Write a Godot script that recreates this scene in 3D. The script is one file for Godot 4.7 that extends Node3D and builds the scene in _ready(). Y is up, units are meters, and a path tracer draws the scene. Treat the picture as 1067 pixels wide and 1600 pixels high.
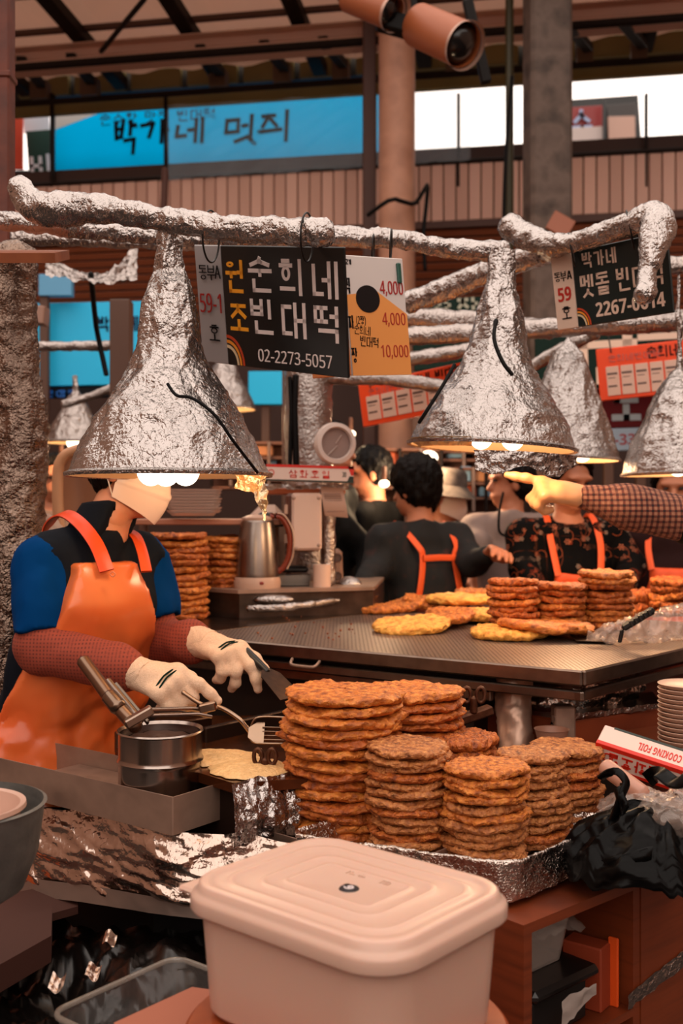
extends Node3D

# Distances "d" below are counted in units of ZK metres; sizes and heights are metres.
const ZK := 0.7426
const EYE := 1.45
const OA := Vector3(7.1, 3.3, 1.7)
const OB := Vector3(2.3, 9.1, 5.9)
var nz := FastNoiseLite.new()
var ridge := FastNoiseLite.new()
var cellz := FastNoiseLite.new()
var rng := RandomNumberGenerator.new()
var mats := {}
var counts := {}

func P(x: float, y: float, d: float) -> Vector3:
	return Vector3((x - 533.5) / 2222.0 * d, EYE + (800.0 - y) / 2222.0 * d, -d * ZK)

func H(x: float, y: float, drop: float) -> Vector3:      # the point under pixel column x, row y on a level plane "drop" under the eye
	return P(x, y, drop * 2222.0 / (y - 800.0))

class G:
	var v := PackedVector3Array()
	var n := PackedVector3Array()
	var uv := PackedVector2Array()
	var ix := PackedInt32Array()
	func tri(a: Vector3, b: Vector3, c: Vector3, out: Vector3) -> void:
		var m := (b - a).cross(c - a)
		if m.dot(out) < 0.0:
			var t := b
			b = c
			c = t
			m = -m
		m = m.normalized()
		var k := v.size()
		v.append_array(PackedVector3Array([a, b, c]))
		n.append_array(PackedVector3Array([m, m, m]))
		uv.append_array(PackedVector2Array([Vector2.ZERO, Vector2.ZERO, Vector2.ZERO]))
		ix.append_array(PackedInt32Array([k, k + 2, k + 1]))
	func quad(a: Vector3, b: Vector3, c: Vector3, d: Vector3, out: Vector3) -> void:
		tri(a, b, c, out)
		tri(a, c, d, out)
	func patch(p: PackedVector3Array, nu: int, nv: int, wrap := false, flip := false) -> void:
		var k := v.size()
		var m := PackedVector3Array()
		m.resize(p.size())
		var cu := nu if wrap else nu - 1
		for j in nv - 1:
			for i in cu:
				var a := j * nu + i
				var b := j * nu + (i + 1) % nu
				var d := a + nu
				var c := b + nu
				var f := (p[b] - p[a]).cross(p[d] - p[a]) + (p[c] - p[b]).cross(p[d] - p[b])
				if flip:
					f = -f
				m[a] += f
				m[b] += f
				m[c] += f
				m[d] += f
				if flip:
					ix.append_array(PackedInt32Array([k + a, k + b, k + c, k + a, k + c, k + d]))
				else:
					ix.append_array(PackedInt32Array([k + a, k + c, k + b, k + a, k + d, k + c]))
		for i in m.size():
			m[i] = m[i].normalized()
			uv.append(Vector2(float(i % nu) / maxf(1, nu - 1), float(i / nu) / maxf(1, nv - 1)))
		v.append_array(p)
		n.append_array(m)
	func surf(nu: int, nv: int, f: Callable, wrap := false, flip := false) -> G:
		var p := PackedVector3Array()
		for j in nv:
			for i in nu:
				p.append(f.call(float(i) / (nu if wrap else nu - 1), float(j) / (nv - 1)))
		patch(p, nu, nv, wrap, flip)
		return self
	func box(xf: Transform3D, s: Vector3, bev := 0.004) -> G:
		var h := s * 0.5
		var b := minf(bev, minf(h.x, minf(h.y, h.z)) * 0.9)
		var cp := func(sx: int, sy: int, sz: int, w: int) -> Vector3:
			var q := Vector3(h.x - (0.0 if w == 0 else b), h.y - (0.0 if w == 1 else b), h.z - (0.0 if w == 2 else b))
			return xf * (q * Vector3(sx, sy, sz))
		var o := xf.origin
		for w in 3:
			for s0 in [-1, 1]:
				var q := []
				for e in [[-1, -1], [1, -1], [1, 1], [-1, 1]]:
					q.append(cp.call(s0, e[0], e[1], 0) if w == 0 else cp.call(e[0], s0, e[1], 1) if w == 1 else cp.call(e[0], e[1], s0, 2))
				quad(q[0], q[1], q[2], q[3], (q[0] + q[2]) * 0.5 - o)
		if bev > 0.0:
			for s0 in [-1, 1]:
				for s1 in [-1, 1]:
					var e := [cp.call(s0, s1, -1, 0), cp.call(s0, s1, 1, 0), cp.call(s0, s1, 1, 1), cp.call(s0, s1, -1, 1)]
					quad(e[0], e[1], e[2], e[3], (e[0] + e[2]) * 0.5 - o)
					e = [cp.call(s0, -1, s1, 0), cp.call(s0, 1, s1, 0), cp.call(s0, 1, s1, 2), cp.call(s0, -1, s1, 2)]
					quad(e[0], e[1], e[2], e[3], (e[0] + e[2]) * 0.5 - o)
					e = [cp.call(-1, s0, s1, 1), cp.call(1, s0, s1, 1), cp.call(1, s0, s1, 2), cp.call(-1, s0, s1, 2)]
					quad(e[0], e[1], e[2], e[3], (e[0] + e[2]) * 0.5 - o)
					for s2 in [-1, 1]:
						var a: Vector3 = cp.call(s0, s1, s2, 0)
						tri(a, cp.call(s0, s1, s2, 1), cp.call(s0, s1, s2, 2), a - o)
		return self
	func tube(pts: Array, r: Array, seg := 12, cap := true, disp: Variant = null) -> G:
		var c := PackedVector3Array()
		var rr := PackedFloat32Array()
		var m := pts.size()
		var rad := func(i: int) -> float: return r[mini(i, r.size() - 1)]
		if cap:
			var d0: Vector3 = (pts[0] - pts[1]).normalized()
			for a in [0.02, 0.5, 0.87]:
				c.append(pts[0] + d0 * rad.call(0) * sqrt(1.0 - a * a) * 0.7)
				rr.append(rad.call(0) * a)
		for i in m:
			c.append(pts[i])
			rr.append(rad.call(i))
		if cap:
			var d1: Vector3 = (pts[m - 1] - pts[m - 2]).normalized()
			for a in [0.87, 0.5, 0.02]:
				c.append(pts[m - 1] + d1 * rad.call(m - 1) * sqrt(1.0 - a * a) * 0.7)
				rr.append(rad.call(m - 1) * a)
		var p := PackedVector3Array()
		var side := Vector3.ZERO
		for i in c.size():
			var t := (c[mini(i + 1, c.size() - 1)] - c[maxi(i - 1, 0)]).normalized()
			if side == Vector3.ZERO:
				side = t.cross(Vector3.UP if absf(t.y) < 0.9 else Vector3.RIGHT)
			side = (side - t * side.dot(t)).normalized()
			var up := t.cross(side)
			for k in seg:
				var a := TAU * k / seg
				var dir := side * cos(a) + up * sin(a)
				var q := c[i] + dir * rr[i]
				if disp != null:
					q = disp.call(q, dir)
				p.append(q)
		patch(p, seg, c.size(), true)
		return self
	func lathe(xf: Transform3D, prof: Array, seg := 32, disp: Variant = null) -> G:
		var rows := []
		for i in prof.size():
			rows.append(prof[i])
			if i > 0 and i < prof.size() - 1 and disp == null:
				var a: Vector2 = (prof[i] - prof[i - 1]).normalized()
				var b: Vector2 = (prof[i + 1] - prof[i]).normalized()
				if a.dot(b) < 0.8:
					rows.append(null)
					rows.append(prof[i])
		var p := PackedVector3Array()
		var nv := 0
		for q in rows + [null]:
			if q == null:
				patch(p, seg, nv, true)
				p = PackedVector3Array()
				nv = 0
				continue
			nv += 1
			for k in seg:
				var a := TAU * k / seg
				var dir := Vector3(cos(a), 0, -sin(a))
				var w := dir * maxf(q.x, 0.00001) + Vector3(0, q.y, 0)
				if disp != null:
					w = disp.call(w, dir)
				p.append(xf * w)
		return self
	func ball(xf: Transform3D, nu := 20, nv := 12) -> G:
		surf(nu, nv, func(a, b): return xf * Vector3(cos(a * TAU) * sin(b * PI * 0.998 + 0.003), -cos(b * PI * 0.998 + 0.003), -sin(a * TAU) * sin(b * PI * 0.998 + 0.003)), true)
		return self
	func prism(poly: PackedVector2Array, z0: float, z1: float, xf := Transform3D()) -> G:      # outline in x, y of xf, from z0 to z1
		var t := Geometry2D.triangulate_polygon(poly)
		for z in [z0, z1]:
			for i in range(0, t.size(), 3):
				tri(xf * Vector3(poly[t[i]].x, poly[t[i]].y, z), xf * Vector3(poly[t[i + 1]].x, poly[t[i + 1]].y, z), xf * Vector3(poly[t[i + 2]].x, poly[t[i + 2]].y, z), xf.basis.z * (z - (z0 + z1) * 0.5))
		var ccw := not Geometry2D.is_polygon_clockwise(poly)
		for i in poly.size():
			var a := poly[i]
			var b := poly[(i + 1) % poly.size()]
			var e := b - a
			var o := Vector2(e.y, -e.x) if ccw else Vector2(-e.y, e.x)
			if Geometry2D.is_point_in_polygon((a + b) * 0.5 + o.normalized() * 0.0005, poly):
				o = -o
			quad(xf * Vector3(a.x, a.y, z0), xf * Vector3(b.x, b.y, z0), xf * Vector3(b.x, b.y, z1), xf * Vector3(a.x, a.y, z1), xf.basis * Vector3(o.x, o.y, 0))
		return self
	func mesh(org: Vector3) -> ArrayMesh:
		var a := []
		a.resize(Mesh.ARRAY_MAX)
		var w := PackedVector3Array(v)
		for i in w.size():
			w[i] -= org
		a[Mesh.ARRAY_VERTEX] = w
		a[Mesh.ARRAY_NORMAL] = n
		a[Mesh.ARRAY_TEX_UV] = uv
		a[Mesh.ARRAY_INDEX] = ix
		var m := ArrayMesh.new()
		m.add_surface_from_arrays(Mesh.PRIMITIVE_TRIANGLES, a)
		return m

class Sdf:
	var lo := Vector3.ONE * 1e6
	var c := 0.01
	var k := 0.02
	var nx := 0
	var ny := 0
	var ns := 0
	var f := PackedFloat32Array()
	func _init(cell: float, blend: float, bones: Array) -> void:
		c = cell
		k = blend
		var hi := -lo
		for o in bones:
			var e := ends(o)
			lo = lo.min(e[0])
			hi = hi.max(e[1])
		lo -= Vector3.ONE * c * 3.0
		var s := (hi - lo) / c + Vector3.ONE * 4.0
		nx = int(s.x)
		ny = int(s.y)
		ns = int(s.z)
		f.resize(nx * ny * ns)
		f.fill(9.0)
		for o in bones:
			add(o)
	func ends(o: Array) -> Array:
		if o.size() == 1:
			var x: Transform3D = o[0]
			var r := Vector3(Vector3(x.basis.x.x, x.basis.y.x, x.basis.z.x).length(), Vector3(x.basis.x.y, x.basis.y.y, x.basis.z.y).length(), Vector3(x.basis.x.z, x.basis.y.z, x.basis.z.z).length())
			return [x.origin - r, x.origin + r]
		var q := Vector3.ONE * maxf(o[2], o[3])
		return [o[0].min(o[1]) - q, o[0].max(o[1]) + q]
	func add(o: Array) -> void:
		var e := ends(o)
		var pad := Vector3.ONE * (k * 0.6 + c * 2.0)
		var i0 := Vector3i(((e[0] - pad - lo) / c).floor()).max(Vector3i.ZERO)
		var i1 := Vector3i(((e[1] + pad - lo) / c).ceil()).min(Vector3i(nx - 1, ny - 1, ns - 1))
		var ball := o.size() == 1
		var inv := Transform3D()
		var ms := 0.0
		var a := Vector3.ZERO
		var ab := Vector3.ZERO
		var ra := 0.0
		var rb := 0.0
		var l2 := 1.0
		if ball:
			inv = o[0].affine_inverse()
			ms = minf(o[0].basis.x.length(), minf(o[0].basis.y.length(), o[0].basis.z.length()))
		else:
			a = o[0]
			ab = o[1] - o[0]
			ra = o[2]
			rb = o[3]
			l2 = maxf(ab.length_squared(), 1e-9)
		for z in range(i0.z, i1.z + 1):
			for y in range(i0.y, i1.y + 1):
				var id := (z * ny + y) * nx + i0.x
				for x in range(i0.x, i1.x + 1):
					var p := lo + Vector3(x, y, z) * c
					var d: float
					if ball:
						d = ((inv * p).length() - 1.0) * ms
					else:
						var t := clampf((p - a).dot(ab) / l2, 0.0, 1.0)
						d = p.distance_to(a + ab * t) - lerpf(ra, rb, t)
					var q := f[id]
					var h := maxf(k - absf(d - q), 0.0)
					f[id] = minf(d, q) - h * h / k * 0.25
					id += 1
	func clip(fn: Callable) -> Sdf:      # keeps what lies where fn is negative
		var id := 0
		for z in ns:
			for y in ny:
				for x in nx:
					if f[id] < c * 3.0:
						f[id] = maxf(f[id], fn.call(lo + Vector3(x, y, z) * c))
					id += 1
		return self
	func bump(fn: Callable) -> Sdf:
		var id := 0
		for z in ns:
			for y in ny:
				for x in nx:
					if absf(f[id]) < c * 8.0:
						f[id] += fn.call(lo + Vector3(x, y, z) * c)
					id += 1
		return self
	func into(g: G) -> G:
		var cells := {}
		var v := PackedVector3Array()
		var st := [1, nx, nx * ny]
		var offs := PackedInt32Array([0, 1, nx, nx + 1, nx * ny, nx * ny + 1, nx * ny + nx, nx * ny + nx + 1])
		var ed := [[0, 1], [2, 3], [4, 5], [6, 7], [0, 2], [1, 3], [4, 6], [5, 7], [0, 4], [1, 5], [2, 6], [3, 7]]
		for z in ns - 1:
			for y in ny - 1:
				var id := (z * ny + y) * nx - 1
				for x in nx - 1:
					id += 1
					if absf(f[id]) > c * 5.0:
						continue
					var w := PackedFloat32Array()
					var inside := 0
					for t in offs:
						var q := f[id + t]
						w.append(q)
						inside += int(q < 0.0)
					if inside == 0 or inside == 8:
						continue
					var s := Vector3.ZERO
					var m := 0
					for e in ed:
						var qa := w[e[0]]
						var qb := w[e[1]]
						if (qa < 0.0) != (qb < 0.0):
							var t := qa / (qa - qb)
							var pa := Vector3(e[0] & 1, (e[0] >> 1) & 1, e[0] >> 2)
							var pb := Vector3(e[1] & 1, (e[1] >> 1) & 1, e[1] >> 2)
							s += pa.lerp(pb, t)
							m += 1
					cells[id] = v.size()
					v.append(lo + (Vector3(x, y, z) + s / m) * c)
		var k0 := g.v.size()
		var nn := PackedVector3Array()
		nn.resize(v.size())
		for id in cells:
			for ax in 3:
				var q0 := f[id]
				var q1 := f[id + st[ax]]
				if (q0 < 0.0) == (q1 < 0.0):
					continue
				var s1: int = st[(ax + 1) % 3]
				var s2: int = st[(ax + 2) % 3]
				if not (cells.has(id - s1) and cells.has(id - s2) and cells.has(id - s1 - s2)):
					continue
				var a: int = cells[id]
				var b: int = cells[id - s1]
				var d: int = cells[id - s1 - s2]
				var e: int = cells[id - s2]
				if q0 < 0.0:
					var t := b
					b = e
					e = t
				var m := (v[d] - v[a]).cross(v[e] - v[b])
				nn[a] += m
				nn[b] += m
				nn[d] += m
				nn[e] += m
				g.ix.append_array(PackedInt32Array([k0 + a, k0 + b, k0 + d, k0 + a, k0 + d, k0 + e]))
		for i in nn.size():
			nn[i] = -nn[i].normalized()
			g.uv.append(Vector2.ZERO)
		g.v.append_array(v)
		g.n.append_array(nn)
		return g

# ---- nodes
func numbered(nm: String) -> String:
	counts[nm] = counts.get(nm, -1) + 1
	return nm if counts[nm] == 0 else "%s_%03d" % [nm, counts[nm]]

func tag(o: Node3D, label: String, cat: String, group := "") -> void:
	o.set_meta("label", label)
	o.set_meta("category", cat)
	if group:
		o.set_meta("group", group)

func thing(nm: String, label: String, cat: String, at: Vector3, group := "") -> Node3D:
	var o := Node3D.new()
	o.name = numbered(nm)
	o.position = at
	tag(o, label, cat, group)
	add_child(o)
	return o

func part(par: Node3D, nm: String, g: G, mat: Material, label := "") -> MeshInstance3D:
	var o := MeshInstance3D.new()
	o.name = nm
	var org := Vector3.ZERO
	var q: Node = par
	while q != self:
		org += q.position
		q = q.get_parent()
	o.mesh = g.mesh(org)
	o.material_override = mat
	if label:
		o.set_meta("label", label)
	if nm.ends_with("lettering"):
		o.set_meta("kind", "stuff")
	par.add_child(o, true)
	return o

func solo(nm: String, g: G, mat: Material, label: String, cat: String, at: Vector3, group := "") -> MeshInstance3D:
	var o := MeshInstance3D.new()
	o.name = numbered(nm)
	o.position = at
	o.mesh = g.mesh(at)
	o.material_override = mat
	tag(o, label, cat, group)
	add_child(o)
	return o

func struct(nm: String, g: G, mat: Material, at := Vector3.ZERO) -> MeshInstance3D:
	var o := MeshInstance3D.new()
	o.name = numbered(nm)
	o.position = at
	o.mesh = g.mesh(at)
	o.material_override = mat
	o.set_meta("kind", "structure")
	add_child(o)
	return o

func stuff(o: Node3D) -> Node3D:
	o.set_meta("kind", "stuff")
	return o

# ---- shapes
func fr(at: Vector3, yaw := 0.0, pitch := 0.0, roll := 0.0) -> Transform3D:
	return Transform3D(Basis.from_euler(Vector3(pitch, yaw, roll)), at)

func ell(at: Vector3, r: Vector3, b := Basis()) -> Transform3D:
	return Transform3D(b * Basis.from_scale(r), at)

func along(a: Vector3, b: Vector3, up := Vector3.UP) -> Transform3D:      # x runs from a to b, centred between them
	var x := (b - a).normalized()
	var z := x.cross(up).normalized()
	return Transform3D(Basis(x, z.cross(x), z), (a + b) * 0.5)

func bar(g: G, a: Vector3, b: Vector3, w: float, h: float, bev := 0.002, up := Vector3.UP) -> G:
	return g.box(along(a, b, up), Vector3(a.distance_to(b), h, w), bev)

func smooth_path(p: Array, step: float) -> Array:
	var c := Curve3D.new()
	for i in p.size():
		var t: Vector3 = (p[mini(i + 1, p.size() - 1)] - p[maxi(i - 1, 0)]) / 6.0
		c.add_point(p[i], -t, t)
	var out := []
	var m := maxi(2, int(c.get_baked_length() / step))
	for i in m + 1:
		out.append(c.sample_baked(c.get_baked_length() * i / m, true))
	return out

func crumple(p: Vector3, amp: float) -> float:
	return amp * (0.75 * ridge.get_noise_3dv(p) + 0.6 * cellz.get_noise_3dv(p) + 0.35 * nz.get_noise_3dv(p * 2.5))

func foil_pipe(g: G, pts: Array, r: Array, amp := 0.006, step := 0.008, seg := 26) -> G:
	var path := smooth_path(pts, step)
	var rr := []
	for i in path.size():
		var t := float(i) / (path.size() - 1) * (r.size() - 1)
		var j := mini(int(t), r.size() - 2) if r.size() > 1 else 0
		rr.append(lerpf(r[j], r[mini(j + 1, r.size() - 1)], t - j))
	return g.tube(path, rr, seg, true, func(q: Vector3, dir: Vector3) -> Vector3: return q + dir * crumple(q, amp))

func rrect(w: float, d: float, r: float, m := 6) -> PackedVector2Array:
	var out := PackedVector2Array()
	for c in 4:
		var s := [Vector2(1, 1), Vector2(-1, 1), Vector2(-1, -1), Vector2(1, -1)][c] as Vector2
		var o := Vector2(w * 0.5 - r, d * 0.5 - r) * s
		for i in m + 1:
			var a := (c + float(i) / m) * PI / 2.0
			out.append(o + Vector2(cos(a), sin(a)) * r)
	return out

func rrect_even(w: float, d: float, r: float, m: int) -> PackedVector2Array:      # the same outline in m even steps
	var q := rrect(w, d, r, 8)
	q.append(q[0])
	var acc := PackedFloat32Array([0.0])
	for i in q.size() - 1:
		acc.append(acc[i] + q[i].distance_to(q[i + 1]))
	var out := PackedVector2Array()
	var j := 0
	for i in m:
		var t := acc[acc.size() - 1] * i / m
		while acc[j + 1] < t:
			j += 1
		out.append(q[j].lerp(q[j + 1], (t - acc[j]) / maxf(acc[j + 1] - acc[j], 1e-9)))
	return out

func crumpled_loft(g: G, xf: Transform3D, rows: Array, m: int, amp: float) -> G:
	var p := PackedVector3Array()
	for q in rows:
		for e in rrect_even(q[0], q[1], q[2], m):
			var w := xf * Vector3(e.x, q[3], -e.y)
			p.append(w + xf.basis * Vector3(e.x, 0, -e.y).normalized() * crumple(w, amp) + Vector3(0, crumple((w + OA), amp * 0.6), 0))
	g.patch(p, m, rows.size(), true)
	return g

func quad_outline(q: Array, r: float, m: int) -> Array:      # the outline of a four sided shape with rounded corners, in m even steps
	var c := Curve3D.new()
	for i in 4:
		var p: Vector3 = q[i]
		var a: Vector3 = (q[(i + 3) % 4] - p).normalized()
		var b: Vector3 = (q[(i + 1) % 4] - p).normalized()
		c.add_point(p + a * r, Vector3.ZERO, -a * r * 0.6)
		c.add_point(p + b * r, -b * r * 0.6, Vector3.ZERO)
	c.add_point(q[0] + (q[3] - q[0]).normalized() * r)
	c.bake_interval = 0.01
	var out := []
	for i in m:
		out.append(c.sample_baked(c.get_baked_length() * i / m, true))
	return out

func ribbon(g: G, pts: Array, w: float, out: Vector3, thick := 0.003) -> G:      # a strap along pts, its broad side facing out
	var p := PackedVector3Array()
	var m := pts.size()
	for i in m:
		var t: Vector3 = (pts[mini(i + 1, m - 1)] - pts[maxi(i - 1, 0)]).normalized()
		var side := t.cross(out).normalized()
		var o := side.cross(t).normalized()
		for e in [[-1, -1], [1, -1], [1, 1], [-1, 1]]:
			p.append(pts[i] + side * e[0] * w * 0.5 + o * e[1] * thick * 0.5)
	g.patch(p, 4, m, true)
	return g

func loft(g: G, xf: Transform3D, rows: Array, m := 6) -> G:      # rows of [width, depth, corner radius, height], joined smoothly unless a null stands between
	var p := PackedVector3Array()
	var nv := 0
	var nu := 4 * (m + 1)
	for q in rows + [null]:
		if q == null:
			if nv > 1:
				g.patch(p, nu, nv, true)
			p = PackedVector3Array()
			nv = 0
			continue
		nv += 1
		for e in rrect(q[0], q[1], q[2], m):
			p.append(xf * Vector3(e.x, q[3], -e.y))
	return g

# ---- materials
func tone(c: Color, rough := 0.6, metal := 0.0) -> StandardMaterial3D:
	var key := "%s %.2f %.2f" % [c.to_html(), rough, metal]
	if not mats.has(key):
		var m := StandardMaterial3D.new()
		m.albedo_color = c
		m.roughness = rough
		m.metallic = metal
		m.cull_mode = BaseMaterial3D.CULL_DISABLED
		if c.get_luminance() < 0.12 and rough > 0.45:
			m.metallic_specular = 0.25
		mats[key] = m
	return mats[key]

func ntex(kind: int, freq: float, cols := [], size := 256, sd := 1, oct := 4, normal := 0.0) -> NoiseTexture2D:
	var f := FastNoiseLite.new()
	f.noise_type = kind as FastNoiseLite.NoiseType
	f.frequency = freq
	f.seed = sd
	f.fractal_octaves = oct
	if kind == FastNoiseLite.TYPE_CELLULAR:
		f.cellular_return_type = FastNoiseLite.RETURN_DISTANCE2_SUB if sd % 2 == 0 else FastNoiseLite.RETURN_DISTANCE
	var t := NoiseTexture2D.new()
	t.width = size
	t.height = size
	t.seamless = true
	t.noise = f
	if normal > 0.0:
		t.as_normal_map = true
		t.bump_strength = normal
	if cols:
		var r := Gradient.new()
		r.offsets = PackedFloat32Array(range(cols.size()).map(func(i): return float(i) / (cols.size() - 1)))
		r.colors = PackedColorArray(cols)
		t.color_ramp = r
	return t

func tri_map(m: StandardMaterial3D, s: float, world := false) -> StandardMaterial3D:
	m.uv1_triplanar = true
	m.uv1_world_triplanar = world
	m.uv1_scale = Vector3.ONE * s
	m.cull_mode = BaseMaterial3D.CULL_DISABLED
	return m

func grained(cols: Array, rough: float, metal: float, freq: float, s: float, bump_cm := 0.0, sd := 1, kind := 3, stretch := Vector3.ONE) -> StandardMaterial3D:
	var m := StandardMaterial3D.new()
	m.albedo_texture = ntex(kind, freq, cols, 256, sd)
	m.roughness = rough
	m.metallic = metal
	if bump_cm > 0.0:
		m.heightmap_enabled = true
		m.heightmap_texture = ntex(kind, freq * 1.7, [], 256, sd + 5)
		m.heightmap_scale = bump_cm
	tri_map(m, s)
	m.uv1_scale = stretch * s
	return m

func foil(c: Color, rough: float, s: float, strength: float, sd := 2) -> StandardMaterial3D:
	var m := StandardMaterial3D.new()
	m.albedo_color = c
	m.metallic = 1.0
	m.roughness = rough
	m.normal_enabled = true
	m.normal_texture = ntex(FastNoiseLite.TYPE_CELLULAR, 0.03, [], 512, sd, 3, strength)
	m.normal_scale = 1.0
	# sharp creases where the facets meet
	if not mats.has("creases"):
		var f := FastNoiseLite.new()
		f.noise_type = FastNoiseLite.TYPE_CELLULAR
		f.cellular_return_type = FastNoiseLite.RETURN_DISTANCE2_SUB
		f.frequency = 0.022
		f.fractal_octaves = 2
		f.domain_warp_enabled = true
		f.domain_warp_amplitude = 22.0
		f.domain_warp_frequency = 0.02
		f.seed = 17
		var t := NoiseTexture2D.new()
		t.width = 512
		t.height = 512
		t.seamless = true
		t.noise = f
		var r := Gradient.new()
		r.offsets = PackedFloat32Array([0.0, 0.07, 0.16, 1.0])
		r.colors = PackedColorArray([Color(1, 1, 1), Color(0.35, 0.35, 0.35), Color(0.2, 0.2, 0.2), Color(0, 0, 0)])
		t.color_ramp = r
		mats["creases"] = t
	m.heightmap_enabled = true
	m.heightmap_texture = mats["creases"]
	m.heightmap_scale = 0.26
	return tri_map(m, s)

func sheer(c: Color, rough := 0.1) -> StandardMaterial3D:
	var m := StandardMaterial3D.new()
	m.albedo_color = c
	m.roughness = rough
	m.transparency = BaseMaterial3D.TRANSPARENCY_ALPHA
	m.cull_mode = BaseMaterial3D.CULL_DISABLED
	return m

func glow(c: Color, e: float) -> StandardMaterial3D:
	var m := StandardMaterial3D.new()
	m.albedo_color = c
	m.emission_enabled = true
	m.emission = c
	m.emission_energy_multiplier = e
	return m

func omni(at: Vector3, c: Color, e: float, size := 0.04) -> void:
	var l := OmniLight3D.new()
	l.name = numbered("bulb_light")
	l.position = at
	l.light_color = c
	l.light_energy = e
	l.light_size = size
	l.omni_range = 30.0
	l.omni_attenuation = 2.0
	l.shadow_enabled = true
	add_child(l)

# ---- lettering: Hangul from strokes, everything else from the typeface
const INI := "ㄱㄲㄴㄷㄸㄹㅁㅂㅃㅅㅆㅇㅈㅉㅊㅋㅌㅍㅎ"

func jamo_lines(ch: String) -> Array:
	match ch:
		"ㄱ": return [[0, 0, 1, 0, 1, 1]]
		"ㄲ": return [[0, 0, .42, 0, .42, 1], [.58, 0, 1, 0, 1, 1]]
		"ㄴ": return [[0, 0, 0, 1, 1, 1]]
		"ㄷ": return [[1, 0, 0, 0, 0, 1, 1, 1]]
		"ㄸ": return [[.45, 0, 0, 0, 0, 1, .45, 1], [1, 0, .6, 0, .6, 1, 1, 1]]
		"ㄹ": return [[0, 0, 1, 0, 1, .5, 0, .5, 0, 1, 1, 1]]
		"ㅁ": return [[0, 0, 1, 0, 1, 1, 0, 1, 0, 0]]
		"ㅂ": return [[0, 0, 0, 1, 1, 1, 1, 0], [0, .5, 1, .5]]
		"ㅅ": return [[.5, 0, .45, .4, 0, 1], [.5, .3, .6, .55, 1, 1]]
		"ㅇ": return [[-1, .5, .5, .5]]
		"ㅈ": return [[0, 0, 1, 0], [.5, 0, .45, .4, 0, 1], [.5, .4, 1, 1]]
		"ㅎ": return [[.25, 0, .75, 0], [0, .25, 1, .25], [-1, .5, .70, .42]]
	return []

func vowel_lines(k: int) -> Array:      # [upright strokes, lying strokes]
	match k:
		0: return [[[.3, 0, .3, 1], [.3, .5, 1, .5]], []]
		1: return [[[.15, 0, .15, 1], [.15, .5, .98, .5], [.98, 0, .98, 1]], []]
		4: return [[[.8, 0, .8, 1], [0, .5, .8, .5]], []]
		5: return [[[.35, 0, .35, 1], [-.15, .5, .35, .5], [.98, 0, .98, 1]], []]
		8: return [[], [[0, .8, 1, .8], [.5, 0, .5, .8]]]
		9: return [[[.3, 0, .3, 1], [.3, .5, 1, .5]], [[0, .8, 1, .8], [.5, 0, .5, .8]]]
		13: return [[], [[0, .2, 1, .2], [.5, .2, .5, 1]]]
		14: return [[[.8, 0, .8, 1], [.1, .72, .8, .72]], [[0, .2, 1, .2], [.5, .2, .5, 1]]]
		18: return [[], [[0, .5, 1, .5]]]
		19: return [[[.6, 0, .6, 1]], [[0, .5, 1, .5]]]
		20: return [[[.5, 0, .5, 1]], []]
	return [[], []]

func stroke(g: G, xf: Transform3D, l: Array, r: Rect2, w: float, z: float) -> void:
	if l[0] is int and l[0] == -1 or l[0] is float and l[0] == -1.0:
		var c := r.position + r.size * Vector2(l[1], l[2])
		var rx: float = r.size.x * l[3]
		var ry: float = r.size.y * l[3]
		w *= 0.78
		for i in 20:
			var a := TAU * i / 20
			var b := TAU * (i + 1) / 20
			var q := []
			for e in [[a, 1.0], [b, 1.0], [b, 0.0], [a, 0.0]]:
				var k: float = 1.0 if e[1] > 0.5 else 0.0
				q.append(Vector2(c.x + cos(e[0]) * maxf(rx - w * (1.0 - k), rx * 0.25), c.y + sin(e[0]) * maxf(ry - w * (1.0 - k), ry * 0.25)))
			flat_bar(g, xf, q, z)
		return
	for i in range(0, l.size() - 2, 2):
		var a := r.position + r.size * Vector2(l[i], l[i + 1])
		var b := r.position + r.size * Vector2(l[i + 2], l[i + 3])
		var t := (b - a).normalized() * w * 0.5
		var o := Vector2(-t.y, t.x)
		flat_bar(g, xf, [a - t + o, b + t + o, b + t - o, a - t - o], z)

func flat_bar(g: G, xf: Transform3D, q: Array, z: float) -> void:      # a thin raised stroke
	var c: Vector2 = (q[0] + q[2]) * 0.5
	g.quad(xf * Vector3(q[0].x, q[0].y, z), xf * Vector3(q[1].x, q[1].y, z), xf * Vector3(q[2].x, q[2].y, z), xf * Vector3(q[3].x, q[3].y, z), xf.basis.z)
	for i in 4:
		var a: Vector2 = q[i]
		var b: Vector2 = q[(i + 1) % 4]
		var m := (a + b) * 0.5 - c
		g.quad(xf * Vector3(a.x, a.y, 0), xf * Vector3(b.x, b.y, 0), xf * Vector3(b.x, b.y, z), xf * Vector3(a.x, a.y, z), xf.basis * Vector3(m.x, m.y, 0))

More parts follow.
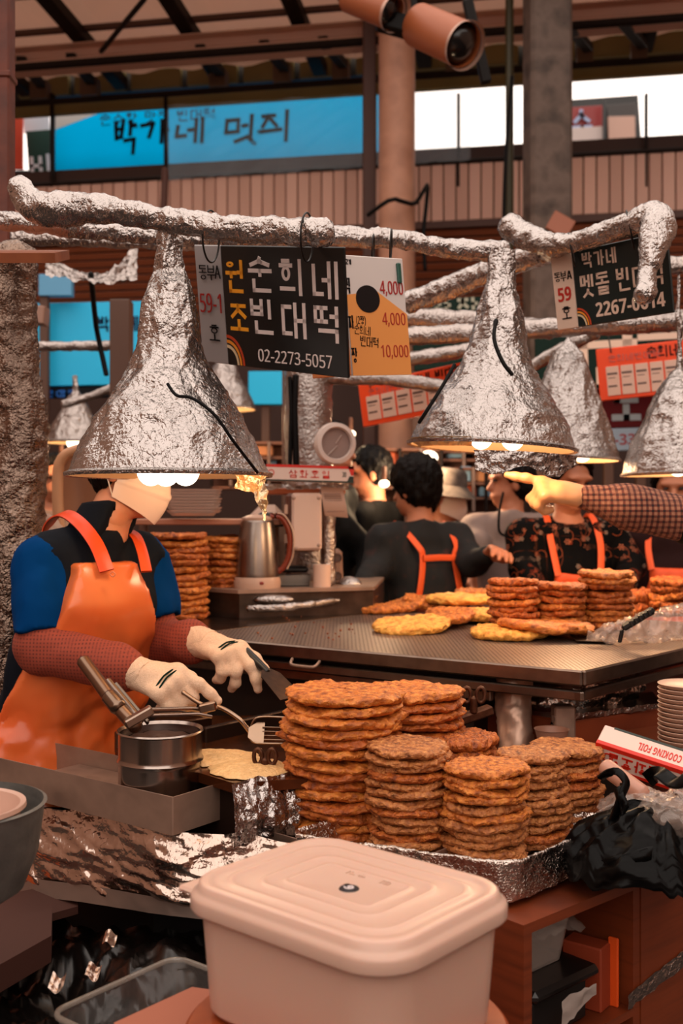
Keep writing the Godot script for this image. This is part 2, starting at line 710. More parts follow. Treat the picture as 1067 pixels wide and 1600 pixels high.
# one line of text: xf has x to the right, y DOWN along the lettering and z out of the board; (x, y) is its top left corner
func hangul(g: G, xf: Transform3D, text: String, x: float, y: float, w: float, h: float, gap: float, sw: float, z := 0.0015) -> void:
	for ch in text:
		var code := ch.unicode_at(0) - 0xAC00
		if code < 0 or code > 11171:
			x += w * 0.5
			continue
		var ini: String = INI[code / 588]
		var vk := (code % 588) / 28
		var fin := code % 28
		var vl := vowel_lines(vk)
		var top := 0.56 if fin else 1.0
		var m := sw * 0.5
		var upright: bool = vl[0].size() > 0
		var lying: bool = vl[1].size() > 0
		var wide := vk == 5 or vk == 1
		var iw := (0.42 if wide else 0.54) if upright else 0.84
		var ih := top * (0.5 if lying else 0.86)
		if vk == 18 or vk == 19:
			ih = top * 0.6
		var ix := 0.0 if upright else 0.08
		var R := func(a: float, b: float, c: float, d: float) -> Rect2: return Rect2(x + a * w + m, y + b * h + m, maxf(c * w - sw, 0.0005), maxf(d * h - sw, 0.0005))
		for l in jamo_lines(ini):
			stroke(g, xf, l, R.call(ix, 0.0 if lying or fin else 0.07, iw, ih), sw, z)
		for l in vl[1]:
			stroke(g, xf, l, R.call(0.0, ih + 0.03, (0.62 if upright else 1.0), top - ih - 0.03), sw, z)
		for l in vl[0]:
			stroke(g, xf, l, R.call(0.44 if wide else 0.62, 0.0, 0.56 if wide else 0.38, top if not lying or fin else 1.0), sw, z)
		if fin:
			var fj: String = {1: "ㄱ", 4: "ㄴ", 8: "ㄹ", 16: "ㅁ", 17: "ㅂ", 19: "ㅅ", 21: "ㅇ"}.get(fin, "ㄴ")
			for l in jamo_lines(fj):
				stroke(g, xf, l, R.call(0.16, top + 0.06, 0.78, 0.94 - top), sw, z)
		x += w + gap

func latin(par: Node3D, nm: String, xf: Transform3D, text: String, x: float, y: float, w: float, h: float, mat: Material, bold := true, z := 0.0015) -> MeshInstance3D:      # (x, y) top left; filled to w by h
	var f := SystemFont.new()
	f.font_names = PackedStringArray(["Droid Sans"])
	f.font_weight = 700 if bold else 400
	var t := TextMesh.new()
	t.font = f
	t.text = text
	t.font_size = 64
	t.pixel_size = 0.01
	t.depth = 0.02
	t.curve_step = 2.0
	var b := t.get_aabb()
	var org := Vector3.ZERO
	var q: Node = par
	while q != self:
		org += q.position
		q = q.get_parent()
	var s := Vector3(w / b.size.x, -h / b.size.y, z / 0.02)
	var at := xf * Vector3(x + w * 0.5, y + h * 0.5, z * 0.5)
	var st := SurfaceTool.new()
	var bx := Transform3D(xf.basis * Basis.from_scale(s), at - org)
	bx.origin -= bx.basis * (b.position + b.size * 0.5)
	st.append_from(t, 0, bx)
	var o := MeshInstance3D.new()
	o.name = nm
	o.mesh = st.commit()
	o.material_override = mat
	par.add_child(o, true)
	return o

func stand(par: Node3D, pts: Array, r := 0.025) -> void:      # posts from these points down to the ground
	for p in pts:
		part(par, "post", G.new().box(fr(Vector3(p.x, p.y * 0.5, p.z)), Vector3(r * 2.0, p.y, r * 2.0), 0.004), tone(Color(0.34, 0.22, 0.16), 0.6))

func board(tl: Vector3, tr: Vector3, bl: Vector3) -> Array:      # [frame with x right, y down, z out; width; height]
	var x := (tr - tl).normalized()
	var y0 := bl - tl
	var y := (y0 - x * y0.dot(x)).normalized()
	return [Transform3D(Basis(x, y, y.cross(x)), tl), tl.distance_to(tr), y0.dot(y)]

func _ready() -> void:
	# camera
	var cam := Camera3D.new()
	cam.name = "camera"
	cam.position = Vector3(0, EYE, 0)
	cam.fov = rad_to_deg(2.0 * atan(800.0 / 1650.0))
	cam.near = 0.05
	cam.far = 200.0
	var lens := CameraAttributesPhysical.new()
	lens.frustum_focal_length = 12.0 * 1650.0 / 800.0
	lens.frustum_focus_distance = 2.2
	lens.frustum_near = 0.05
	lens.frustum_far = 200.0
	lens.exposure_aperture = 2.4
	cam.attributes = lens
	add_child(cam)
	cam.current = true
	# sky and exposure
	var sky := ProceduralSkyMaterial.new()
	sky.sky_top_color = Color(1.0, 0.935, 0.89)
	sky.sky_horizon_color = Color(1.0, 0.95, 0.915)
	sky.ground_horizon_color = Color(0.5, 0.42, 0.38)
	sky.ground_bottom_color = Color(0.3, 0.25, 0.22)
	var env := Environment.new()
	env.background_mode = Environment.BG_SKY
	env.sky = Sky.new()
	env.sky.sky_material = sky
	env.background_energy_multiplier = 1.8
	env.tonemap_mode = Environment.TONE_MAPPER_LINEAR
	env.tonemap_exposure = 1.28
	env.sdfgi_enabled = true
	env.ssao_enabled = true
	env.ssil_enabled = true
	var we := WorldEnvironment.new()
	we.name = "world_environment"
	we.environment = env
	add_child(we)
	# noises
	nz.noise_type = FastNoiseLite.TYPE_SIMPLEX_SMOOTH
	nz.frequency = 18.0
	nz.seed = 3
	ridge.noise_type = FastNoiseLite.TYPE_SIMPLEX_SMOOTH
	ridge.fractal_type = FastNoiseLite.FRACTAL_RIDGED
	ridge.fractal_octaves = 3
	ridge.frequency = 14.0
	ridge.seed = 5
	cellz.noise_type = FastNoiseLite.TYPE_CELLULAR
	cellz.cellular_return_type = FastNoiseLite.RETURN_DISTANCE
	cellz.frequency = 22.0
	cellz.seed = 9
	rng.seed = 11
	materials()
	hall()
	stall_structure()
	foils_and_lamps()
	signs()
	tables()
	pancakes()
	foreground()
	cook()
	crowd()
	small_things()

var FOIL: StandardMaterial3D
var FOIL2: StandardMaterial3D
var FOILD: StandardMaterial3D
var STEEL: StandardMaterial3D
var WOOD: StandardMaterial3D
var BLACKBAG: StandardMaterial3D
var CAKE := []
var WARM := Color(1.0, 0.84, 0.66)

func materials() -> void:
	FOIL = foil(Color(0.70, 0.67, 0.655), 0.23, 4.5, 9.0, 2)
	FOIL2 = foil(Color(0.68, 0.64, 0.62), 0.28, 4.0, 8.0, 4)
	FOILD = foil(Color(0.76, 0.68, 0.63), 0.22, 2.0, 4.0, 6)
	STEEL = grained([Color(0.44, 0.35, 0.30), Color(0.62, 0.50, 0.43), Color(0.53, 0.42, 0.36)], 0.48, 0.5, 0.02, 2.0, 0.0, 3)
	WOOD = grained([Color(0.33, 0.13, 0.05), Color(0.46, 0.2, 0.09), Color(0.38, 0.16, 0.07)], 0.42, 0.0, 0.012, 1.5, 0.0, 7, 3, Vector3(1, 8, 1))
	BLACKBAG = tone(Color(0.02, 0.017, 0.017), 0.3).duplicate()
	BLACKBAG.metallic_specular = 0.22
	for k in 4:
		var a := [[Color(0.38, 0.15, 0.03), Color(0.78, 0.43, 0.14), Color(0.93, 0.64, 0.30)], [Color(0.29, 0.10, 0.02), Color(0.69, 0.34, 0.10), Color(0.88, 0.54, 0.22)], [Color(0.66, 0.34, 0.08), Color(0.92, 0.66, 0.28), Color(0.95, 0.74, 0.40)], [Color(0.30, 0.12, 0.04), Color(0.68, 0.40, 0.19), Color(0.88, 0.62, 0.36)]][k] as Array
		CAKE.append(grained(a, 0.6, 0.0, 0.03, 0.8, 0.6, 21 + k))

func wall_t(px: float, py: float, off: float) -> Vector3:      # [along, up, off] of the back wall under a pixel
	var a := P(0, 800, 11.55)
	var b := P(1067, 800, 10.35)
	var t := (b - a).normalized()
	var n := Vector3(-t.z, 0, t.x)
	var r := P(px, py, 1.0) - Vector3(0, EYE, 0)
	var e := a - Vector3(0, EYE, 0)
	var s := (n.dot(e) + off) / n.dot(r)
	return Vector3((r * s - e).dot(t), (r * s).y + EYE, off)

func wall_xf() -> Transform3D:
	var a := P(0, 800, 11.55)
	var t := (P(1067, 800, 10.35) - a).normalized()
	a.y = 0.0
	return Transform3D(Basis(t, Vector3.UP, Vector3(-t.z, 0, t.x)), a)

func wbox(g: G, x0: float, y0: float, x1: float, y1: float, off: float, dep: float, bev := 0.004) -> G:      # a box on the wall seen between two pixels; dep thick behind off
	var a := wall_t(x0, y0, off)
	var b := wall_t(x1, y1, off)
	var m := (a + b) * 0.5
	return g.box(wall_xf() * Transform3D(Basis(), Vector3(m.x, m.y, off - dep * 0.5)), Vector3(absf(b.x - a.x), absf(b.y - a.y), dep), bev)

func wband(y0: float, y1: float, off: float, dep: float) -> G:      # a level band along the whole wall, its edges at rows y0 and y1 of the middle column
	var a := wall_t(533, y0, off)
	var b := wall_t(533, y1, off)
	return G.new().box(wall_xf() * Transform3D(Basis(), Vector3(3.0, (a.y + b.y) * 0.5, off - dep * 0.5)), Vector3(16, absf(b.y - a.y), dep), 0.006)

func wrow(x0: float, x1: float, y0: float, y1: float, off: float, dep: float) -> G:      # part of such a band, between two columns
	var a := wall_t(533, y0, off)
	var b := wall_t(533, y1, off)
	var s := wall_t(x0, 300, off).x
	var e := wall_t(x1, 300, off).x
	return G.new().box(wall_xf() * Transform3D(Basis(), Vector3((s + e) * 0.5, (a.y + b.y) * 0.5, off - dep * 0.5)), Vector3(e - s, absf(b.y - a.y), dep), 0.004)

func hall() -> void:
	var conc := grained([Color(0.16, 0.13, 0.11), Color(0.25, 0.2, 0.18)], 0.8, 0.0, 0.02, 0.5, 0.0, 31)
	struct("floor", G.new().box(fr(Vector3(0, -0.1, -4)), Vector3(40, 0.2, 40), 0.0), conc)
	var plank := [tone(Color(0.88, 0.70, 0.62), 0.6), tone(Color(0.85, 0.67, 0.59), 0.6), tone(Color(0.91, 0.73, 0.65), 0.6)]
	var brown := tone(Color(0.30, 0.15, 0.08), 0.55)
	var dark := tone(Color(0.13, 0.09, 0.07), 0.6)
	var olive := tone(Color(0.50, 0.44, 0.25), 0.6)
	var beamc := tone(Color(0.80, 0.63, 0.55), 0.6)
	# wall below the clerestory: backing, fascia boards, louvred shutters
	var w := struct("wall_back", wbox(G.new(), -500, 300, 1600, 1250, -0.06, 0.15, 0.0), tone(Color(0.24, 0.14, 0.1), 0.7), wall_xf() * wall_t(533, 500, 0))
	var s0 := wall_t(-60, 300, 0).x
	var s1 := wall_t(1400, 300, 0).x
	var yb := wall_t(600, 352, 0).y
	var yt := wall_t(600, 263, 0).y
	var nb := 76
	for i in nb:
		var a := lerpf(s0, s1, float(i) / nb)
		var b := lerpf(s0, s1, float(i + 1) / nb)
		part(w, "board", G.new().box(wall_xf() * Transform3D(Basis(), Vector3((a + b) * 0.5, (yb + yt) * 0.5, 0.0)), Vector3(b - a - 0.009, yt - yb, 0.03 + 0.006 * (i % 2)), 0.004), plank[i % 3])
	part(w, "ledge", G.new().box(wall_xf() * Transform3D(Basis(), Vector3((s0 + s1) * 0.5, yt + 0.012, 0.0)), Vector3(s1 - s0, 0.028, 0.08), 0.006), dark)
	part(w, "rail", G.new().box(wall_xf() * Transform3D(Basis(), Vector3((s0 + s1) * 0.5, yb - 0.03, 0.02)), Vector3(s1 - s0, 0.06, 0.08), 0.006), brown)
	for i in 12:
		var y := yb - 0.085 - i * 0.062
		part(w, "slat", G.new().box(wall_xf() * Transform3D(Basis.from_euler(Vector3(0.5, 0, 0)), Vector3((s0 + s1) * 0.5, y, 0.01)), Vector3(s1 - s0, 0.05, 0.012), 0.003), tone(Color(0.50, 0.25, 0.13), 0.5))
	# clerestory: head beam, the strip above it, the crane beam and the roof
	var tr := struct("trim_1", wband(148, 131, 0.0, 0.06), olive, wall_xf() * wall_t(533, 140, 0))
	part(tr, "pipe", G.new().tube([wall_xf() * Vector3(-9, wall_t(533, 128, 0.2).y, 0.2), wall_xf() * Vector3(14, wall_t(533, 128, 0.2).y, 0.2)], [0.022], 12), dark)
	for x in [80.0, 258.0, 585.0, 716.0, 1010.0]:
		part(tr, "mullion", wbox(G.new(), x - 2.5, 292, x + 2.5, 145, 0.02, 0.05), dark)
	var up := struct("wall_upper", wband(126, 20, -0.22, 0.06), tone(Color(0.15, 0.12, 0.08), 0.8), wall_xf() * wall_t(533, 80, 0))
	part(up, "blue_strip", wrow(80, 575, 126, 119, -0.05, 0.02), tone(Color(0.05, 0.42, 0.7), 0.5))
	for i in 14:
		part(up, "panel", wrow(-60 + i * 88, 18 + i * 88, 117, 86, -0.15, 0.05), olive)
	var bm := struct("trim_2", wband(57, 35, 0.7, 0.12), beamc, wall_xf() * wall_t(533, 60, 0.7))
	part(bm, "flange", wband(60, 57, 0.78, 0.26), beamc)
	part(bm, "flange", wband(35, 33, 0.78, 0.26), beamc)
	part(bm, "pipe", G.new().tube([wall_xf() * Vector3(-9, wall_t(533, 67, 0.75).y, 0.75), wall_xf() * Vector3(14, wall_t(533, 67, 0.75).y, 0.75)], [0.03], 12), dark)
	for x in [50.0, 128.0, 330.0, 430.0, 522.0, 700.0, 905.0, 990.0]:
		var dy: float = (533.0 - x) * 0.066
		part(bm, "bracket", bar(G.new(), wall_xf() * wall_t(x - 18, 62 + dy, 0.75), wall_xf() * wall_t(x + 14, 100 + dy, 0.1), 0.07, 0.06, 0.004), dark)
		part(bm, "gusset", wbox(G.new(), x - 4, 122 + dy, x + 22, 92 + dy, 0.05, 0.1), tone(Color(0.40, 0.31, 0.24), 0.6))
	# the roof sheets next to the wall; beyond their edge the arcade has its long skylight
	var ry := wall_t(533, 30, 0.7).y + 0.12
	var rl := wall_xf() * Transform3D(Basis.from_euler(Vector3(-0.03, 0, 0)), Vector3(3.0, ry, 1.0))
	var roof := struct("roof_back", G.new().box(rl * Transform3D(Basis(), Vector3(0, -0.02, 1.15)), Vector3(14, 0.16, 0.1), 0.0), dark, wall_xf() * wall_t(533, 20, 1.0))
	var sheets := []
	for c in [Color(0.74, 0.58, 0.51), Color(0.70, 0.54, 0.47)]:
		var sm: StandardMaterial3D = tone(c, 0.62).duplicate()
		sm.backlight_enabled = true
		sm.backlight = Color(0.5, 0.38, 0.32)
		sheets.append(sm)
	for i in 26:
		part(roof, "roof_sheet", G.new().surf(9, 3, func(u, v): return rl * Vector3(-5.6 + i * 0.44 + (u - 0.5) * 0.44, 0.02 - 0.018 * cos(u * TAU), (v - 0.5) * 2.3)), sheets[i % 2])
	for i in 12:
		part(roof, "rafter", G.new().box(rl * Transform3D(Basis(), Vector3(-5.3 + i * 0.82, -0.07, 0)), Vector3(0.11, 0.10, 2.3), 0.01), dark)
	for i in 4:
		part(roof, "purlin", G.new().box(rl * Transform3D(Basis(), Vector3(0, -0.03, -0.8 + i * 0.5)), Vector3(12, 0.04, 0.04), 0.004), tone(Color(0.3, 0.2, 0.16), 0.6))
	part(roof, "tie_rod", G.new().tube([wall_xf() * wall_t(158, 80, 0.8), wall_xf() * wall_t(226, -2, 1.6)], [0.018], 8), dark)
	# columns
	var colm := grained([Color(0.60, 0.41, 0.32), Color(0.72, 0.52, 0.42), Color(0.52, 0.34, 0.26)], 0.6, 0.0, 0.012, 1.0, 0.2, 41)
	var c1 := P(620, 800, 9.2)
	c1.y = 0
	struct("column_round", G.new().tube([c1, c1 + Vector3(0, 5.4, 0)], [0.118], 32, false), colm, c1)
	var rust := tone(Color(0.28, 0.15, 0.1), 0.6)
	var cm := struct("column_steel", G.new().box(fr(Vector3(P(577, 0, 9.6).x, 2.7, P(577, 0, 9.6).z)), Vector3(0.09, 5.4, 0.09), 0.008), rust)
	cm.set_meta("kind", "structure")
	var c2 := P(855, 800, 8.4)
	c2.y = 0
	struct("column_square", G.new().box(fr(c2 + Vector3(0, 2.7, 0), 0.12), Vector3(0.25, 5.4, 0.2), 0.02), grained([Color(0.26, 0.2, 0.17), Color(0.38, 0.31, 0.27), Color(0.2, 0.15, 0.12)], 0.7, 0.0, 0.02, 1.2, 0.3, 43), c2)
	var c3 := P(796, 800, 8.9)
	var g3 := G.new().tube([Vector3(c3.x, 0, c3.z), Vector3(c3.x, 5.4, c3.z)], [0.026], 12)
	struct("trim_3", g3, tone(Color(0.24, 0.22, 0.12), 0.5), Vector3(c3.x, 0, c3.z))
	# the rest of the arcade hall: side walls, the wall behind the camera, the roof round the long skylight
	var plaster := tone(Color(0.70, 0.55, 0.47), 0.8)
	struct("wall_left", G.new().box(fr(Vector3(-7.2, 3.6, -1.5)), Vector3(0.2, 7.2, 20), 0.0), plaster, Vector3(-7.2, 0, -1.5))
	struct("wall_right", G.new().box(fr(Vector3(7.2, 3.6, -1.5)), Vector3(0.2, 7.2, 20), 0.0), plaster, Vector3(7.2, 0, -1.5))
	struct("wall_front", G.new().box(fr(Vector3(0, 1.5, 8.6)), Vector3(14.6, 3.0, 0.2), 0.0), plaster, Vector3(0, 0, 8.6))
	var rf := struct("roof_front", G.new().box(fr(Vector3(-6.9, 7.1, -0.2)), Vector3(0.8, 0.2, 9.4), 0.0).box(fr(Vector3(6.9, 7.1, -0.2)), Vector3(0.8, 0.2, 9.4), 0.0), plaster, Vector3(0, 7.1, 0))
	for i in 5:
		part(rf, "skylight_bar", G.new().box(fr(Vector3(-4.0 + i * 2.0, 7.1, -0.2)), Vector3(0.12, 0.16, 9.4), 0.01), dark)
	# a few cables
	var cab := tone(Color(0.05, 0.04, 0.04), 0.5)
	solo("cable", G.new().tube(smooth_path([P(800, 120, 8.8), P(790, 250, 8.8), P(787, 340, 8.8), P(784, 420, 8.8)], 0.05), [0.012], 8), cab, "black cable hanging beside the thin green pipe", "cable", P(800, 120, 8.8))
	solo("cable", G.new().tube(smooth_path([P(575, 336, 8.9), P(610, 312, 8.8), P(648, 318, 9.0), P(668, 290, 9.2), P(662, 360, 9.2), P(664, 420, 9.2)], 0.05), [0.014], 8), cab, "black cable looped round the tan round column", "cable", P(575, 336, 9.0))
	solo("cable", G.new().tube(smooth_path([P(258, 265, 9.9), P(256, 320, 9.9), P(252, 345, 9.9)], 0.05), [0.025], 8), tone(Color(0.3, 0.14, 0.08), 0.6), "rust brown drain pipe below the blue banner", "pipe", P(258, 265, 9.9))
	solo("cable", G.new().tube(smooth_path([P(142, 428, 5.45), P(146, 470, 5.7), P(152, 520, 6.0), P(166, 585, 6.0)], 0.05), [0.011], 8), cab, "black cable hanging in front of the lower blue signs", "cable", P(142, 428, 5.45))

func daylight_things() -> void:
	pass

func stall_structure() -> void:
	# outside the clerestory: blue banner, shop fronts, plastic sheet
	var xf := wall_xf()
	var cyan: StandardMaterial3D = tone(Color(0.0, 0.70, 0.95), 0.7).duplicate()
	cyan.metallic_specular = 0.1
	cyan.backlight_enabled = true
	cyan.backlight = Color(0.0, 0.74, 1.0)
	var bb := board(P(82, 178, 12.6), P(592, 148, 12.1), P(82, 268, 12.6))
	var ban := solo("shop_banner", G.new().surf(40, 8, func(u, v): return bb[0] * Vector3(u * bb[1], v * bb[2], 0.012 * sin(u * 40.0 + v * 2.0) * v)), cyan, "long sky blue banner with black brush lettering outside the high windows", "banner", P(400, 200, 12.3))
	var gl := G.new()
	brush(gl, bb, 0.165, 0.30, 0.0145)
	part(ban, "lettering", gl, tone(Color(0.01, 0.02, 0.04), 0.6))
	var gs := G.new()
	hangul(gs, bb[0], "순수한 맛집 빈대떡", bb[1] * 0.15, bb[2] * 0.06, 0.1, 0.1, 0.02, 0.012)
	part(ban, "small_lettering", gs, tone(Color(0.02, 0.18, 0.33), 0.6))
	var gw := G.new()
	gw.prism(PackedVector2Array([Vector2(0, 0), Vector2(bb[1] * 0.17, 0), Vector2(0.02, bb[2] * 0.28)]), 0.001, 0.004, bb[0])
	gw.prism(PackedVector2Array([Vector2(0, 0), Vector2(0.03, 0), Vector2(0.02, bb[2]), Vector2(0, bb[2])]), 0.001, 0.004, bb[0])
	part(ban, "white_corner", gw, tone(Color(0.9, 0.9, 0.9), 0.6))
	var sg := solo("shop_sign", quad_board(P(40, 205, 12.8), P(80, 202, 12.8), P(40, 290, 12.8), 0.05), tone(Color(0.02, 0.22, 0.18), 0.5), "dark green shop sign outside the high windows, beside the blue banner", "sign", P(60, 250, 12.8))
	var gq := G.new()
	hangul(gq, board(P(40, 205, 12.8), P(80, 202, 12.8), P(40, 290, 12.8))[0], "비", 0.02, 0.22, 0.2, 0.2, 0.01, 0.03, 0.006)
	part(sg, "lettering", gq, tone(Color(0.9, 0.9, 0.92), 0.5))
	stand(sg, [P(50, 290, 12.85), P(72, 290, 12.85)])
	solo("shop_poster", quad_board(P(36, 180, 12.9), P(76, 178, 12.9), P(36, 208, 12.9), 0.02), tone(Color(0.78, 0.80, 0.84), 0.5), "pale poster above the dark green shop sign", "poster", P(55, 190, 12.9))
	solo("shop_poster", quad_board(P(8, 184, 12.7), P(36, 184, 12.7), P(20, 265, 12.7), 0.02), tone(Color(0.85, 0.28, 0.16), 0.5), "orange red poster beside the rusty post", "poster", P(20, 220, 12.7))
	var fa := thing("shop", "shop front with lit red and blue signs under the blue banner", "shop", P(170, 275, 13.2))
	part(fa, "wall", quad_board(P(-40, 268, 13.2), P(600, 250, 13.0), P(-40, 420, 13.2), 0.2), tone(Color(0.07, 0.09, 0.13), 0.5))
	part(fa, "red_sign", quad_board(P(90, 268, 13.0), P(128, 266, 13.0), P(90, 279, 13.0), 0.03), tone(Color(0.75, 0.1, 0.02), 0.5))
	part(fa, "blue_sign", quad_board(P(132, 265, 13.0), P(190, 262, 13.0), P(132, 275, 13.0), 0.03), tone(Color(0.05, 0.3, 0.7), 0.5))
	for i in 6:
		part(fa, "window", quad_board(P(95 + i * 26, 278, 13.0), P(115 + i * 26, 277, 13.0), P(95 + i * 26, 292, 13.0), 0.03), tone([Color(0.6, 0.35, 0.2), Color(0.75, 0.7, 0.65), Color(0.3, 0.45, 0.6)][i % 3], 0.3))
	# hanging clear plastic sheet behind the mullions
	var sheetm := sheer(Color(0.78, 0.85, 0.90, 0.26), 0.5)
	sheetm.roughness = 0.35
	var sheet := G.new().surf(70, 24, func(u, v):
		var q := wall_t(lerpf(262, 735, u), lerpf(lerpf(165, 138, u), lerpf(281, 250, u), v), 0.07)
		q.z += 0.03 * nz.get_noise_2d(u * 0.9 + v * 0.35, v * 0.08) * 1.5 + 0.014 * sin(u * 34.0 + v * 4.0)
		return xf * q)
	solo("plastic_sheet", sheet, sheetm, "clear wrinkled plastic sheet hung over the high windows", "sheet", xf * wall_t(500, 210, 0))
	# the building across the street, seen through the right window
	var bw := thing("building", "building across the street with a red shop sign in its dark window", "building", P(945, 200, 16.0))
	part(bw, "window_frame", quad_board(P(884, 156, 16.0), P(997, 148, 16.0), P(884, 242, 16.0), 0.1), tone(Color(0.05, 0.05, 0.05), 0.4))
	part(bw, "pane", quad_board(P(888, 168, 15.9), P(941, 164, 15.9), P(888, 206, 15.9), 0.02), tone(Color(0.5, 0.06, 0.05), 0.4))
	part(bw, "pane", quad_board(P(948, 164, 15.9), P(993, 160, 15.9), P(948, 200, 15.9), 0.02), tone(Color(0.16, 0.13, 0.12), 0.4))
	part(bw, "sill", quad_board(P(888, 200, 15.8), P(941, 197, 15.8), P(888, 230, 15.8), 0.03), tone(Color(0.72, 0.66, 0.64), 0.5))
	part(bw, "panel", quad_board(P(950, 182, 15.8), P(992, 181, 15.8), P(950, 222, 15.8), 0.03), tone(Color(0.72, 0.58, 0.52), 0.5))
	part(bw, "rail", quad_board(P(905, 230, 15.8), P(992, 224, 15.8), P(905, 240, 15.8), 0.03), tone(Color(0.2, 0.4, 0.55), 0.5))
	part(bw, "mullion", quad_board(P(942, 152, 15.7), P(947, 152, 15.7), P(942, 240, 15.7), 0.03), tone(Color(0.05, 0.05, 0.05), 0.4))
	part(bw, "wall", quad_board(P(884, 244, 16.0), P(997, 238, 16.0), P(884, 1020, 16.0), 0.2), tone(Color(0.6, 0.55, 0.52), 0.7))
	var gb := G.new()
	hangul(gb, board(P(884, 156, 15.85), P(997, 148, 15.85), P(884, 242, 15.85))[0], "수", 0.05, 0.12, 0.22, 0.3, 0, 0.04, 0.01)
	part(bw, "lettering", gb, tone(Color(0.55, 0.62, 0.75), 0.5))
	# stall posts
	var post := thing("foil_post", "thick post wrapped in crumpled aluminium foil at the left edge", "post", P(30, 800, 3.9) * Vector3(1, 0, 1))
	var pp := []
	for q in [[22, 400], [20, 500], [26, 600], [34, 650], [30, 720], [22, 800], [20, 900], [20, 1100]]:
		pp.append(P(q[0], q[1], 3.9))
	pp.append(Vector3(P(20, 0, 3.9).x, 0.0, P(20, 0, 3.9).z))
	part(post, "foil_wrap", foil_pipe(G.new(), pp, [0.062, 0.062, 0.075, 0.088, 0.082, 0.07, 0.07, 0.07, 0.07], 0.016, 0.01, 44), foil(Color(0.52, 0.44, 0.39), 0.2, 5.0, 11.0, 4))
	solo("steel_post", G.new().box(fr(Vector3(P(2, 0, 4.2).x, 1.45, P(2, 0, 4.2).z)), Vector3(0.065, 2.86 + 0.86, 0.065), 0.005).box(fr(P(2, 122, 4.2)), Vector3(0.075, 0.02, 0.075), 0.004), grained([Color(0.28, 0.1, 0.04), Color(0.42, 0.17, 0.07)], 0.6, 0.0, 0.03, 2.0, 0.1, 51), "rust brown steel post behind the foil pipes", "post", Vector3(P(2, 0, 4.2).x, 0, P(2, 0, 4.2).z))
	solo("wooden_board", G.new().prism(PackedVector2Array([Vector2(P(-60, 0, 3.4).x, 0), Vector2(P(86, 0, 3.4).x, 0), Vector2(P(60, 0, 3.4).x, 0.3), Vector2(P(-60, 0, 3.4).x, 0.3)]), -0.012, 0.012, Transform3D(Basis(Vector3.RIGHT, Vector3(0, 0.26, -0.96), Vector3(0, 0.96, 0.26)), Vector3(0, P(0, 403, 3.4).y, -3.4 * ZK))), grained([Color(0.5, 0.25, 0.12), Color(0.62, 0.34, 0.18)], 0.5, 0.0, 0.02, 3.0, 0.0, 53), "brown wooden board over the foil post", "board", P(30, 400, 3.4))
	# back post with clock shelf
	var bp := thing("foil_post", "foil covered post with black cable straps behind the counter clock", "post", P(482, 905, 5.5))
	var a0 := P(482, 580, 5.5)
	part(bp, "foil_wrap", foil_pipe(G.new(), [a0, P(482, 680, 5.5), P(484, 760, 5.5), Vector3(P(484, 0, 5.5).x, 1.21, a0.z)], [0.092], 0.008, 0.014, 36), FOIL2)
	part(bp, "strap", G.new().tube([P(462, 588, 5.25), P(460, 640, 5.25), P(463, 728, 5.25)], [0.012], 8), tone(Color(0.04, 0.03, 0.03), 0.5))
	part(bp, "strap", G.new().tube([P(453, 590, 5.25), P(455, 640, 5.25), P(453, 728, 5.25)], [0.008], 8), tone(Color(0.04, 0.03, 0.03), 0.5))
	var tp := thing("foil_post", "slim foil wrapped post under the boxed foil roll", "post", P(511, 910, 5.1))
	part(tp, "foil_wrap", foil_pipe(G.new(), [P(511, 770, 5.1), P(512, 850, 5.1), Vector3(P(512, 0, 5.1).x, 1.20, -5.1 * ZK)], [0.028], 0.006, 0.012, 22), FOIL2)

func quad_board(tl: Vector3, tr: Vector3, bl: Vector3, thick: float) -> G:
	var b := board(tl, tr, bl)
	var x: Transform3D = b[0]
	return G.new().box(x * Transform3D(Basis(), Vector3(b[1] * 0.5, b[2] * 0.5, -thick * 0.5)), Vector3(b[1], b[2], thick), minf(0.004, thick * 0.3))

func brush(g: G, bb: Array, x: float, y: float, z: float) -> void:      # brush written syllables, slanted and uneven
	var xf: Transform3D = bb[0]
	var W: float = bb[1]
	var Hh: float = bb[2]
	var strokes := [
		[[.165, .34, .168, .62], [.185, .30, .180, .60], [.166, .46, .184, .44], [.167, .61, .181, .58], [.205, .32, .203, .56], [.203, .42, .218, .40], [.188, .66, .212, .63, .210, .88]],
		[[.232, .42, .262, .38, .252, .62], [.285, .34, .284, .72], [.285, .52, .300, .50]],
		[[.325, .46, .322, .64, .345, .62], [.352, .54, .368, .52], [.372, .36, .370, .74], [.388, .34, .387, .76]],
		[[.45, .40, .448, .62, .478, .60, .478, .40, .45, .42], [.49, .52, .50, .50], [.512, .34, .51, .72], [.47, .78, .50, .70, .52, .82]],
		[[.54, .38, .57, .36], [.555, .36, .54, .56], [.555, .40, .575, .54], [.53, .64, .585, .60], [.60, .30, .598, .80]]]
	for syl in strokes:
		for l in syl:
			for i in range(0, l.size() - 2, 2):
				var a := Vector2(l[i] * 1.21 * W, (l[i + 1] - 0.12) * Hh)
				var b := Vector2(l[i + 2] * 1.21 * W, (l[i + 3] - 0.12) * Hh)
				var t := (b - a).normalized() * 0.012
				var o := Vector2(-t.y, t.x) * 1.7
				flat_bar(g, xf, [a - t + o * 0.7, b + t + o, b + t - o * 0.6, a - t - o], 0.006)

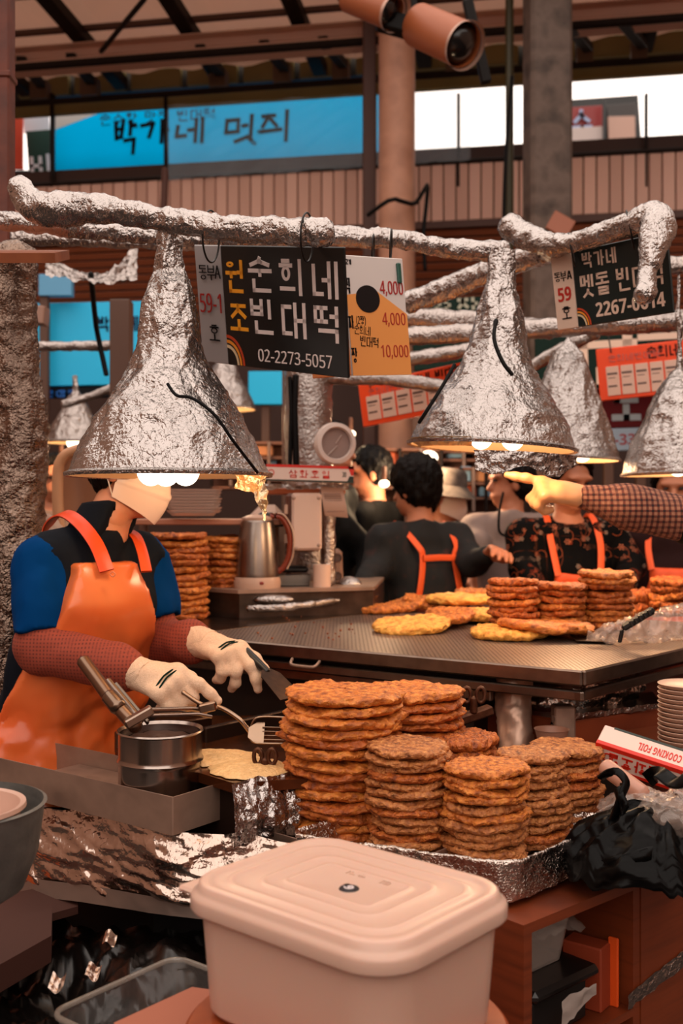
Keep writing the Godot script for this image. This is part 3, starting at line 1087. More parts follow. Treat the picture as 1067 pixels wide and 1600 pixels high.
func lamp(nm_label: String, at: Vector3, prof: Array, tilt: float, sd: int, bulbs: Array, power: float, mat: Material) -> Node3D:
	# at: middle of the rim; prof: [radius, height over the rim]
	var t := thing("lamp", nm_label, "lamp", at)
	var fine := []
	for i in prof.size() - 1:
		var a: Vector2 = prof[i]
		var b: Vector2 = prof[i + 1]
		var m := maxi(1, int(a.distance_to(b) / 0.0045))
		for k in m:
			fine.append(a.lerp(b, float(k) / m))
	fine.append(prof[prof.size() - 1])
	var xf := fr(at, 0.0, 0.0, tilt)
	var o := Vector3(sd, sd * 2.0, 0)
	part(t, "shade", G.new().lathe(xf, fine, 150, func(w: Vector3, dir: Vector3) -> Vector3:
		var q := w + o
		var fold := 0.010 * ridge.get_noise_3dv(q * Vector3(0.5, 0.22, 0.5))
		var c := clampf(w.y / 0.05, 0.2, 1.0)
		return w + dir * (crumple(q * 0.6, 0.0075) + fold - 0.008) * c + Vector3(0, crumple((q + OA), 0.004) * 0.5, 0)), mat)
	# the inside of the shade, a wall thickness in
	var inner := []
	for p in prof.slice(0, 4):
		inner.append(Vector2(p.x - (0.006 if p.y < 0.01 else 0.026), p.y))
	inner.append(Vector2(0.03, inner[3].y + 0.015))
	part(t, "reflector", G.new().lathe(xf, inner, 64), tone(Color(0.85, 0.72, 0.55), 0.4, 0.6), "pale inner reflector")
	part(t, "rim", G.new().lathe(xf, [Vector2(prof[0].x - 0.008, 0.004), Vector2(prof[0].x + 0.004, -0.002), Vector2(prof[0].x + 0.006, 0.006), Vector2(prof[0].x - 0.006, 0.012)], 96), FOIL)
	var bm := glow(Color(1.0, 0.95, 0.86), 2.2)
	for b in bulbs:
		part(t, "bulb", G.new().ball(ell(xf * b, Vector3(0.032, 0.036, 0.032))), bm)
		part(t, "socket", G.new().tube([xf * (b + Vector3(0, 0.03, 0)), xf * (b + Vector3(0, 0.11, 0))], [0.014], 10), tone(Color(0.8, 0.75, 0.7), 0.4))
		omni(xf * b, WARM, power / bulbs.size(), 0.03)
	return t

func foils_and_lamps() -> void:
	var A := thing("foil_pipe", "thick foil wrapped pipe with a bent left end carrying the black sign", "pipe", P(264, 340, 3.2))
	part(A, "foil_wrap", foil_pipe(G.new(), [P(28, 292, 3.3), P(62, 325, 3.28), P(150, 326, 3.25), P(255, 342, 3.2), P(350, 356, 3.15), P(440, 360, 3.1), P(508, 365, 3.05)], [0.028, 0.042, 0.03, 0.026, 0.028, 0.030, 0.030], 0.009, 0.006, 36), FOIL)
	var B := thing("foil_pipe", "long foil wrapped pipe running behind the black sign to the middle lamp", "pipe", P(500, 375, 3.75))
	part(B, "foil_wrap", foil_pipe(G.new(), [P(-30, 343, 3.6), P(80, 352, 3.6), P(300, 372, 3.7), P(520, 370, 3.75), P(620, 374, 3.8), P(700, 388, 3.85), P(785, 393, 3.85)], [0.022, 0.026, 0.022, 0.026, 0.028, 0.024, 0.03], 0.009, 0.007, 34), FOIL)
	var B2 := thing("foil_pipe", "lower foil wrapped pipe behind the left lamp neck", "pipe", P(150, 375, 4.2))
	part(B2, "foil_wrap", foil_pipe(G.new(), [P(-30, 370, 4.2), P(120, 375, 4.2), P(330, 382, 4.25)], [0.02], 0.006, 0.008, 26), FOIL2)
	# left lamp, big and near
	var u := 0.001463
	var l1 := lamp("large foil shade over the cook's head, at the left", P(265, 744, 3.25), [Vector2(.230, 0), Vector2(.222, .025), Vector2(.199, .082), Vector2(.171, .1375), Vector2(.132, .193), Vector2(.101, .238), Vector2(.085, .272), Vector2(.076, .306), Vector2(.073, .350), Vector2(.066, .395), Vector2(.054, .4287), Vector2(.038, .468), Vector2(.033, .52), Vector2(.033, .59)], 0.0, 1, [Vector3(-.034, .012, .05), Vector3(.004, .010, .075), Vector3(.044, .012, .05)], 0.05, FOIL)
	part(l1, "foil_flap", G.new().surf(30, 34, func(a, b):
		var q := P(lerpf(370, 417, a), 742 + b * (22 + 60 * a * a * (0.65 + 0.35 * sin(a * 9.0))), 3.25 - 0.07 * a)
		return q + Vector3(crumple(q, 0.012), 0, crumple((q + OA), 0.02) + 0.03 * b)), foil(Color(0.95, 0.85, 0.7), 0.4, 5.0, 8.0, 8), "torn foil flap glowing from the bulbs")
	part(l1, "wire", G.new().tube(smooth_path([P(262, 600, 3.0), P(276, 618, 2.99), P(300, 622, 2.98), P(335, 648, 2.98), P(365, 690, 3.0), P(402, 738, 3.08)], 0.01), [0.0035], 8), tone(Color(0.05, 0.04, 0.04), 0.5))
	# middle lamp
	var l2 := lamp("foil shade with a torn skirt hanging in the middle of the stall", P(768, 700, 3.8), [Vector2(.222, 0), Vector2(.214, .03), Vector2(.192, .08), Vector2(.160, .13), Vector2(.126, .175), Vector2(.10, .215), Vector2(.083, .26), Vector2(.074, .31), Vector2(.062, .37), Vector2(.052, .41), Vector2(.040, .45), Vector2(.036, .53)], 0.06 * -1.0, 4, [Vector3(-.03, .03, 0), Vector3(.05, .03, .03)], 0.12, FOIL)
	part(l2, "foil_flap", G.new().surf(70, 16, func(a, b):
		var ang := lerpf(-1.9, -0.35, a)
		var q := P(768, 700, 3.8) + Vector3(cos(ang) * .226, -0.02 - 0.013 * cos(ang) * 0.6 - b * (0.048 + 0.012 * sin(a * 13.0)) * minf(1.0, 3.0 - 2.6 * a), -sin(ang) * .226)
		return q + Vector3(crumple(q, 0.01), 0, crumple((q + OA), 0.012))), FOIL, "ragged foil skirt")
	part(l2, "foil_flap", G.new().surf(40, 14, func(a, b):
		var ang := lerpf(-3.1, -1.95, a)
		var q := P(768, 700, 3.8) + Vector3(cos(ang) * (.224 - 0.03 * b), 0.012 - cos(ang) * 0.012 - b * 0.022, -sin(ang) * (.224 - 0.04 * b))
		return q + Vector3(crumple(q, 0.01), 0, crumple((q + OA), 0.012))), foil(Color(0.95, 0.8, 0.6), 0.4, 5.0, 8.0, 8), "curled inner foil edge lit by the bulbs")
	part(l2, "seam", G.new().tube(smooth_path([P(775, 500, 3.55), P(772, 530, 3.52), P(785, 565, 3.5), P(800, 585, 3.5)], 0.01), [0.005, 0.007, 0.005], 8), tone(Color(0.08, 0.07, 0.06), 0.5))
	part(l2, "seam", G.new().tube(smooth_path([P(710, 570, 3.62), P(690, 605, 3.6), P(668, 640, 3.6), P(655, 660, 3.62)], 0.01), [0.005], 8), tone(Color(0.08, 0.07, 0.06), 0.5))
	# behind and right
	lamp("foil shade hanging behind the middle lamp, on a thin stem", P(882, 719, 4.9), [Vector2(.186, 0), Vector2(.178, .04), Vector2(.152, .12), Vector2(.12, .2), Vector2(.09, .28), Vector2(.062, .345), Vector2(.04, .38), Vector2(.014, .42), Vector2(.011, .55)], -0.03, 7, [Vector3(0, .03, .02), Vector3(.06, .03, 0)], 0.2, FOIL)
	lamp("foil shade cut by the right edge of the view", P(1066, 742, 4.6), [Vector2(.19, 0), Vector2(.184, .04), Vector2(.158, .12), Vector2(.12, .2), Vector2(.085, .27), Vector2(.05, .31), Vector2(.016, .345), Vector2(.013, .65)], 0.02, 9, [Vector3(-.02, .03, .02), Vector3(.05, .03, 0)], 0.2, FOIL)
	lamp("small distant foil shade between the left post and the left lamp", P(118, 692, 7.2), [Vector2(.15, 0), Vector2(.13, .06), Vector2(.09, .14), Vector2(.05, .22), Vector2(.02, .26), Vector2(.016, .34)], 0.0, 12, [Vector3(0, .0, .05)], 0.12, FOIL2)
	lamp("distant foil shade between the left lamp and the black sign", P(352, 640, 7.4), [Vector2(.16, 0), Vector2(.14, .07), Vector2(.09, .16), Vector2(.05, .24), Vector2(.02, .28), Vector2(.016, .34)], 0.0, 15, [Vector3(0, .0, .05)], 0.12, FOIL2)
	# right pipes
	var C := thing("foil_pipe", "foil wrapped pipe with knobbed ends carrying the green sign", "pipe", P(900, 375, 3.8))
	part(C, "foil_wrap", foil_pipe(G.new(), [P(796, 352, 4.05), P(815, 366, 4.0), P(855, 380, 3.9), P(895, 378, 3.8), P(960, 358, 3.7), P(1012, 342, 3.6)], [0.036, 0.036, 0.03, 0.026, 0.028, 0.04], 0.009, 0.006, 34), FOIL)
	part(C, "foil_branch", foil_pipe(G.new(), [P(1018, 338, 3.6), P(1028, 352, 3.55), P(1020, 390, 3.5), P(1012, 430, 3.48), P(1006, 462, 3.46)], [0.042, 0.046, 0.034, 0.024, 0.03], 0.008, 0.006, 34), FOIL)
	var D := thing("foil_pipe", "foil wrapped arm slanting up behind the middle lamp neck", "pipe", P(740, 440, 4.3))
	part(D, "foil_wrap", foil_pipe(G.new(), [P(640, 472, 4.5), P(700, 450, 4.4), P(760, 425, 4.3), P(850, 395, 4.1), P(872, 384, 3.9)], [0.036, 0.036, 0.034, 0.03], 0.008, 0.008, 30), FOIL)
	var rows := [
		[[P(600, 494, 5.2), P(720, 500, 5.2), P(860, 515, 5.3)], 0.036, "upper foil wrapped pipe behind the menu board"],
		[[P(560, 530, 5.0), P(700, 522, 4.9), P(860, 512, 4.8), P(1100, 498, 4.6)], 0.032, "long foil wrapped pipe below the green sign"],
		[[P(800, 520, 5.6), P(950, 516, 5.5), P(1100, 508, 5.4)], 0.02, "thin foil wrapped pipe below the green sign, behind the long one"],
		[[P(610, 566, 5.6), P(720, 549, 5.6), P(800, 540, 5.6)], 0.028, "foil wrapped pipe crossing above the left orange menu board"],
		[[P(484, 590, 5.48), P(600, 592, 5.4), P(690, 604, 5.4)], 0.026, "foil wrapped pipe sloping down in front of the left orange menu board"],
		[[P(800, 592, 5.5), P(870, 550, 5.4), P(930, 520, 5.3)], 0.024, "foil wrapped arm rising behind the middle lamp to the right"],
		[[P(1010, 430, 4.6), P(1050, 414, 4.6), P(1110, 420, 4.6)], 0.03, "foil wrapped pipe end at the right edge, over the right lamp", P(1112, 425, 4.6), 0.03],
		[[P(60, 541, 6.4), P(110, 541, 6.4), P(178, 540, 6.4)], 0.022, "foil wrapped bar across the two lower blue signs", P(190, 470, 6.4), 0.045],
		[[P(100, 632, 6.8), P(140, 620, 6.8), P(175, 606, 6.8)], 0.02, "foil wrapped arm over the small distant shade", P(182, 600, 6.85), 0.03],
		[[P(318, 540, 7.4), P(380, 540, 7.4), P(448, 540, 7.4)], 0.02, "foil wrapped bar behind the black sign, over the distant shade", P(450, 540, 7.4), 0.03]]
	for q in rows:
		var t := thing("foil_pipe", q[2], "pipe", q[0][1])
		part(t, "foil_wrap", foil_pipe(G.new(), q[0], [q[1]], 0.008, 0.012, 24), FOIL2)
		if q.size() > 3:
			stand(t, [q[3]], q[4])
	var rg := thing("foil_roof", "foil draped ledge with drooping edge above the lower blue signs", "canopy", P(150, 410, 5.6))
	part(rg, "foil_cover", G.new().surf(60, 24, func(a, b):
		var q := P(lerpf(72, 214, a), lerpf(398 + 30 * sin(a * 3.0), 430, b) + 18 * a * b - 34 * maxf(0.0, a - 0.7) * 2.0 * (1.0 - b * 0.4), 5.6 - 0.25 * b)
		return q + Vector3(0, crumple(q, 0.02), crumple((q + OA), 0.03))), FOIL2)

func ring(pts: Array, r: float, at: Vector3, rad: float, ax: Vector3) -> G:      # wire loop round a pipe
	var a := ax.normalized()
	var s := a.cross(Vector3.UP).normalized()
	var up := s.cross(a)
	var p := []
	for i in 25:
		var t := TAU * i / 24.0
		p.append(at + s * cos(t) * rad + up * sin(t) * rad * 1.25 - up * rad * 0.3)
	return G.new().tube(p, [r], 8, false)

func signs() -> void:
	var black := tone(Color(0.03, 0.035, 0.035), 0.35)
	var white := tone(Color(0.80, 0.76, 0.74), 0.5)
	var ink := tone(Color(0.05, 0.05, 0.06), 0.5)
	var red := tone(Color(0.62, 0.08, 0.06), 0.5)
	var yellow := tone(Color(0.95, 0.62, 0.12), 0.5)
	# black sign, its frame of reference spans both panels: u, v as measured on the board
	var tl := P(301.6, 382.7, 3.48)
	var trr := P(537, 386, 3.08)
	var bl := P(314, 565, 3.60)
	var b := board(tl, trr, bl)
	var xf: Transform3D = b[0]
	var w: float = b[1]
	var h: float = b[2]
	var s1 := thing("stall_sign", "black hanging sign with white and yellow lettering and a pale number panel", "sign", tl)
	var k := 0.196 * w
	part(s1, "panel", G.new().box(xf * Transform3D(Basis(), Vector3((w + k) * 0.5, h * 0.5, -0.004)), Vector3(w - k, h, 0.008), 0.002), black, "black panel")
	part(s1, "panel", G.new().box(xf * Transform3D(Basis(), Vector3(k * 0.5 - 0.001, h * 0.5, -0.006)), Vector3(k, h, 0.006), 0.002), tone(Color(0.62, 0.60, 0.60), 0.4), "pale number panel")
	var X := func(u: float) -> float: return u * w
	var g := G.new()
	var rows := [["순희네", 0.085], ["빈대떡", 0.425]]
	for r in 2:
		var i := 0
		for ch in rows[r][0]:
			hangul(g, xf, ch, w * (0.385 + 0.209 * i), h * (rows[r][1] + 0.012 * i), w * 0.158, h * 0.285, 0, 0.0092)
			i += 1
	part(s1, "lettering", g, tone(Color(0.86, 0.80, 0.78), 0.5))
	var gy := G.new()
	hangul(gy, xf, "원", w * 0.226, h * 0.115, w * 0.125, h * 0.27, 0, 0.0088)
	hangul(gy, xf, "조", w * 0.236, h * 0.475, w * 0.125, h * 0.24, 0, 0.0088)
	part(s1, "lettering", gy, yellow)
	latin(s1, "lettering", xf * Transform3D(Basis(Vector3(1, 0.0, 0), Vector3.UP, Vector3.BACK), Vector3.ZERO), "02-2273-5057", w * 0.42, h * 0.835, w * 0.485, h * 0.105, tone(Color(0.86, 0.80, 0.78), 0.5), false)
	var gk := G.new()
	hangul(gk, xf, "동부", w * 0.03, h * 0.165, w * 0.055, h * 0.125, w * 0.006, 0.0026)
	hangul(gk, xf, "호", w * 0.075, h * 0.665, w * 0.075, h * 0.15, 0, 0.0036)
	part(s1, "lettering", gk, ink)
	latin(s1, "lettering", xf, "A", w * 0.145, h * 0.165, w * 0.042, h * 0.11, ink, false)
	latin(s1, "lettering", xf, "59-1", w * 0.022, h * 0.40, w * 0.155, h * 0.165, red, false)
	rainbow(s1, xf, Vector2(k + 0.002, h - 0.002), 0.058)
	for q in [[330, 360, 3.2, 0.046], [480, 362, 3.08, 0.042]]:
		part(s1, "wire_hook", ring([], 0.0022, P(q[0], q[1], q[2]), q[3], Vector3(1, -0.05, 0.3)), tone(Color(0.12, 0.1, 0.09), 0.4, 0.6))
	# menu board
	tl = P(537, 398, 3.42)
	trr = P(629, 404, 3.56)
	bl = P(541, 587, 3.42)
	b = board(tl, trr, bl)
	xf = b[0]
	w = b[1]
	h = b[2]
	var s2 := thing("menu_board", "hanging menu board with red prices on a white and tan ground, beside the black sign", "sign", tl)
	part(s2, "panel", G.new().box(xf * Transform3D(Basis(), Vector3(w * 0.5, h * 0.5, -0.004)), Vector3(w, h, 0.008), 0.002), white)
	var tan := G.new()
	tan.prism(PackedVector2Array([Vector2(0, h * 0.33), Vector2(w * 0.5, h * 0.29), Vector2(w, h * 0.48), Vector2(w, h), Vector2(0, h)]), 0.0, 0.001, xf)
	part(s2, "tan_ground", tan, tone(Color(0.86, 0.56, 0.28), 0.5))
	latin(s2, "price", xf, "4,000", w * 0.56, h * 0.20, w * 0.40, h * 0.13, red, false, 0.002)
	latin(s2, "price", xf, "4,000", w * 0.56, h * 0.47, w * 0.40, h * 0.12, red, false, 0.002)
	latin(s2, "price", xf, "10,000", w * 0.50, h * 0.745, w * 0.47, h * 0.12, red, false, 0.002)
	var gm := G.new()
	hangul(gm, xf, "떡", w * -0.01, h * 0.19, w * 0.07, h * 0.13, 0, 0.004, 0.002)
	hangul(gm, xf, "자", w * -0.01, h * 0.5, w * 0.08, h * 0.11, 0, 0.004, 0.002)
	hangul(gm, xf, "장", w * 0.0, h * 0.77, w * 0.09, h * 0.13, 0, 0.004, 0.002)
	hangul(gm, xf, "고기", w * 0.01, h * 0.035, w * 0.045, h * 0.045, w * 0.01, 0.0015, 0.002)
	hangul(gm, xf, "장", w * 0.185, h * 0.505, w * 0.06, h * 0.07, 0, 0.002, 0.002)
	var brush_x := xf * Transform3D(Basis(Vector3(0, 0, 1), 0.10), Vector3.ZERO)
	hangul(gm, brush_x, "순희네", w * 0.17, h * 0.57, w * 0.085, h * 0.075, w * 0.008, 0.0014, 0.002)
	hangul(gm, brush_x, "빈대떡", w * 0.27, h * 0.655, w * 0.095, h * 0.085, w * 0.012, 0.002, 0.002)
	part(s2, "lettering", gm, ink)
	latin(s2, "lettering", xf, "(2", w * 0.12, h * 0.505, w * 0.055, h * 0.08, ink, false, 0.002)
	latin(s2, "lettering", xf, ")", w * 0.25, h * 0.505, w * 0.025, h * 0.08, ink, false, 0.002)
	var gd := G.new()
	var disc := PackedVector2Array()
	for i in 32:
		disc.append(Vector2(w * 0.34 + cos(TAU * i / 32) * w * 0.20, h * 0.36 + sin(TAU * i / 32) * h * 0.115))
	part(s2, "dark_disc", gd.prism(disc, 0.0, 0.002, xf), tone(Color(0.10, 0.08, 0.08), 0.5))
	part(s2, "clip", G.new().box(xf * Transform3D(Basis(), Vector3(w * 0.9, h * 0.13, 0.004)), Vector3(0.012, 0.05, 0.008), 0.002), tone(Color(0.1, 0.3, 0.25), 0.4))
	for q in [[611, 378, 3.66, 0.034], [583, 384, 3.62, 0.03]]:
		part(s2, "wire_hook", ring([], 0.002, P(q[0], q[1], q[2]), q[3], Vector3(1, -0.05, 0.1)), tone(Color(0.12, 0.1, 0.09), 0.4, 0.6))
	# a second card behind, its corner showing under the menu board
	tl = P(480, 480, 3.9)
	var card := solo("menu_board", quad_board(tl, P(560, 474, 3.9), P(480, 592, 3.9), 0.006), tone(Color(0.78, 0.45, 0.22), 0.5), "plain tan card behind the black sign, its lower edge showing", "sign", tl)
	part(card, "wire_hook", G.new().tube([P(520, 482, 3.9), P(520, 376, 3.76)], [0.002], 6), tone(Color(0.12, 0.1, 0.09), 0.4, 0.6))
	# green sign
	tl = P(860, 400, 3.95)
	trr = P(1042, 361, 3.62)
	bl = P(861, 518, 4.0)
	b = board(tl, trr, bl)
	xf = b[0]
	w = b[1]
	h = b[2]
	var s3 := thing("stall_sign", "dark green hanging sign with a pale number panel at the right", "sign", tl)
	k = w * 0.19
	var cream := tone(Color(0.86, 0.74, 0.66), 0.5)
	part(s3, "panel", G.new().box(xf * Transform3D(Basis(), Vector3((w + k) * 0.5, h * 0.5, -0.004)), Vector3(w - k, h, 0.008), 0.002), tone(Color(0.02, 0.085, 0.075), 0.35), "dark green panel")
	part(s3, "panel", G.new().box(xf * Transform3D(Basis(), Vector3(k * 0.5 - 0.001, h * 0.5, -0.003)), Vector3(k, h, 0.006), 0.002), cream, "pale number panel")
	var g3 := G.new()
	hangul(g3, xf, "박가네", w * 0.28, h * 0.055, w * 0.085, h * 0.20, w * 0.02, 0.0048)
	hangul(g3, xf, "멧돌", w * 0.245, h * 0.34, w * 0.115, h * 0.29, w * 0.02, 0.006)
	hangul(g3, xf, "빈대떡", w * 0.56, h * 0.34, w * 0.115, h * 0.29, w * 0.02, 0.006)
	part(s3, "lettering", g3, cream)
	latin(s3, "lettering", xf, "2267-0614", w * 0.36, h * 0.72, w * 0.58, h * 0.185, cream, true)
	var gk3 := G.new()
	hangul(gk3, xf, "동부", w * 0.018, h * 0.235, w * 0.052, h * 0.13, w * 0.004, 0.0024)
	hangul(gk3, xf, "호", w * 0.055, h * 0.70, w * 0.085, h * 0.18, 0, 0.0036)
	part(s3, "lettering", gk3, ink)
	latin(s3, "lettering", xf, "A", w * 0.132, h * 0.24, w * 0.045, h * 0.11, ink, true)
	latin(s3, "lettering", xf, "59", w * 0.035, h * 0.44, w * 0.12, h * 0.19, tone(Color(0.70, 0.12, 0.05), 0.5), true)
	rainbow(s3, xf, Vector2(k + 0.002, h - 0.002), 0.04)
	for q in [[892, 384, 3.82, 0.036], [983, 352, 3.66, 0.04]]:
		part(s3, "wire_hook", ring([], 0.0025, P(q[0], q[1], q[2]), q[3], Vector3(1, 0.2, 0.3)), tone(Color(0.12, 0.1, 0.09), 0.4, 0.6))
	# orange menu boards
	price_board(P(559, 602, 6.0), P(720, 566, 5.6), P(565, 668, 6.0), "orange menu board with a row of white price cards, left of the middle lamp", 6, 0.30)
	price_board(P(931, 546, 6.0), P(1110, 526, 5.9), P(936, 627, 6.0), "orange menu board with a row of white price cards, above the right lamp", 7, 0.34)
	# shop boards behind
	tl = P(640, 470, 8.4)
	var d1 := solo("shop_sign", quad_board(tl, P(760, 462, 8.4), P(640, 580, 8.4), 0.05), tone(Color(0.03, 0.13, 0.1), 0.5), "dark green board with pale lettering behind the foil arm", "sign", tl)
	var gd1 := G.new()
	hangul(gd1, board(tl, P(760, 462, 8.4), P(640, 580, 8.4))[0], "광장", 0.12, 0.005, 0.12, 0.13, 0.04, 0.02, 0.004)
	part(d1, "lettering", gd1, tone(Color(0.62, 0.62, 0.55), 0.5))
	tl = P(835, 528, 7.6)
	var d2 := solo("shop_sign", quad_board(tl, P(1110, 512, 7.4), P(835, 610, 7.6), 0.05), tone(Color(0.02, 0.12, 0.09), 0.5), "dark green board with large cream strokes behind the right orange menu board", "sign", tl)
	var b2 := board(tl, P(1110, 512, 7.4), P(835, 610, 7.6))
	var gd2 := G.new()
	stroke(gd2, b2[0], [0, 0, 1, 0], Rect2(0.17, 0.055, 0.34, 0), 0.04, 0.004)
	stroke(gd2, b2[0], [0, 0, 0, 1], Rect2(0.25, 0.06, 0, 0.10), 0.05, 0.004)
	stroke(gd2, b2[0], [0, 0, 0, 1], Rect2(0.48, 0.0, 0, 0.05), 0.05, 0.004)
	stroke(gd2, b2[0], [0, 0, 1, 0], Rect2(0.55, 0.03, 0.22, 0), 0.035, 0.004)
	stroke(gd2, b2[0], [-1, .5, .5, .5], Rect2(0.235, 0.185, 0.05, 0.07), 0.02, 0.004)
	stroke(gd2, b2[0], [0, 0, 0, 1], Rect2(0.325, 0.185, 0, 0.07), 0.02, 0.004)
	part(d2, "lettering", gd2, cream)
	tl = P(835, 610, 7.8)
	var d3 := solo("shop_sign", quad_board(tl, P(1110, 604, 7.8), P(835, 672, 7.8), 0.05), tone(Color(0.32, 0.03, 0.05), 0.5), "dark red board with grey lettering between the two right lamps", "sign", tl)
	var gd3 := G.new()
	hangul(gd3, board(tl, P(1110, 604, 7.8), P(835, 672, 7.8))[0], "종로", 0.14, -0.03, 0.16, 0.22, 0.12, 0.035, 0.004)
	part(d3, "lettering", gd3, tone(Color(0.55, 0.58, 0.6), 0.5))
	tl = P(940, 670, 7.7)
	var d4 := solo("shop_sign", quad_board(tl, P(1010, 668, 7.7), P(940, 705, 7.7), 0.05), tone(Color(0.52, 0.58, 0.64), 0.5), "pale blue strip sign with a red number under the dark red board", "sign", tl)
	latin(d4, "lettering", board(tl, P(1010, 668, 7.7), P(940, 705, 7.7))[0], "4-33", 0.02, 0.03, 0.16, 0.06, tone(Color(0.5, 0.1, 0.12), 0.5))
	for q in [[d1, P(650, 580, 8.45), P(750, 570, 8.45)], [d2, P(845, 612, 7.65), P(1100, 600, 7.45)], [d3, P(860, 672, 7.86), P(1090, 668, 7.86)], [d4, P(950, 706, 7.75), P(1000, 704, 7.75)]]:
		stand(q[0], [q[1], q[2]])
	# lower blue signs at the left
	var cyan := tone(Color(0.02, 0.74, 0.95), 0.5)
	var bs := thing("shop_sign", "large bright blue sign board low behind the left lamp", "sign", P(140, 535, 8.6))
	part(bs, "board", quad_board(P(48, 474, 8.6), P(240, 470, 8.6), P(48, 604, 8.6), 0.08), cyan)
	part(bs, "lower_edge", quad_board(P(48, 605, 8.62), P(240, 602, 8.62), P(48, 622, 8.62), 0.06), tone(Color(0.05, 0.06, 0.08), 0.5))
	var gb := G.new()
	hangul(gb, board(P(48, 474, 8.6), P(240, 470, 8.6), P(48, 604, 8.6))[0], "박가네", 0.40, 0.09, 0.07, 0.09, 0.02, 0.012, 0.004)
	part(bs, "lettering", gb, tone(Color(0.02, 0.1, 0.25), 0.5))
	var gb2 := G.new()
	hangul(gb2, board(P(48, 474, 8.6), P(240, 470, 8.6), P(48, 604, 8.6))[0], "빈대떡", 0.08, 0.53, 0.05, 0.045, 0.02, 0.008, 0.03)
	part(bs, "lettering", gb2, tone(Color(0.05, 0.4, 0.75), 0.5))
	stand(bs, [P(60, 606, 8.68), P(225, 606, 8.68)])
	var b3 := solo("shop_sign", quad_board(P(388, 580, 8.6), P(446, 580, 8.6), P(388, 632, 8.6), 0.08), cyan, "small bright blue sign right of the left lamp, under the black sign", "sign", P(415, 605, 8.6))
	stand(b3, [P(415, 632, 8.68)])
	var b4 := solo("shop_sign", quad_board(P(60, 428, 8.4), P(112, 428, 8.4), P(60, 462, 8.4), 0.06), tone(Color(0.35, 0.62, 0.78), 0.4), "pale blue round cornered sign under the foil draped ledge", "sign", P(85, 445, 8.4))
	stand(b4, [P(70, 462, 8.46)])
	var b5 := solo("shop_sign", quad_board(P(34, 474, 7.0), P(70, 478, 7.0), P(34, 502, 7.0), 0.1), tone(Color(0.6, 0.45, 0.38), 0.5), "small tan box sign beside the left foil post", "sign", P(50, 490, 7.0))
	stand(b5, [P(45, 502, 7.06)])

func rainbow(par: Node3D, xf: Transform3D, c: Vector2, r: float) -> void:
	var cols := [Color(0.75, 0.25, 0.1), Color(0.9, 0.55, 0.15), Color(0.85, 0.75, 0.6), Color(0.12, 0.2, 0.22)]
	for i in 3:
		var g := G.new()
		var r1 := r * (1.0 - 0.17 * i)
		var r0 := r1 - r * 0.1
		for k in 10:
			var a := PI / 2.0 * k / 10
			var b := PI / 2.0 * (k + 1) / 10
			flat_bar(g, xf, [c + Vector2(cos(a), -sin(a) * 1.25) * r1, c + Vector2(cos(b), -sin(b) * 1.25) * r1, c + Vector2(cos(b), -sin(b) * 1.25) * r0, c + Vector2(cos(a), -sin(a) * 1.25) * r0], 0.001)
		part(par, "rainbow_arc", g, tone(cols[i], 0.5))

func price_board(tl: Vector3, tr: Vector3, bl: Vector3, label: String, n: int, top: float) -> void:
	var b := board(tl, tr, bl)
	var xf: Transform3D = b[0]
	var w: float = b[1]
	var h: float = b[2]
	var t := thing("menu_board", label, "sign", tl)
	part(t, "panel", G.new().box(xf * Transform3D(Basis(), Vector3(w * 0.5, h * 0.5, -0.006)), Vector3(w, h, 0.012), 0.003), tone(Color(0.92, 0.27, 0.02), 0.6))
	var grey := tone(Color(0.35, 0.25, 0.22), 0.5)
	var rows := G.new()
	for i in n:
		var x0 := w * (0.07 + 0.9 / n * i)
		var cw := w * 0.9 / n * 0.88
		part(t, "price_card", G.new().box(xf * Transform3D(Basis(), Vector3(x0 + cw * 0.5, h * (top + 0.3), 0.002)), Vector3(cw, h * 0.56, 0.004), 0.001), tone(Color(0.85, 0.70, 0.62), 0.5))
		for q in [[0.06, 0.24, 0.62, 0.012], [0.06, 0.32, 0.5, 0.004], [0.12, 0.48, 0.55, 0.01]]:
			stroke(rows, xf, [0, 0, 1, 0], Rect2(x0 + cw * 0.15, h * (top + q[1] - 0.08), cw * q[2], 0), q[3] * 0.7, 0.005)
	part(t, "lettering", rows, grey)
	var hd := G.new()
	hangul(hd, xf, "순희네빈대떡", w * 0.1, h * 0.14, 0.03, 0.03, 0.006, 0.004, 0.002)
	part(t, "lettering", hd, tone(Color(0.75, 0.35, 0.3), 0.5))
	var hd2 := G.new()
	hangul(hd2, xf, "순희네 빈대떡", w * 0.44, h * 0.06, 0.04, 0.05, 0.006, 0.006, 0.002)
	part(t, "lettering", hd2, ink_brown())
	part(t, "tie_wire", G.new().tube([xf * Vector3(w * 0.12, -0.05, 0.0), xf * Vector3(w * 0.13, 0.02, 0.006)], [0.003], 6), tone(Color(0.1, 0.08, 0.07), 0.4))

func ink_brown() -> StandardMaterial3D:
	return tone(Color(0.16, 0.05, 0.04), 0.5)

# ---- the tables
func flat_prism(pts: Array, y0: float, y1: float) -> G:      # a slab with the outline pts (x, z)
	var p := PackedVector2Array()
	for q in pts:
		p.append(Vector2(q.x, q.z))
	return G.new().prism(p, y0, y1, Transform3D(Basis(Vector3.RIGHT, Vector3.BACK, Vector3.UP), Vector3.ZERO))

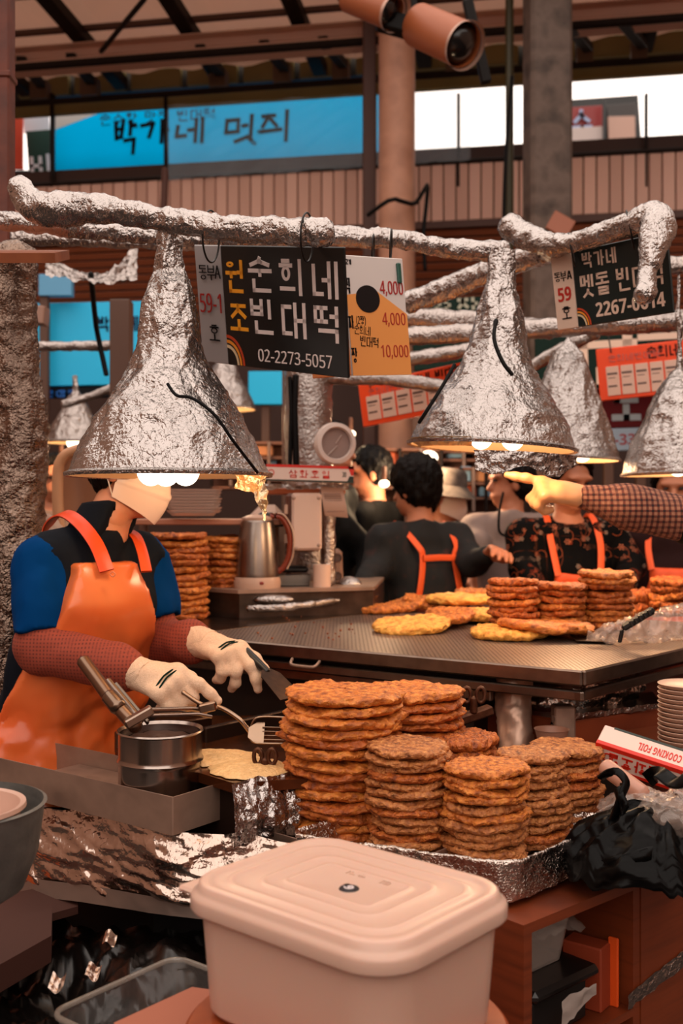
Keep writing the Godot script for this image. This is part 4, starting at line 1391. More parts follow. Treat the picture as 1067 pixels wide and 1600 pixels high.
func tables() -> void:
	var drop := 0.36
	var C := H(910, 1049, drop)
	var R := H(1067, 1013, drop)
	var L := H(395, 1003, drop)
	var v := (R - C).normalized()
	var u := (L - C).normalized()
	var far := 1.22
	var pts := [C, C + v * far, C + v * far + u * 2.0, C + u * 2.0]
	var top := C.y
	var t := thing("griddle_table", "wide steel griddle table with a perforated top, piled with pancakes", "table", Vector3(C.x, 0, C.z))
	# perforated sheet
	var perf := StandardMaterial3D.new()
	var im := Image.create(64, 64, false, Image.FORMAT_RGB8)
	var hi := Image.create(64, 64, false, Image.FORMAT_RGB8)
	for y in 64:
		for x in 64:
			var d := minf(Vector2(x - 16, y - 16).length(), minf(Vector2(x - 48, y - 48).length(), minf(Vector2(x - 48, y - 16).length() + 0, Vector2(x - 16, y - 48).length())))
			var k := smoothstep(6.5, 9.5, d)
			im.set_pixel(x, y, Color(0.2, 0.15, 0.12).lerp(Color(0.60, 0.54, 0.5), k))
			hi.set_pixel(x, y, Color(k, k, k))
	im.generate_mipmaps()
	perf.albedo_texture = ImageTexture.create_from_image(im)
	perf.metallic = 0.9
	perf.roughness = 0.36
	perf.heightmap_enabled = true
	perf.heightmap_texture = ImageTexture.create_from_image(hi)
	perf.heightmap_scale = 0.35
	tri_map(perf, 46.0)
	var split := 0.62
	var right := [C, C + v * far, C + v * far + u * split * 2.0, C + u * split * 2.0]
	part(t, "perforated_top", flat_prism(right, top - 0.012, top), perf)
	var left := [C + u * split * 2.0, C + v * far + u * split * 2.0, C + v * far + u * 2.4, C + u * 2.4]
	var hot := grained([Color(0.24, 0.19, 0.16), Color(0.5, 0.43, 0.38), Color(0.36, 0.29, 0.25)], 0.24, 1.0, 0.02, 1.4, 0.02, 61)
	part(t, "hot_plate", flat_prism(left, top - 0.012, top + 0.002), hot)
	var rimw := grained([Color(0.42, 0.35, 0.31), Color(0.6, 0.53, 0.48)], 0.34, 1.0, 0.03, 3.0, 0.0, 63)
	for q in [[C, C + u * 2.4], [C, C + v * far]]:
		part(t, "rim", bar(G.new(), q[0] + Vector3(0, -0.016, 0), q[1] + Vector3(0, -0.016, 0), 0.014, 0.036, 0.004), rimw)
		var off: Vector3 = (v if q[1] == C + u * 2.4 else u) * 0.012
		part(t, "lower_rail", bar(G.new(), q[0] + off + Vector3(0, -0.058, 0), q[1] + off + Vector3(0, -0.058, 0), 0.02, 0.022, 0.003), rimw)
	var hx := C + u * 0.72 + Vector3(0, -0.034, 0) - v * 0.012
	part(t, "handle", G.new().tube(smooth_path([hx, hx - v * 0.02 + Vector3(0, -0.012, 0), hx + u * 0.03 - v * 0.022 + Vector3(0, -0.014, 0), hx + u * 0.075 - v * 0.02 + Vector3(0, -0.012, 0), hx + u * 0.09], 0.006), [0.0045], 8), STEEL)
	var i := C + u * 0.06 + v * 0.1
	var fr_ := [i, i + v * 1.15, i + v * 1.15 + u * 2.2, i + u * 2.2]
	part(t, "shelf_edge", bar(G.new(), C + u * 0.25 + v * 0.04 + Vector3(0, -0.085, 0), C + u * 2.4 + v * 0.04 + Vector3(0, -0.085, 0), 0.02, 0.026, 0.003), rimw)
	part(t, "under_box", flat_prism([C + u * 0.35 + v * 0.12, C + u * 0.35 + v * 1.2, C + u * 2.3 + v * 1.2, C + u * 2.3 + v * 0.12], 0.12, top - 0.03), grained([Color(0.10, 0.06, 0.045), Color(0.17, 0.10, 0.07)], 0.5, 0.0, 0.02, 2.0, 0.0, 65))
	for q in [C + u * 0.1 + v * 0.1, C + u * 2.2 + v * 0.1, C + u * 0.1 + v * 1.2]:
		part(t, "leg", G.new().box(fr(Vector3(q.x, (top - 0.1) * 0.5, q.z)), Vector3(0.05, top - 0.1, 0.05), 0.004), STEEL)
	# foil wrapped support at the right front
	var su := thing("foil_bundle", "foil wrapped duct and leg under the right corner of the griddle table", "duct", P(860, 1120, 3.35))
	part(su, "foil_leg", foil_pipe(G.new(), [P(803, 1062, 3.52), P(803, 1100, 3.5), P(806, 1170, 3.46), P(806, 1300, 3.46)], [0.045, 0.042, 0.05, 0.06], 0.010, 0.008, 34), tone(Color(0.74, 0.60, 0.52), 0.4, 0.6))
	part(su, "foil_duct", foil_pipe(G.new(), [P(846, 1094, 3.7), P(880, 1088, 3.7), P(930, 1080, 3.75), P(985, 1066, 3.85)], [0.075, 0.07, 0.06, 0.04], 0.02, 0.012, 40), FOILD)

const ORD := ["topmost", "second from the top", "third from the top", "fourth from the top", "fifth from the top", "sixth from the top", "seventh from the top", "eighth from the top", "ninth from the top", "tenth from the top", "eleventh from the top", "twelfth from the top", "thirteenth from the top", "fourteenth from the top", "fifteenth from the top", "sixteenth from the top"]
var cake_shapes := []

func cake_mesh(sd: int) -> ArrayMesh:      # a lumpy disc of radius 1 and thickness 0.26, base at 0
	var nu := 100
	var rows := []
	for i in 7:
		rows.append(Vector2(0.02 + 0.80 * i / 6.0, 1.0))
	for i in 9:
		var a := PI / 2.0 - PI * (i + 0.5) / 9.0
		rows.append(Vector2(0.84 + 0.16 * cos(a), 0.5 + 0.5 * sin(a)))
	for i in 3:
		rows.append(Vector2(0.82 - 0.40 * i, 0.0))
	var f := FastNoiseLite.new()
	f.seed = sd
	f.frequency = 2.6
	f.noise_type = FastNoiseLite.TYPE_SIMPLEX_SMOOTH
	f.fractal_octaves = 3
	var lump := FastNoiseLite.new()
	lump.seed = sd + 50
	lump.frequency = 4.6
	lump.noise_type = FastNoiseLite.TYPE_CELLULAR
	var crumb := FastNoiseLite.new()
	crumb.seed = sd + 90
	crumb.frequency = 5.5
	crumb.noise_type = FastNoiseLite.TYPE_SIMPLEX_SMOOTH
	crumb.fractal_octaves = 2
	var p := PackedVector3Array()
	rows.reverse()
	for q in rows:
		for k in nu:
			var a := TAU * k / nu
			var d := Vector3(cos(a), 0, -sin(a))
			var out := 1.0 + 0.055 * f.get_noise_2d(cos(a) * 0.35 + 5.0, sin(a) * 0.35) + 0.03 * sin(a * 2.0 + sd)
			var w: Vector3 = d * (q.x * out) + Vector3(0, q.y * 0.26, 0)
			var edge := smoothstep(0.55, 0.95, q.x)
			var m := lump.get_noise_3dv(w * Vector3(1, 1.6, 1)) + 0.55
			var fine := f.get_noise_3dv(w * 1.7)
			w += d * edge * (0.10 * -m + 0.04 + 0.07 * fine + 0.055 * crumb.get_noise_3dv(w))
			w.y += 0.10 * edge * f.get_noise_2d(cos(a) * 0.3 - 7.0, sin(a) * 0.3) + (0.05 * f.get_noise_3dv(w * 0.22 + Vector3(0, 0, sd)) + 0.04 * fine - 0.035 * m + 0.03 * crumb.get_noise_3dv(w + Vector3(3, 0, 0))) * (1.0 if q.y > 0.2 else 0.6)
			p.append(w)
	var g := G.new()
	g.patch(p, nu, rows.size(), true)
	return g.mesh(Vector3.ZERO)

func cake(at: Vector3, r: float, thick: float, mat: int, label: String, group: String, tilt := Vector3.ZERO) -> void:
	var o := MeshInstance3D.new()
	o.name = numbered("pancake")
	o.mesh = cake_shapes[rng.randi() % cake_shapes.size()]
	o.material_override = CAKE[mat]
	o.transform = Transform3D(Basis.from_euler(tilt) * Basis(Vector3.UP, rng.randf() * TAU) * Basis.from_scale(Vector3(r, thick / 0.26, r)), at)
	tag(o, label, "pancake", group)
	add_child(o)

func stack(base: Vector3, r: float, n: int, top: float, mats_: Array, where: String, slack := 0.05) -> void:      # n pancakes from base.y to top
	var dy := (top - base.y) / n
	var lean := Vector3.ZERO
	for i in n:
		lean = lean * 0.7 + Vector3(rng.randf_range(-1, 1), 0, rng.randf_range(-1, 1)) * r * slack
		var rr := r * rng.randf_range(0.94, 1.04)
		cake(base + lean + Vector3(0, dy * i, 0), rr, dy * 0.98, mats_[(i * 7 + int(rr * 1000.0)) % mats_.size()], "%s pancake %s %s" % ["browned", ORD[n - 1 - i], where], "pancakes " + where, Vector3(rng.randf_range(-0.035, 0.035), 0, rng.randf_range(-0.035, 0.035)))

func pancakes() -> void:
	for i in 12:
		cake_shapes.append(cake_mesh(i * 3 + 1))
	var tray := 0.662
	# the foreground stacks, in the trays
	stack(H(535, 1296, tray), 0.119, 14, P(535, 1080, 2.93).y, [1, 0, 0, 1], "of the tall wide stack beside the griddle", 0.035)
	stack(H(640, 1270, tray), 0.112, 14, P(645, 1077, 3.1).y, [0, 1, 0], "of the wide stack behind the tallest one", 0.03)
	stack(H(637, 1326, tray), 0.079, 13, P(640, 1162, 2.78).y, [3, 3, 1, 3], "of the small stack left of the front one", 0.05)
	stack(H(757, 1340, tray), 0.081, 11, P(755, 1192, 2.72).y, [3, 3, 0, 3], "of the small stack nearest the white box", 0.05)
	stack(H(831, 1314, tray), 0.074, 11, P(830, 1172, 2.86).y, [3, 1, 3, 3], "of the small stack right of the front one", 0.05)
	stack(H(886, 1296, tray), 0.072, 11, P(886, 1163, 2.96).y, [3, 3, 1], "of the rearmost small stack in the tray", 0.05)
	stack(H(722, 1285, tray), 0.07, 8, P(722, 1146, 3.03).y, [3, 1, 3], "of the half hidden small stack behind the front ones", 0.05)
	# on the griddle table
	var td := 0.357
	stack(H(278, 965, td), 0.099, 13, P(278, 833, 4.8).y, [1, 0, 0], "of the left tall stack behind the cook", 0.03)
	stack(H(358, 957, td), 0.096, 13, P(358, 838, 5.05).y, [1, 0], "of the right tall stack, beside the kettle", 0.03)
	stack(H(803, 985, td), 0.073, 8, P(803, 904, 4.3).y, [1, 0, 0], "of the leftmost low stack on the griddle table", 0.05)
	stack(H(872, 982, td), 0.080, 7, P(872, 910, 4.36).y, [1, 0, 1], "of the second low stack on the griddle table", 0.05)
	stack(H(948, 980, td), 0.081, 9, P(948, 892, 4.4).y, [1, 0], "of the tallest low stack on the griddle table", 0.05)
	stack(H(1046, 962, td), 0.066, 5, P(1046, 902, 4.9).y, [0, 1], "of the low stack at the griddle table's right edge", 0.05)
	stack(H(1000, 958, td), 0.062, 2, P(1000, 926, 4.9).y, [0, 1], "of the pair between the right stacks", 0.03)
	var flat := [
		[643, 984, 0.118, 2, Vector3(0.05, 0, 0.06), 0.02, "big yellow pancake lying foremost on the griddle table"], [694, 977, 0.10, 0, Vector3(0.0, 0, 0.20), 0.026, "yellow pancake half under the foremost big one"],
		[736, 970, 0.10, 2, Vector3(0.0, 0, 0.12), 0.022, "yellow pancake with a browned spot, right of the big yellow pair"],
		[795, 995, 0.105, 2, Vector3(0, 0, 0), 0.018, "golden flat pancake at the near edge, under another"], [851, 994, 0.13, 0, Vector3(-0.02, 0, -0.05), 0.034, "golden flat pancake lying over its neighbour at the near edge"],
		[590, 956, 0.085, 0, Vector3(0, 0, 0), 0.018, "small brown pancake leftmost of the rear row"], [635, 953, 0.09, 0, Vector3(0.1, 0, 0.2), 0.025, "brown pancake second from the left in the rear row"],
		[668, 952, 0.09, 0, Vector3(0.1, 0, -0.15), 0.03, "brown pancake leaning in the middle of the rear row"], [728, 955, 0.14, 2, Vector3(0, 0, 0), 0.05, "wide golden pancake lying across the rear row"],
		[715, 964, 0.1, 0, Vector3(0, 0, 0), 0.02, "golden pancake under the wide one of the rear row"], [760, 966, 0.09, 2, Vector3(0.0, 0, 0.0), 0.02, "yellow pancake beside the leftmost low stack"],
		[745, 945, 0.085, 0, Vector3(0, 0, 0), 0.05, "brown pancake rearmost behind the wide golden one"]]
	for q in flat:
		cake(H(q[0], q[1], td) + Vector3(0, q[5] - 0.018, 0), q[2], 0.026, q[3], q[6], "flat pancakes on the griddle table", q[4])
	# crumbs
	var cr := G.new()
	for i in 36:
		var q := H(rng.randf_range(400, 560), rng.randf_range(952, 1000), 0.356)
		cr.box(Transform3D(Basis.from_euler(Vector3(rng.randf() * 3, rng.randf() * 3, 0)), q), Vector3.ONE * rng.randf_range(0.002, 0.006), 0.0005)
	var c := stuff(solo("crumbs", cr, tone(Color(0.5, 0.24, 0.09), 0.6), "fried crumbs scattered on the hot plate of the griddle table", "crumbs", H(470, 975, 0.356)))

func open_tray(g: G, xf: Transform3D, w: float, d: float, h: float, wall := 0.004, flare := 0.0, r := 0.004) -> G:      # an open box of sheet metal, base at 0
	loft(g, xf, [[0.001, 0.001, 0.0004, 0.0], [w - flare, d - flare, r, 0.0], null, [w - flare, d - flare, r, 0.0], [w, d, r, h], null, [w, d, r, h], [w - wall * 2, d - wall * 2, r * 0.7, h], null, [w - wall * 2, d - wall * 2, r * 0.7, h], [w - wall * 2 - flare, d - wall * 2 - flare, r * 0.7, wall], null, [w - wall * 2 - flare, d - wall * 2 - flare, r * 0.7, wall], [0.001, 0.001, 0.0004, wall]], 5)
	return g

func yaw_of(a: Vector3, b: Vector3) -> float:      # turn that sends +x along a to b
	var d := b - a
	return atan2(-d.z, d.x)

func foreground() -> void:
	# white lidded box
	var e1a := H(300, 1385, 0.53)
	var e1b := H(592, 1487, 0.53)
	var far_ := H(490, 1307, 0.53)
	var rgt := H(806, 1392, 0.53)
	var cen := (e1a + e1b + far_ + rgt) * 0.25
	var yw := yaw_of(e1a, e1b)
	var W := 0.395
	var D := 0.315
	var xf := fr(Vector3(cen.x, 0.665, cen.z), yw)
	var bxf0 := fr(Vector3(cen.x, 0.737, cen.z), yw)
	var t := thing("storage_box", "large milky white lidded plastic box in front of the pancake trays", "box", Vector3(cen.x, 0.737, cen.z))
	var milk := tone(Color(0.77, 0.62, 0.55), 0.36)
	milk.subsurf_scatter_enabled = true
	milk.subsurf_scatter_strength = 0.25
	var body := G.new()
	loft(body, bxf0, [[0.01, 0.01, 0.004, 0.0], [W - 0.066, D - 0.066, 0.05, 0.0], [W - 0.046, D - 0.046, 0.06, 0.012], [W - 0.035, D - 0.035, 0.065, 0.08], [W - 0.026, D - 0.026, 0.065, 0.156]], 10)
	part(t, "body", body, milk)
	var lid := G.new()
	loft(lid, xf, [[W - 0.03, D - 0.03, 0.06, 0.222], [W - 0.005, D - 0.005, 0.07, 0.222], [W, D, 0.07, 0.226], [W, D, 0.07, 0.240], [W - 0.004, D - 0.004, 0.069, 0.245], [W - 0.012, D - 0.012, 0.066, 0.248], [W - 0.018, D - 0.018, 0.064, 0.252], [W - 0.022, D - 0.022, 0.062, 0.259], [W - 0.03, D - 0.03, 0.06, 0.262], [W - 0.05, D - 0.05, 0.055, 0.262],
		[W - 0.056, D - 0.056, 0.05, 0.258], [W - 0.085, D - 0.085, 0.045, 0.258], [W - 0.09, D - 0.09, 0.045, 0.261], [W - 0.105, D - 0.105, 0.04, 0.261], [W - 0.11, D - 0.11, 0.04, 0.258],
		[W - 0.17, D - 0.15, 0.03, 0.258], [W - 0.175, D - 0.155, 0.03, 0.261], [W - 0.188, D - 0.168, 0.026, 0.261], [W - 0.193, D - 0.173, 0.026, 0.258], [W - 0.23, D - 0.205, 0.012, 0.258], [W - 0.235, D - 0.21, 0.012, 0.2605], [W - 0.245, D - 0.22, 0.01, 0.2605], [W - 0.25, D - 0.225, 0.01, 0.258], [0.01, 0.01, 0.004, 0.258]], 10)
	var lm := tone(Color(0.79, 0.65, 0.58), 0.32)
	lm.subsurf_scatter_enabled = true
	lm.subsurf_scatter_strength = 0.2
	var lidp := part(t, "lid", lid, lm)
	part(lidp, "tab", G.new().box(xf * fr(Vector3(-W * 0.5 - 0.010, 0.232, D * 0.5 - 0.075)), Vector3(0.044, 0.009, 0.07), 0.005), lm)
	part(lidp, "embossed_lettering", emboss(xf), lm)
	var plug := part(lidp, "number_badge", G.new().lathe(xf * fr(Vector3(0.012, 0.258, 0.01)), [Vector2(0.0001, 0.0015), Vector2(0.0135, 0.0015), Vector2(0.0145, 0.0)], 32), tone(Color(0.05, 0.05, 0.10), 0.4))
	latin(lidp, "number", Transform3D(xf.basis * Basis(Vector3.UP, 2.5) * Basis(Vector3.RIGHT, Vector3.BACK, Vector3.UP), xf * Vector3(0.012, 0.2596, 0.01)), "6", -0.006, -0.007, 0.012, 0.014, tone(Color(0.85, 0.8, 0.8), 0.4), true, 0.0008)
	# wooden round under it, cardboard, clear tub
	solo("round_board", G.new().lathe(fr(Vector3(cen.x + 0.0, 0.692, cen.z + 0.02)), [Vector2(0.0001, 0), Vector2(0.222, 0), Vector2(0.228, 0.006), Vector2(0.228, 0.038), Vector2(0.222, 0.044), Vector2(0.0001, 0.044)], 64), grained([Color(0.5, 0.2, 0.07), Color(0.62, 0.28, 0.1)], 0.45, 0.0, 0.02, 4.0, 0.0, 71), "round wooden board under the white box", "board", Vector3(cen.x, 0.692, cen.z))
	var cb0 := P(180, 1600, 1.95)
	var cbp := [H(300, 1542, 0.755), H(178, 1598, 0.755), H(205, 1700, 0.755), H(420, 1760, 0.755), H(430, 1560, 0.755)]
	solo("cardboard_sheet", flat_prism(cbp, 0.691, 0.695), tone(Color(0.62, 0.36, 0.27), 0.7), "sheet of tan cardboard beside the round board", "cardboard", Vector3(cbp[0].x, 0.691, cbp[0].z))
	var clear := sheer(Color(0.5, 0.47, 0.45, 0.10), 0.12)
	var tub := thing("plastic_tub", "open clear plastic tub in the dark corner behind the cardboard", "tub", H(225, 1570, 0.74))
	part(tub, "walls", open_tray(G.new(), fr(H(232, 1625, 0.86), yaw_of(H(125, 1590, 0.74), H(275, 1520, 0.74))), 0.27, 0.16, 0.07, 0.003, 0.02, 0.03), clear)
	var rimp := []
	for q in rrect(0.27, 0.16, 0.03, 6):
		rimp.append(fr(H(232, 1625, 0.86), yaw_of(H(125, 1590, 0.74), H(275, 1520, 0.74))) * Vector3(q.x, 0.07, -q.y))
	rimp.append(rimp[0])
	part(tub, "rim", G.new().tube(rimp, [0.005], 8, false), sheer(Color(0.6, 0.55, 0.5, 0.35), 0.2))
	# pancake trays
	var F := H(800, 1352, 0.61)
	var Rr := H(977, 1279, 0.61)
	var v := (Rr - F).normalized()
	var u := Vector3(v.z, 0, -v.x)
	if u.x > 0:
		u = -u
	var ln := F.distance_to(Rr)
	var cw := 0.35
	var tc := F + v * ln * 0.5 + u * cw * 0.5
	var txf := fr(Vector3(tc.x, 0.768, tc.z), yaw_of(F, Rr))
	var tr := thing("foil_tray", "foil lined tray holding the small pancake stacks", "tray", Vector3(tc.x, 0.768, tc.z))
	var tg := G.new()
	var Lc := H(440, 1303, 0.61)
	var back := (Lc - F).normalized() * 0.44
	var ring_ := quad_outline([F, F + back, Rr + back, Rr], 0.045, 280)
	var mid := (F + Rr + back * 1.0) * 0.5
	mid = (F + F + back + Rr + back + Rr) * 0.25
	var rows := []
	for i in 10:
		rows.append([0.962 + 0.038 * i / 9.0, 0.768 + 0.072 * i / 9.0])
	rows.append_array([[0.992, 0.844], [0.975, 0.838]])
	for i in 6:
		rows.append([0.972 - 0.05 * i / 5.0, 0.836 - 0.054 * i / 5.0])
	for i in 8:
		rows.append([0.92 * (1.0 - (i + 1) / 8.1), 0.7795])
	var tp0 := PackedVector3Array()
	for q in rows:
		for e in ring_:
			var w: Vector3 = mid + (e - mid) * q[0]
			w.y = q[1]
			var o: Vector3 = ((e - mid) * Vector3(1, 0, 1)).normalized()
			tp0.append(w + o * crumple(w, 0.008) + Vector3(0, crumple(w + OA, 0.004), 0))
	tg.patch(tp0, 280, rows.size(), true, true)
	part(tr, "foil_lining", tg, foil(Color(0.82, 0.76, 0.72), 0.2, 7.0, 8.0, 10))
	part(tr, "clip", G.new().box(fr(H(925, 1333, 0.63), yaw_of(F, Rr)), Vector3(0.04, 0.016, 0.02), 0.003), tone(Color(0.35, 0.2, 0.14), 0.4, 0.5))
	var st := thing("steel_tray", "shallow steel tray under the tall wide pancake stacks", "tray", H(520, 1290, 0.68))
	var sa := H(357, 1306, 0.632)
	var sb := H(450, 1277, 0.632)
	part(st, "tray_sheet", open_tray(G.new(), fr(H(570, 1310, 0.672), yaw_of(sa, sb)), 0.36, 0.46, 0.036, 0.004, 0.03, 0.02), STEEL)
	# counter carcass under the trays
	var wd := thing("counter_cabinet", "brown wooden counter cabinet with open bays at the lower right", "cabinet", H(900, 1400, 0.69))
	var A := H(818, 1446, 0.695)
	var B := H(1003, 1371, 0.695)
	var cv := (B - A).normalized()
	var cu := Vector3(cv.z, 0, -cv.x)
	if cu.x > 0:
		cu = -cu
	var ytop := EYE - 0.695
	part(wd, "top_board", flat_prism([A, B, B + cu * 0.55, A + cu * 0.55], ytop - 0.018, ytop), WOOD)
	var nrm := -cu
	var panel := func(a: float, b: float, y0: float, y1: float, inset: float, th: float, mat: Material, nm: String) -> void:
		var p0 := A + cv * a + cu * inset
		var p1 := A + cv * b + cu * inset
		part(wd, nm, flat_prism([p0, p1, p1 + cu * th, p0 + cu * th], y0, y1), mat)
	var L := A.distance_to(B)
	panel.call(0.0, 0.022, 0.05, ytop - 0.018, 0.0, 0.5, WOOD, "side_panel")
	panel.call(L - 0.03, L - 0.008, 0.05, ytop - 0.018, 0.0, 0.5, WOOD, "side_panel")
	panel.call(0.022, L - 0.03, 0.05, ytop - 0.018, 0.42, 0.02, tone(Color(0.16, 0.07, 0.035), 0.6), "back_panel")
	panel.call(0.022, L - 0.03, 0.500, 0.515, 0.0, 0.42, WOOD, "shelf")
	panel.call(0.022, L - 0.03, 0.26, 0.275, 0.0, 0.42, WOOD, "shelf")
	panel.call(L - 0.006, L + 0.36, 0.42, ytop + 0.005, -0.002, 0.02, WOOD, "door")
	panel.call(L - 0.006, L + 0.36, 0.05, 0.41, -0.002, 0.02, WOOD, "door")
	part(wd, "top_board", flat_prism([B + cu * 0.0, B + cv * 0.5, B + cv * 0.45 + cu * 0.3, B + cu * 0.3], ytop - 0.012, ytop + 0.004), WOOD)
	part(wd, "foil_strip", G.new().surf(24, 8, func(a, b):
		var q: Vector3 = A + cv * (L * 0.85 + a * 0.35) + nrm * 0.004 + Vector3(0, -ytop + EYE - 0.695 + 0.0, 0)
		q.y = 0.52 + b * 0.03 + 0.05 * a
		return q + Vector3(crumple(q, 0.006), crumple((q + OA), 0.01), 0.0)), FOIL2)
	panel.call(-0.5, 0.0, 0.52, 0.545, -0.12, 0.5, WOOD, "ledge")
	# things in the bays
	var t1 := thing("plastic_tub", "clear plastic tub wrapped in a bag in the upper cabinet bay", "tub", H(890, 1500, 0.88))
	var bx := fr(A + cv * 0.125 + cu * 0.14 + Vector3(0, 0.622 - A.y, 0), yaw_of(A, B))
	part(t1, "walls", open_tray(G.new(), bx, 0.19, 0.17, 0.095, 0.003, 0.03, 0.02), sheer(Color(0.72, 0.66, 0.62, 0.28), 0.15))
	part(t1, "plastic_bag", G.new().surf(40, 24, func(a, b):
		var q := bx * Vector3((a - 0.5) * (0.20 + 0.03 * sin(b * 9.0)), 0.075 + 0.02 * sin(b * PI) - 0.03 * absf(a - 0.5), (b - 0.5) * 0.2)
		return q + Vector3(0, crumple(q, 0.014), crumple((q + OA), 0.014))), sheer(Color(0.75, 0.7, 0.66, 0.25), 0.15))
	var t2 := thing("black_case", "black lidded case in the lower cabinet bay", "case", A + cv * 0.16 + cu * 0.1 + Vector3(0, 0.515 - A.y, 0))
	part(t2, "body", G.new().box(fr(A + cv * 0.14 + cu * 0.12 + Vector3(0, 0.557 - A.y, 0), yaw_of(A, B)), Vector3(0.17, 0.084, 0.18), 0.01), tone(Color(0.05, 0.04, 0.04), 0.4))
	part(t2, "lid", G.new().box(fr(A + cv * 0.14 + cu * 0.11 + Vector3(0, 0.610 - A.y, 0), yaw_of(A, B)), Vector3(0.19, 0.022, 0.2), 0.008), tone(Color(0.07, 0.055, 0.05), 0.3))
	part(t2, "tissue", G.new().surf(10, 8, func(a, b):
		var q: Vector3 = A + cv * (0.1 + 0.1 * a) - cu * 0.004 + Vector3(0, 0.60 - A.y - 0.05 * b * (1.0 - a * 0.6), 0)
		return q + Vector3(0, crumple(q, 0.01), crumple((q + OA), 0.01))), tone(Color(0.6, 0.55, 0.52), 0.7))
	var t3 := thing("carton", "small orange carton standing in the lower cabinet bay", "box", A + cv * 0.28 + cu * 0.06 + Vector3(0, 0.515 - A.y, 0))
	part(t3, "body", G.new().box(fr(A + cv * 0.275 + cu * 0.07 + Vector3(0, 0.575 - A.y, 0), yaw_of(A, B) + 0.2), Vector3(0.05, 0.12, 0.08), 0.003), tone(Color(0.55, 0.2, 0.08), 0.6))
	part(t3, "flap", G.new().box(fr(A + cv * 0.304 + cu * 0.03 + Vector3(0, 0.58 - A.y, 0), yaw_of(A, B) + 0.2), Vector3(0.008, 0.13, 0.02), 0.002), tone(Color(0.85, 0.3, 0.05), 0.5))
	var t4 := thing("jar", "small jar with a white lid in the lower cabinet bay", "jar", A + cv * 0.04 + cu * 0.06 + Vector3(0, 0.515 - A.y, 0))
	var jx := Transform3D(Basis.from_scale(Vector3(0.5, 0.7, 0.5)), A + cv * 0.042 + cu * 0.05 + Vector3(0, 0.515 - A.y, 0))
	part(t4, "body", G.new().lathe(jx, [Vector2(0.0001, 0), Vector2(0.032, 0.002), Vector2(0.034, 0.05), Vector2(0.034, 0.11), Vector2(0.026, 0.125)], 24), tone(Color(0.1, 0.07, 0.06), 0.3))
	part(t4, "lid", G.new().lathe(jx, [Vector2(0.027, 0.12), Vector2(0.029, 0.122), Vector2(0.029, 0.145), Vector2(0.026, 0.148), Vector2(0.0001, 0.148)], 24), tone(Color(0.7, 0.62, 0.58), 0.4))
	# steel pan with the batter pot
	var pa := P(270, 1246, 2.75)
	var pr := P(366, 1216, 2.94)
	var pv := Vector3(pr.x - pa.x, 0, pr.z - pa.z)
	var pl := pv.length()
	pv = pv.normalized()
	var pu := Vector3(pv.z, 0, -pv.x)
	if pu.x > 0:
		pu = -pu
	var rimy := pa.y
	var plen := 0.66
	var ph := 0.074
	var pc := pa + pv * pl * 0.5 + pu * plen * 0.5
	var pan := thing("steel_pan", "long deep steel pan holding the batter pot", "pan", Vector3(pc.x, rimy - ph, pc.z))
	part(pan, "pan_sheet", open_tray(G.new(), fr(Vector3(pc.x, rimy - ph, pc.z), yaw_of(Vector3.ZERO, pu)), plen, pl, ph, 0.003, 0.0, 0.003), STEEL)
	part(pan, "inner_sheet", G.new().box(fr(Vector3(pc.x, rimy - ph * 0.5, pc.z) - pu * 0.05, yaw_of(Vector3.ZERO, pu)), Vector3(0.40, 0.003, pl - 0.012), 0.001), STEEL)
	var px := pa + pu * 0.13 + pv * pl * 0.52
	var pot := thing("pot", "stainless steel batter pot standing in the steel pan", "pot", Vector3(px.x, rimy - ph + 0.004, px.z))
	var pxf := fr(Vector3(px.x, rimy - ph + 0.004, px.z))
	var pr0 := 0.086
	var hgt := 0.166
	part(pot, "body", G.new().lathe(pxf, [Vector2(0.0001, 0), Vector2(pr0 - 0.006, 0.0), Vector2(pr0, 0.006), Vector2(pr0, hgt * 0.6), Vector2(pr0 + 0.0035, hgt * 0.66), Vector2(pr0, hgt * 0.71), Vector2(pr0, hgt), Vector2(pr0 + 0.004, hgt + 0.003), Vector2(pr0 + 0.002, hgt + 0.006), Vector2(pr0 - 0.003, hgt), Vector2(pr0 - 0.003, hgt * 0.5)], 64), grained([Color(0.58, 0.53, 0.50), Color(0.72, 0.66, 0.62)], 0.2, 1.0, 0.02, 2.0, 0.0, 81))
	part(pot, "batter", G.new().surf(28, 8, func(a, b):
		var r: float = (pr0 - 0.004) * (0.02 + 0.98 * b)
		var q := pxf * Vector3(cos(a * TAU) * r, hgt - 0.016, -sin(a * TAU) * r)
		return q + Vector3(0, crumple(q, 0.012), 0), true, true), tone(Color(0.22, 0.10, 0.05), 0.5))
	# paddle with tube handle, trough and bars across the pot
	var pd := thing("batter_press", "steel batter press with a thick tube handle resting in the pot", "utensil", P(170, 1080, 3.0))
	part(pd, "handle", G.new().tube([P(131, 1034, 3.12), P(178, 1098, 3.0), P(212, 1135, 2.92)], [0.0155], 16), tone(Color(0.50, 0.40, 0.33), 0.3, 1.0))
	part(pd, "collar", G.new().tube([P(172, 1090, 3.0), P(184, 1104, 2.97)], [0.0185], 16), tone(Color(0.5, 0.42, 0.36), 0.25, 1.0))
	part(pd, "spine", bar(G.new(), P(168, 1062, 3.08), P(222, 1128, 2.95), 0.012, 0.012, 0.003), tone(Color(0.5, 0.44, 0.4), 0.25, 1.0))
	part(pd, "spine", bar(G.new(), P(180, 1068, 3.1), P(232, 1130, 2.98), 0.008, 0.012, 0.003), tone(Color(0.45, 0.4, 0.36), 0.25, 1.0))
	part(pd, "blade", bar(G.new(), P(196, 1132, 2.88), P(238, 1108, 2.90), 0.03, 0.018, 0.003), tone(Color(0.6, 0.52, 0.46), 0.28, 1.0))
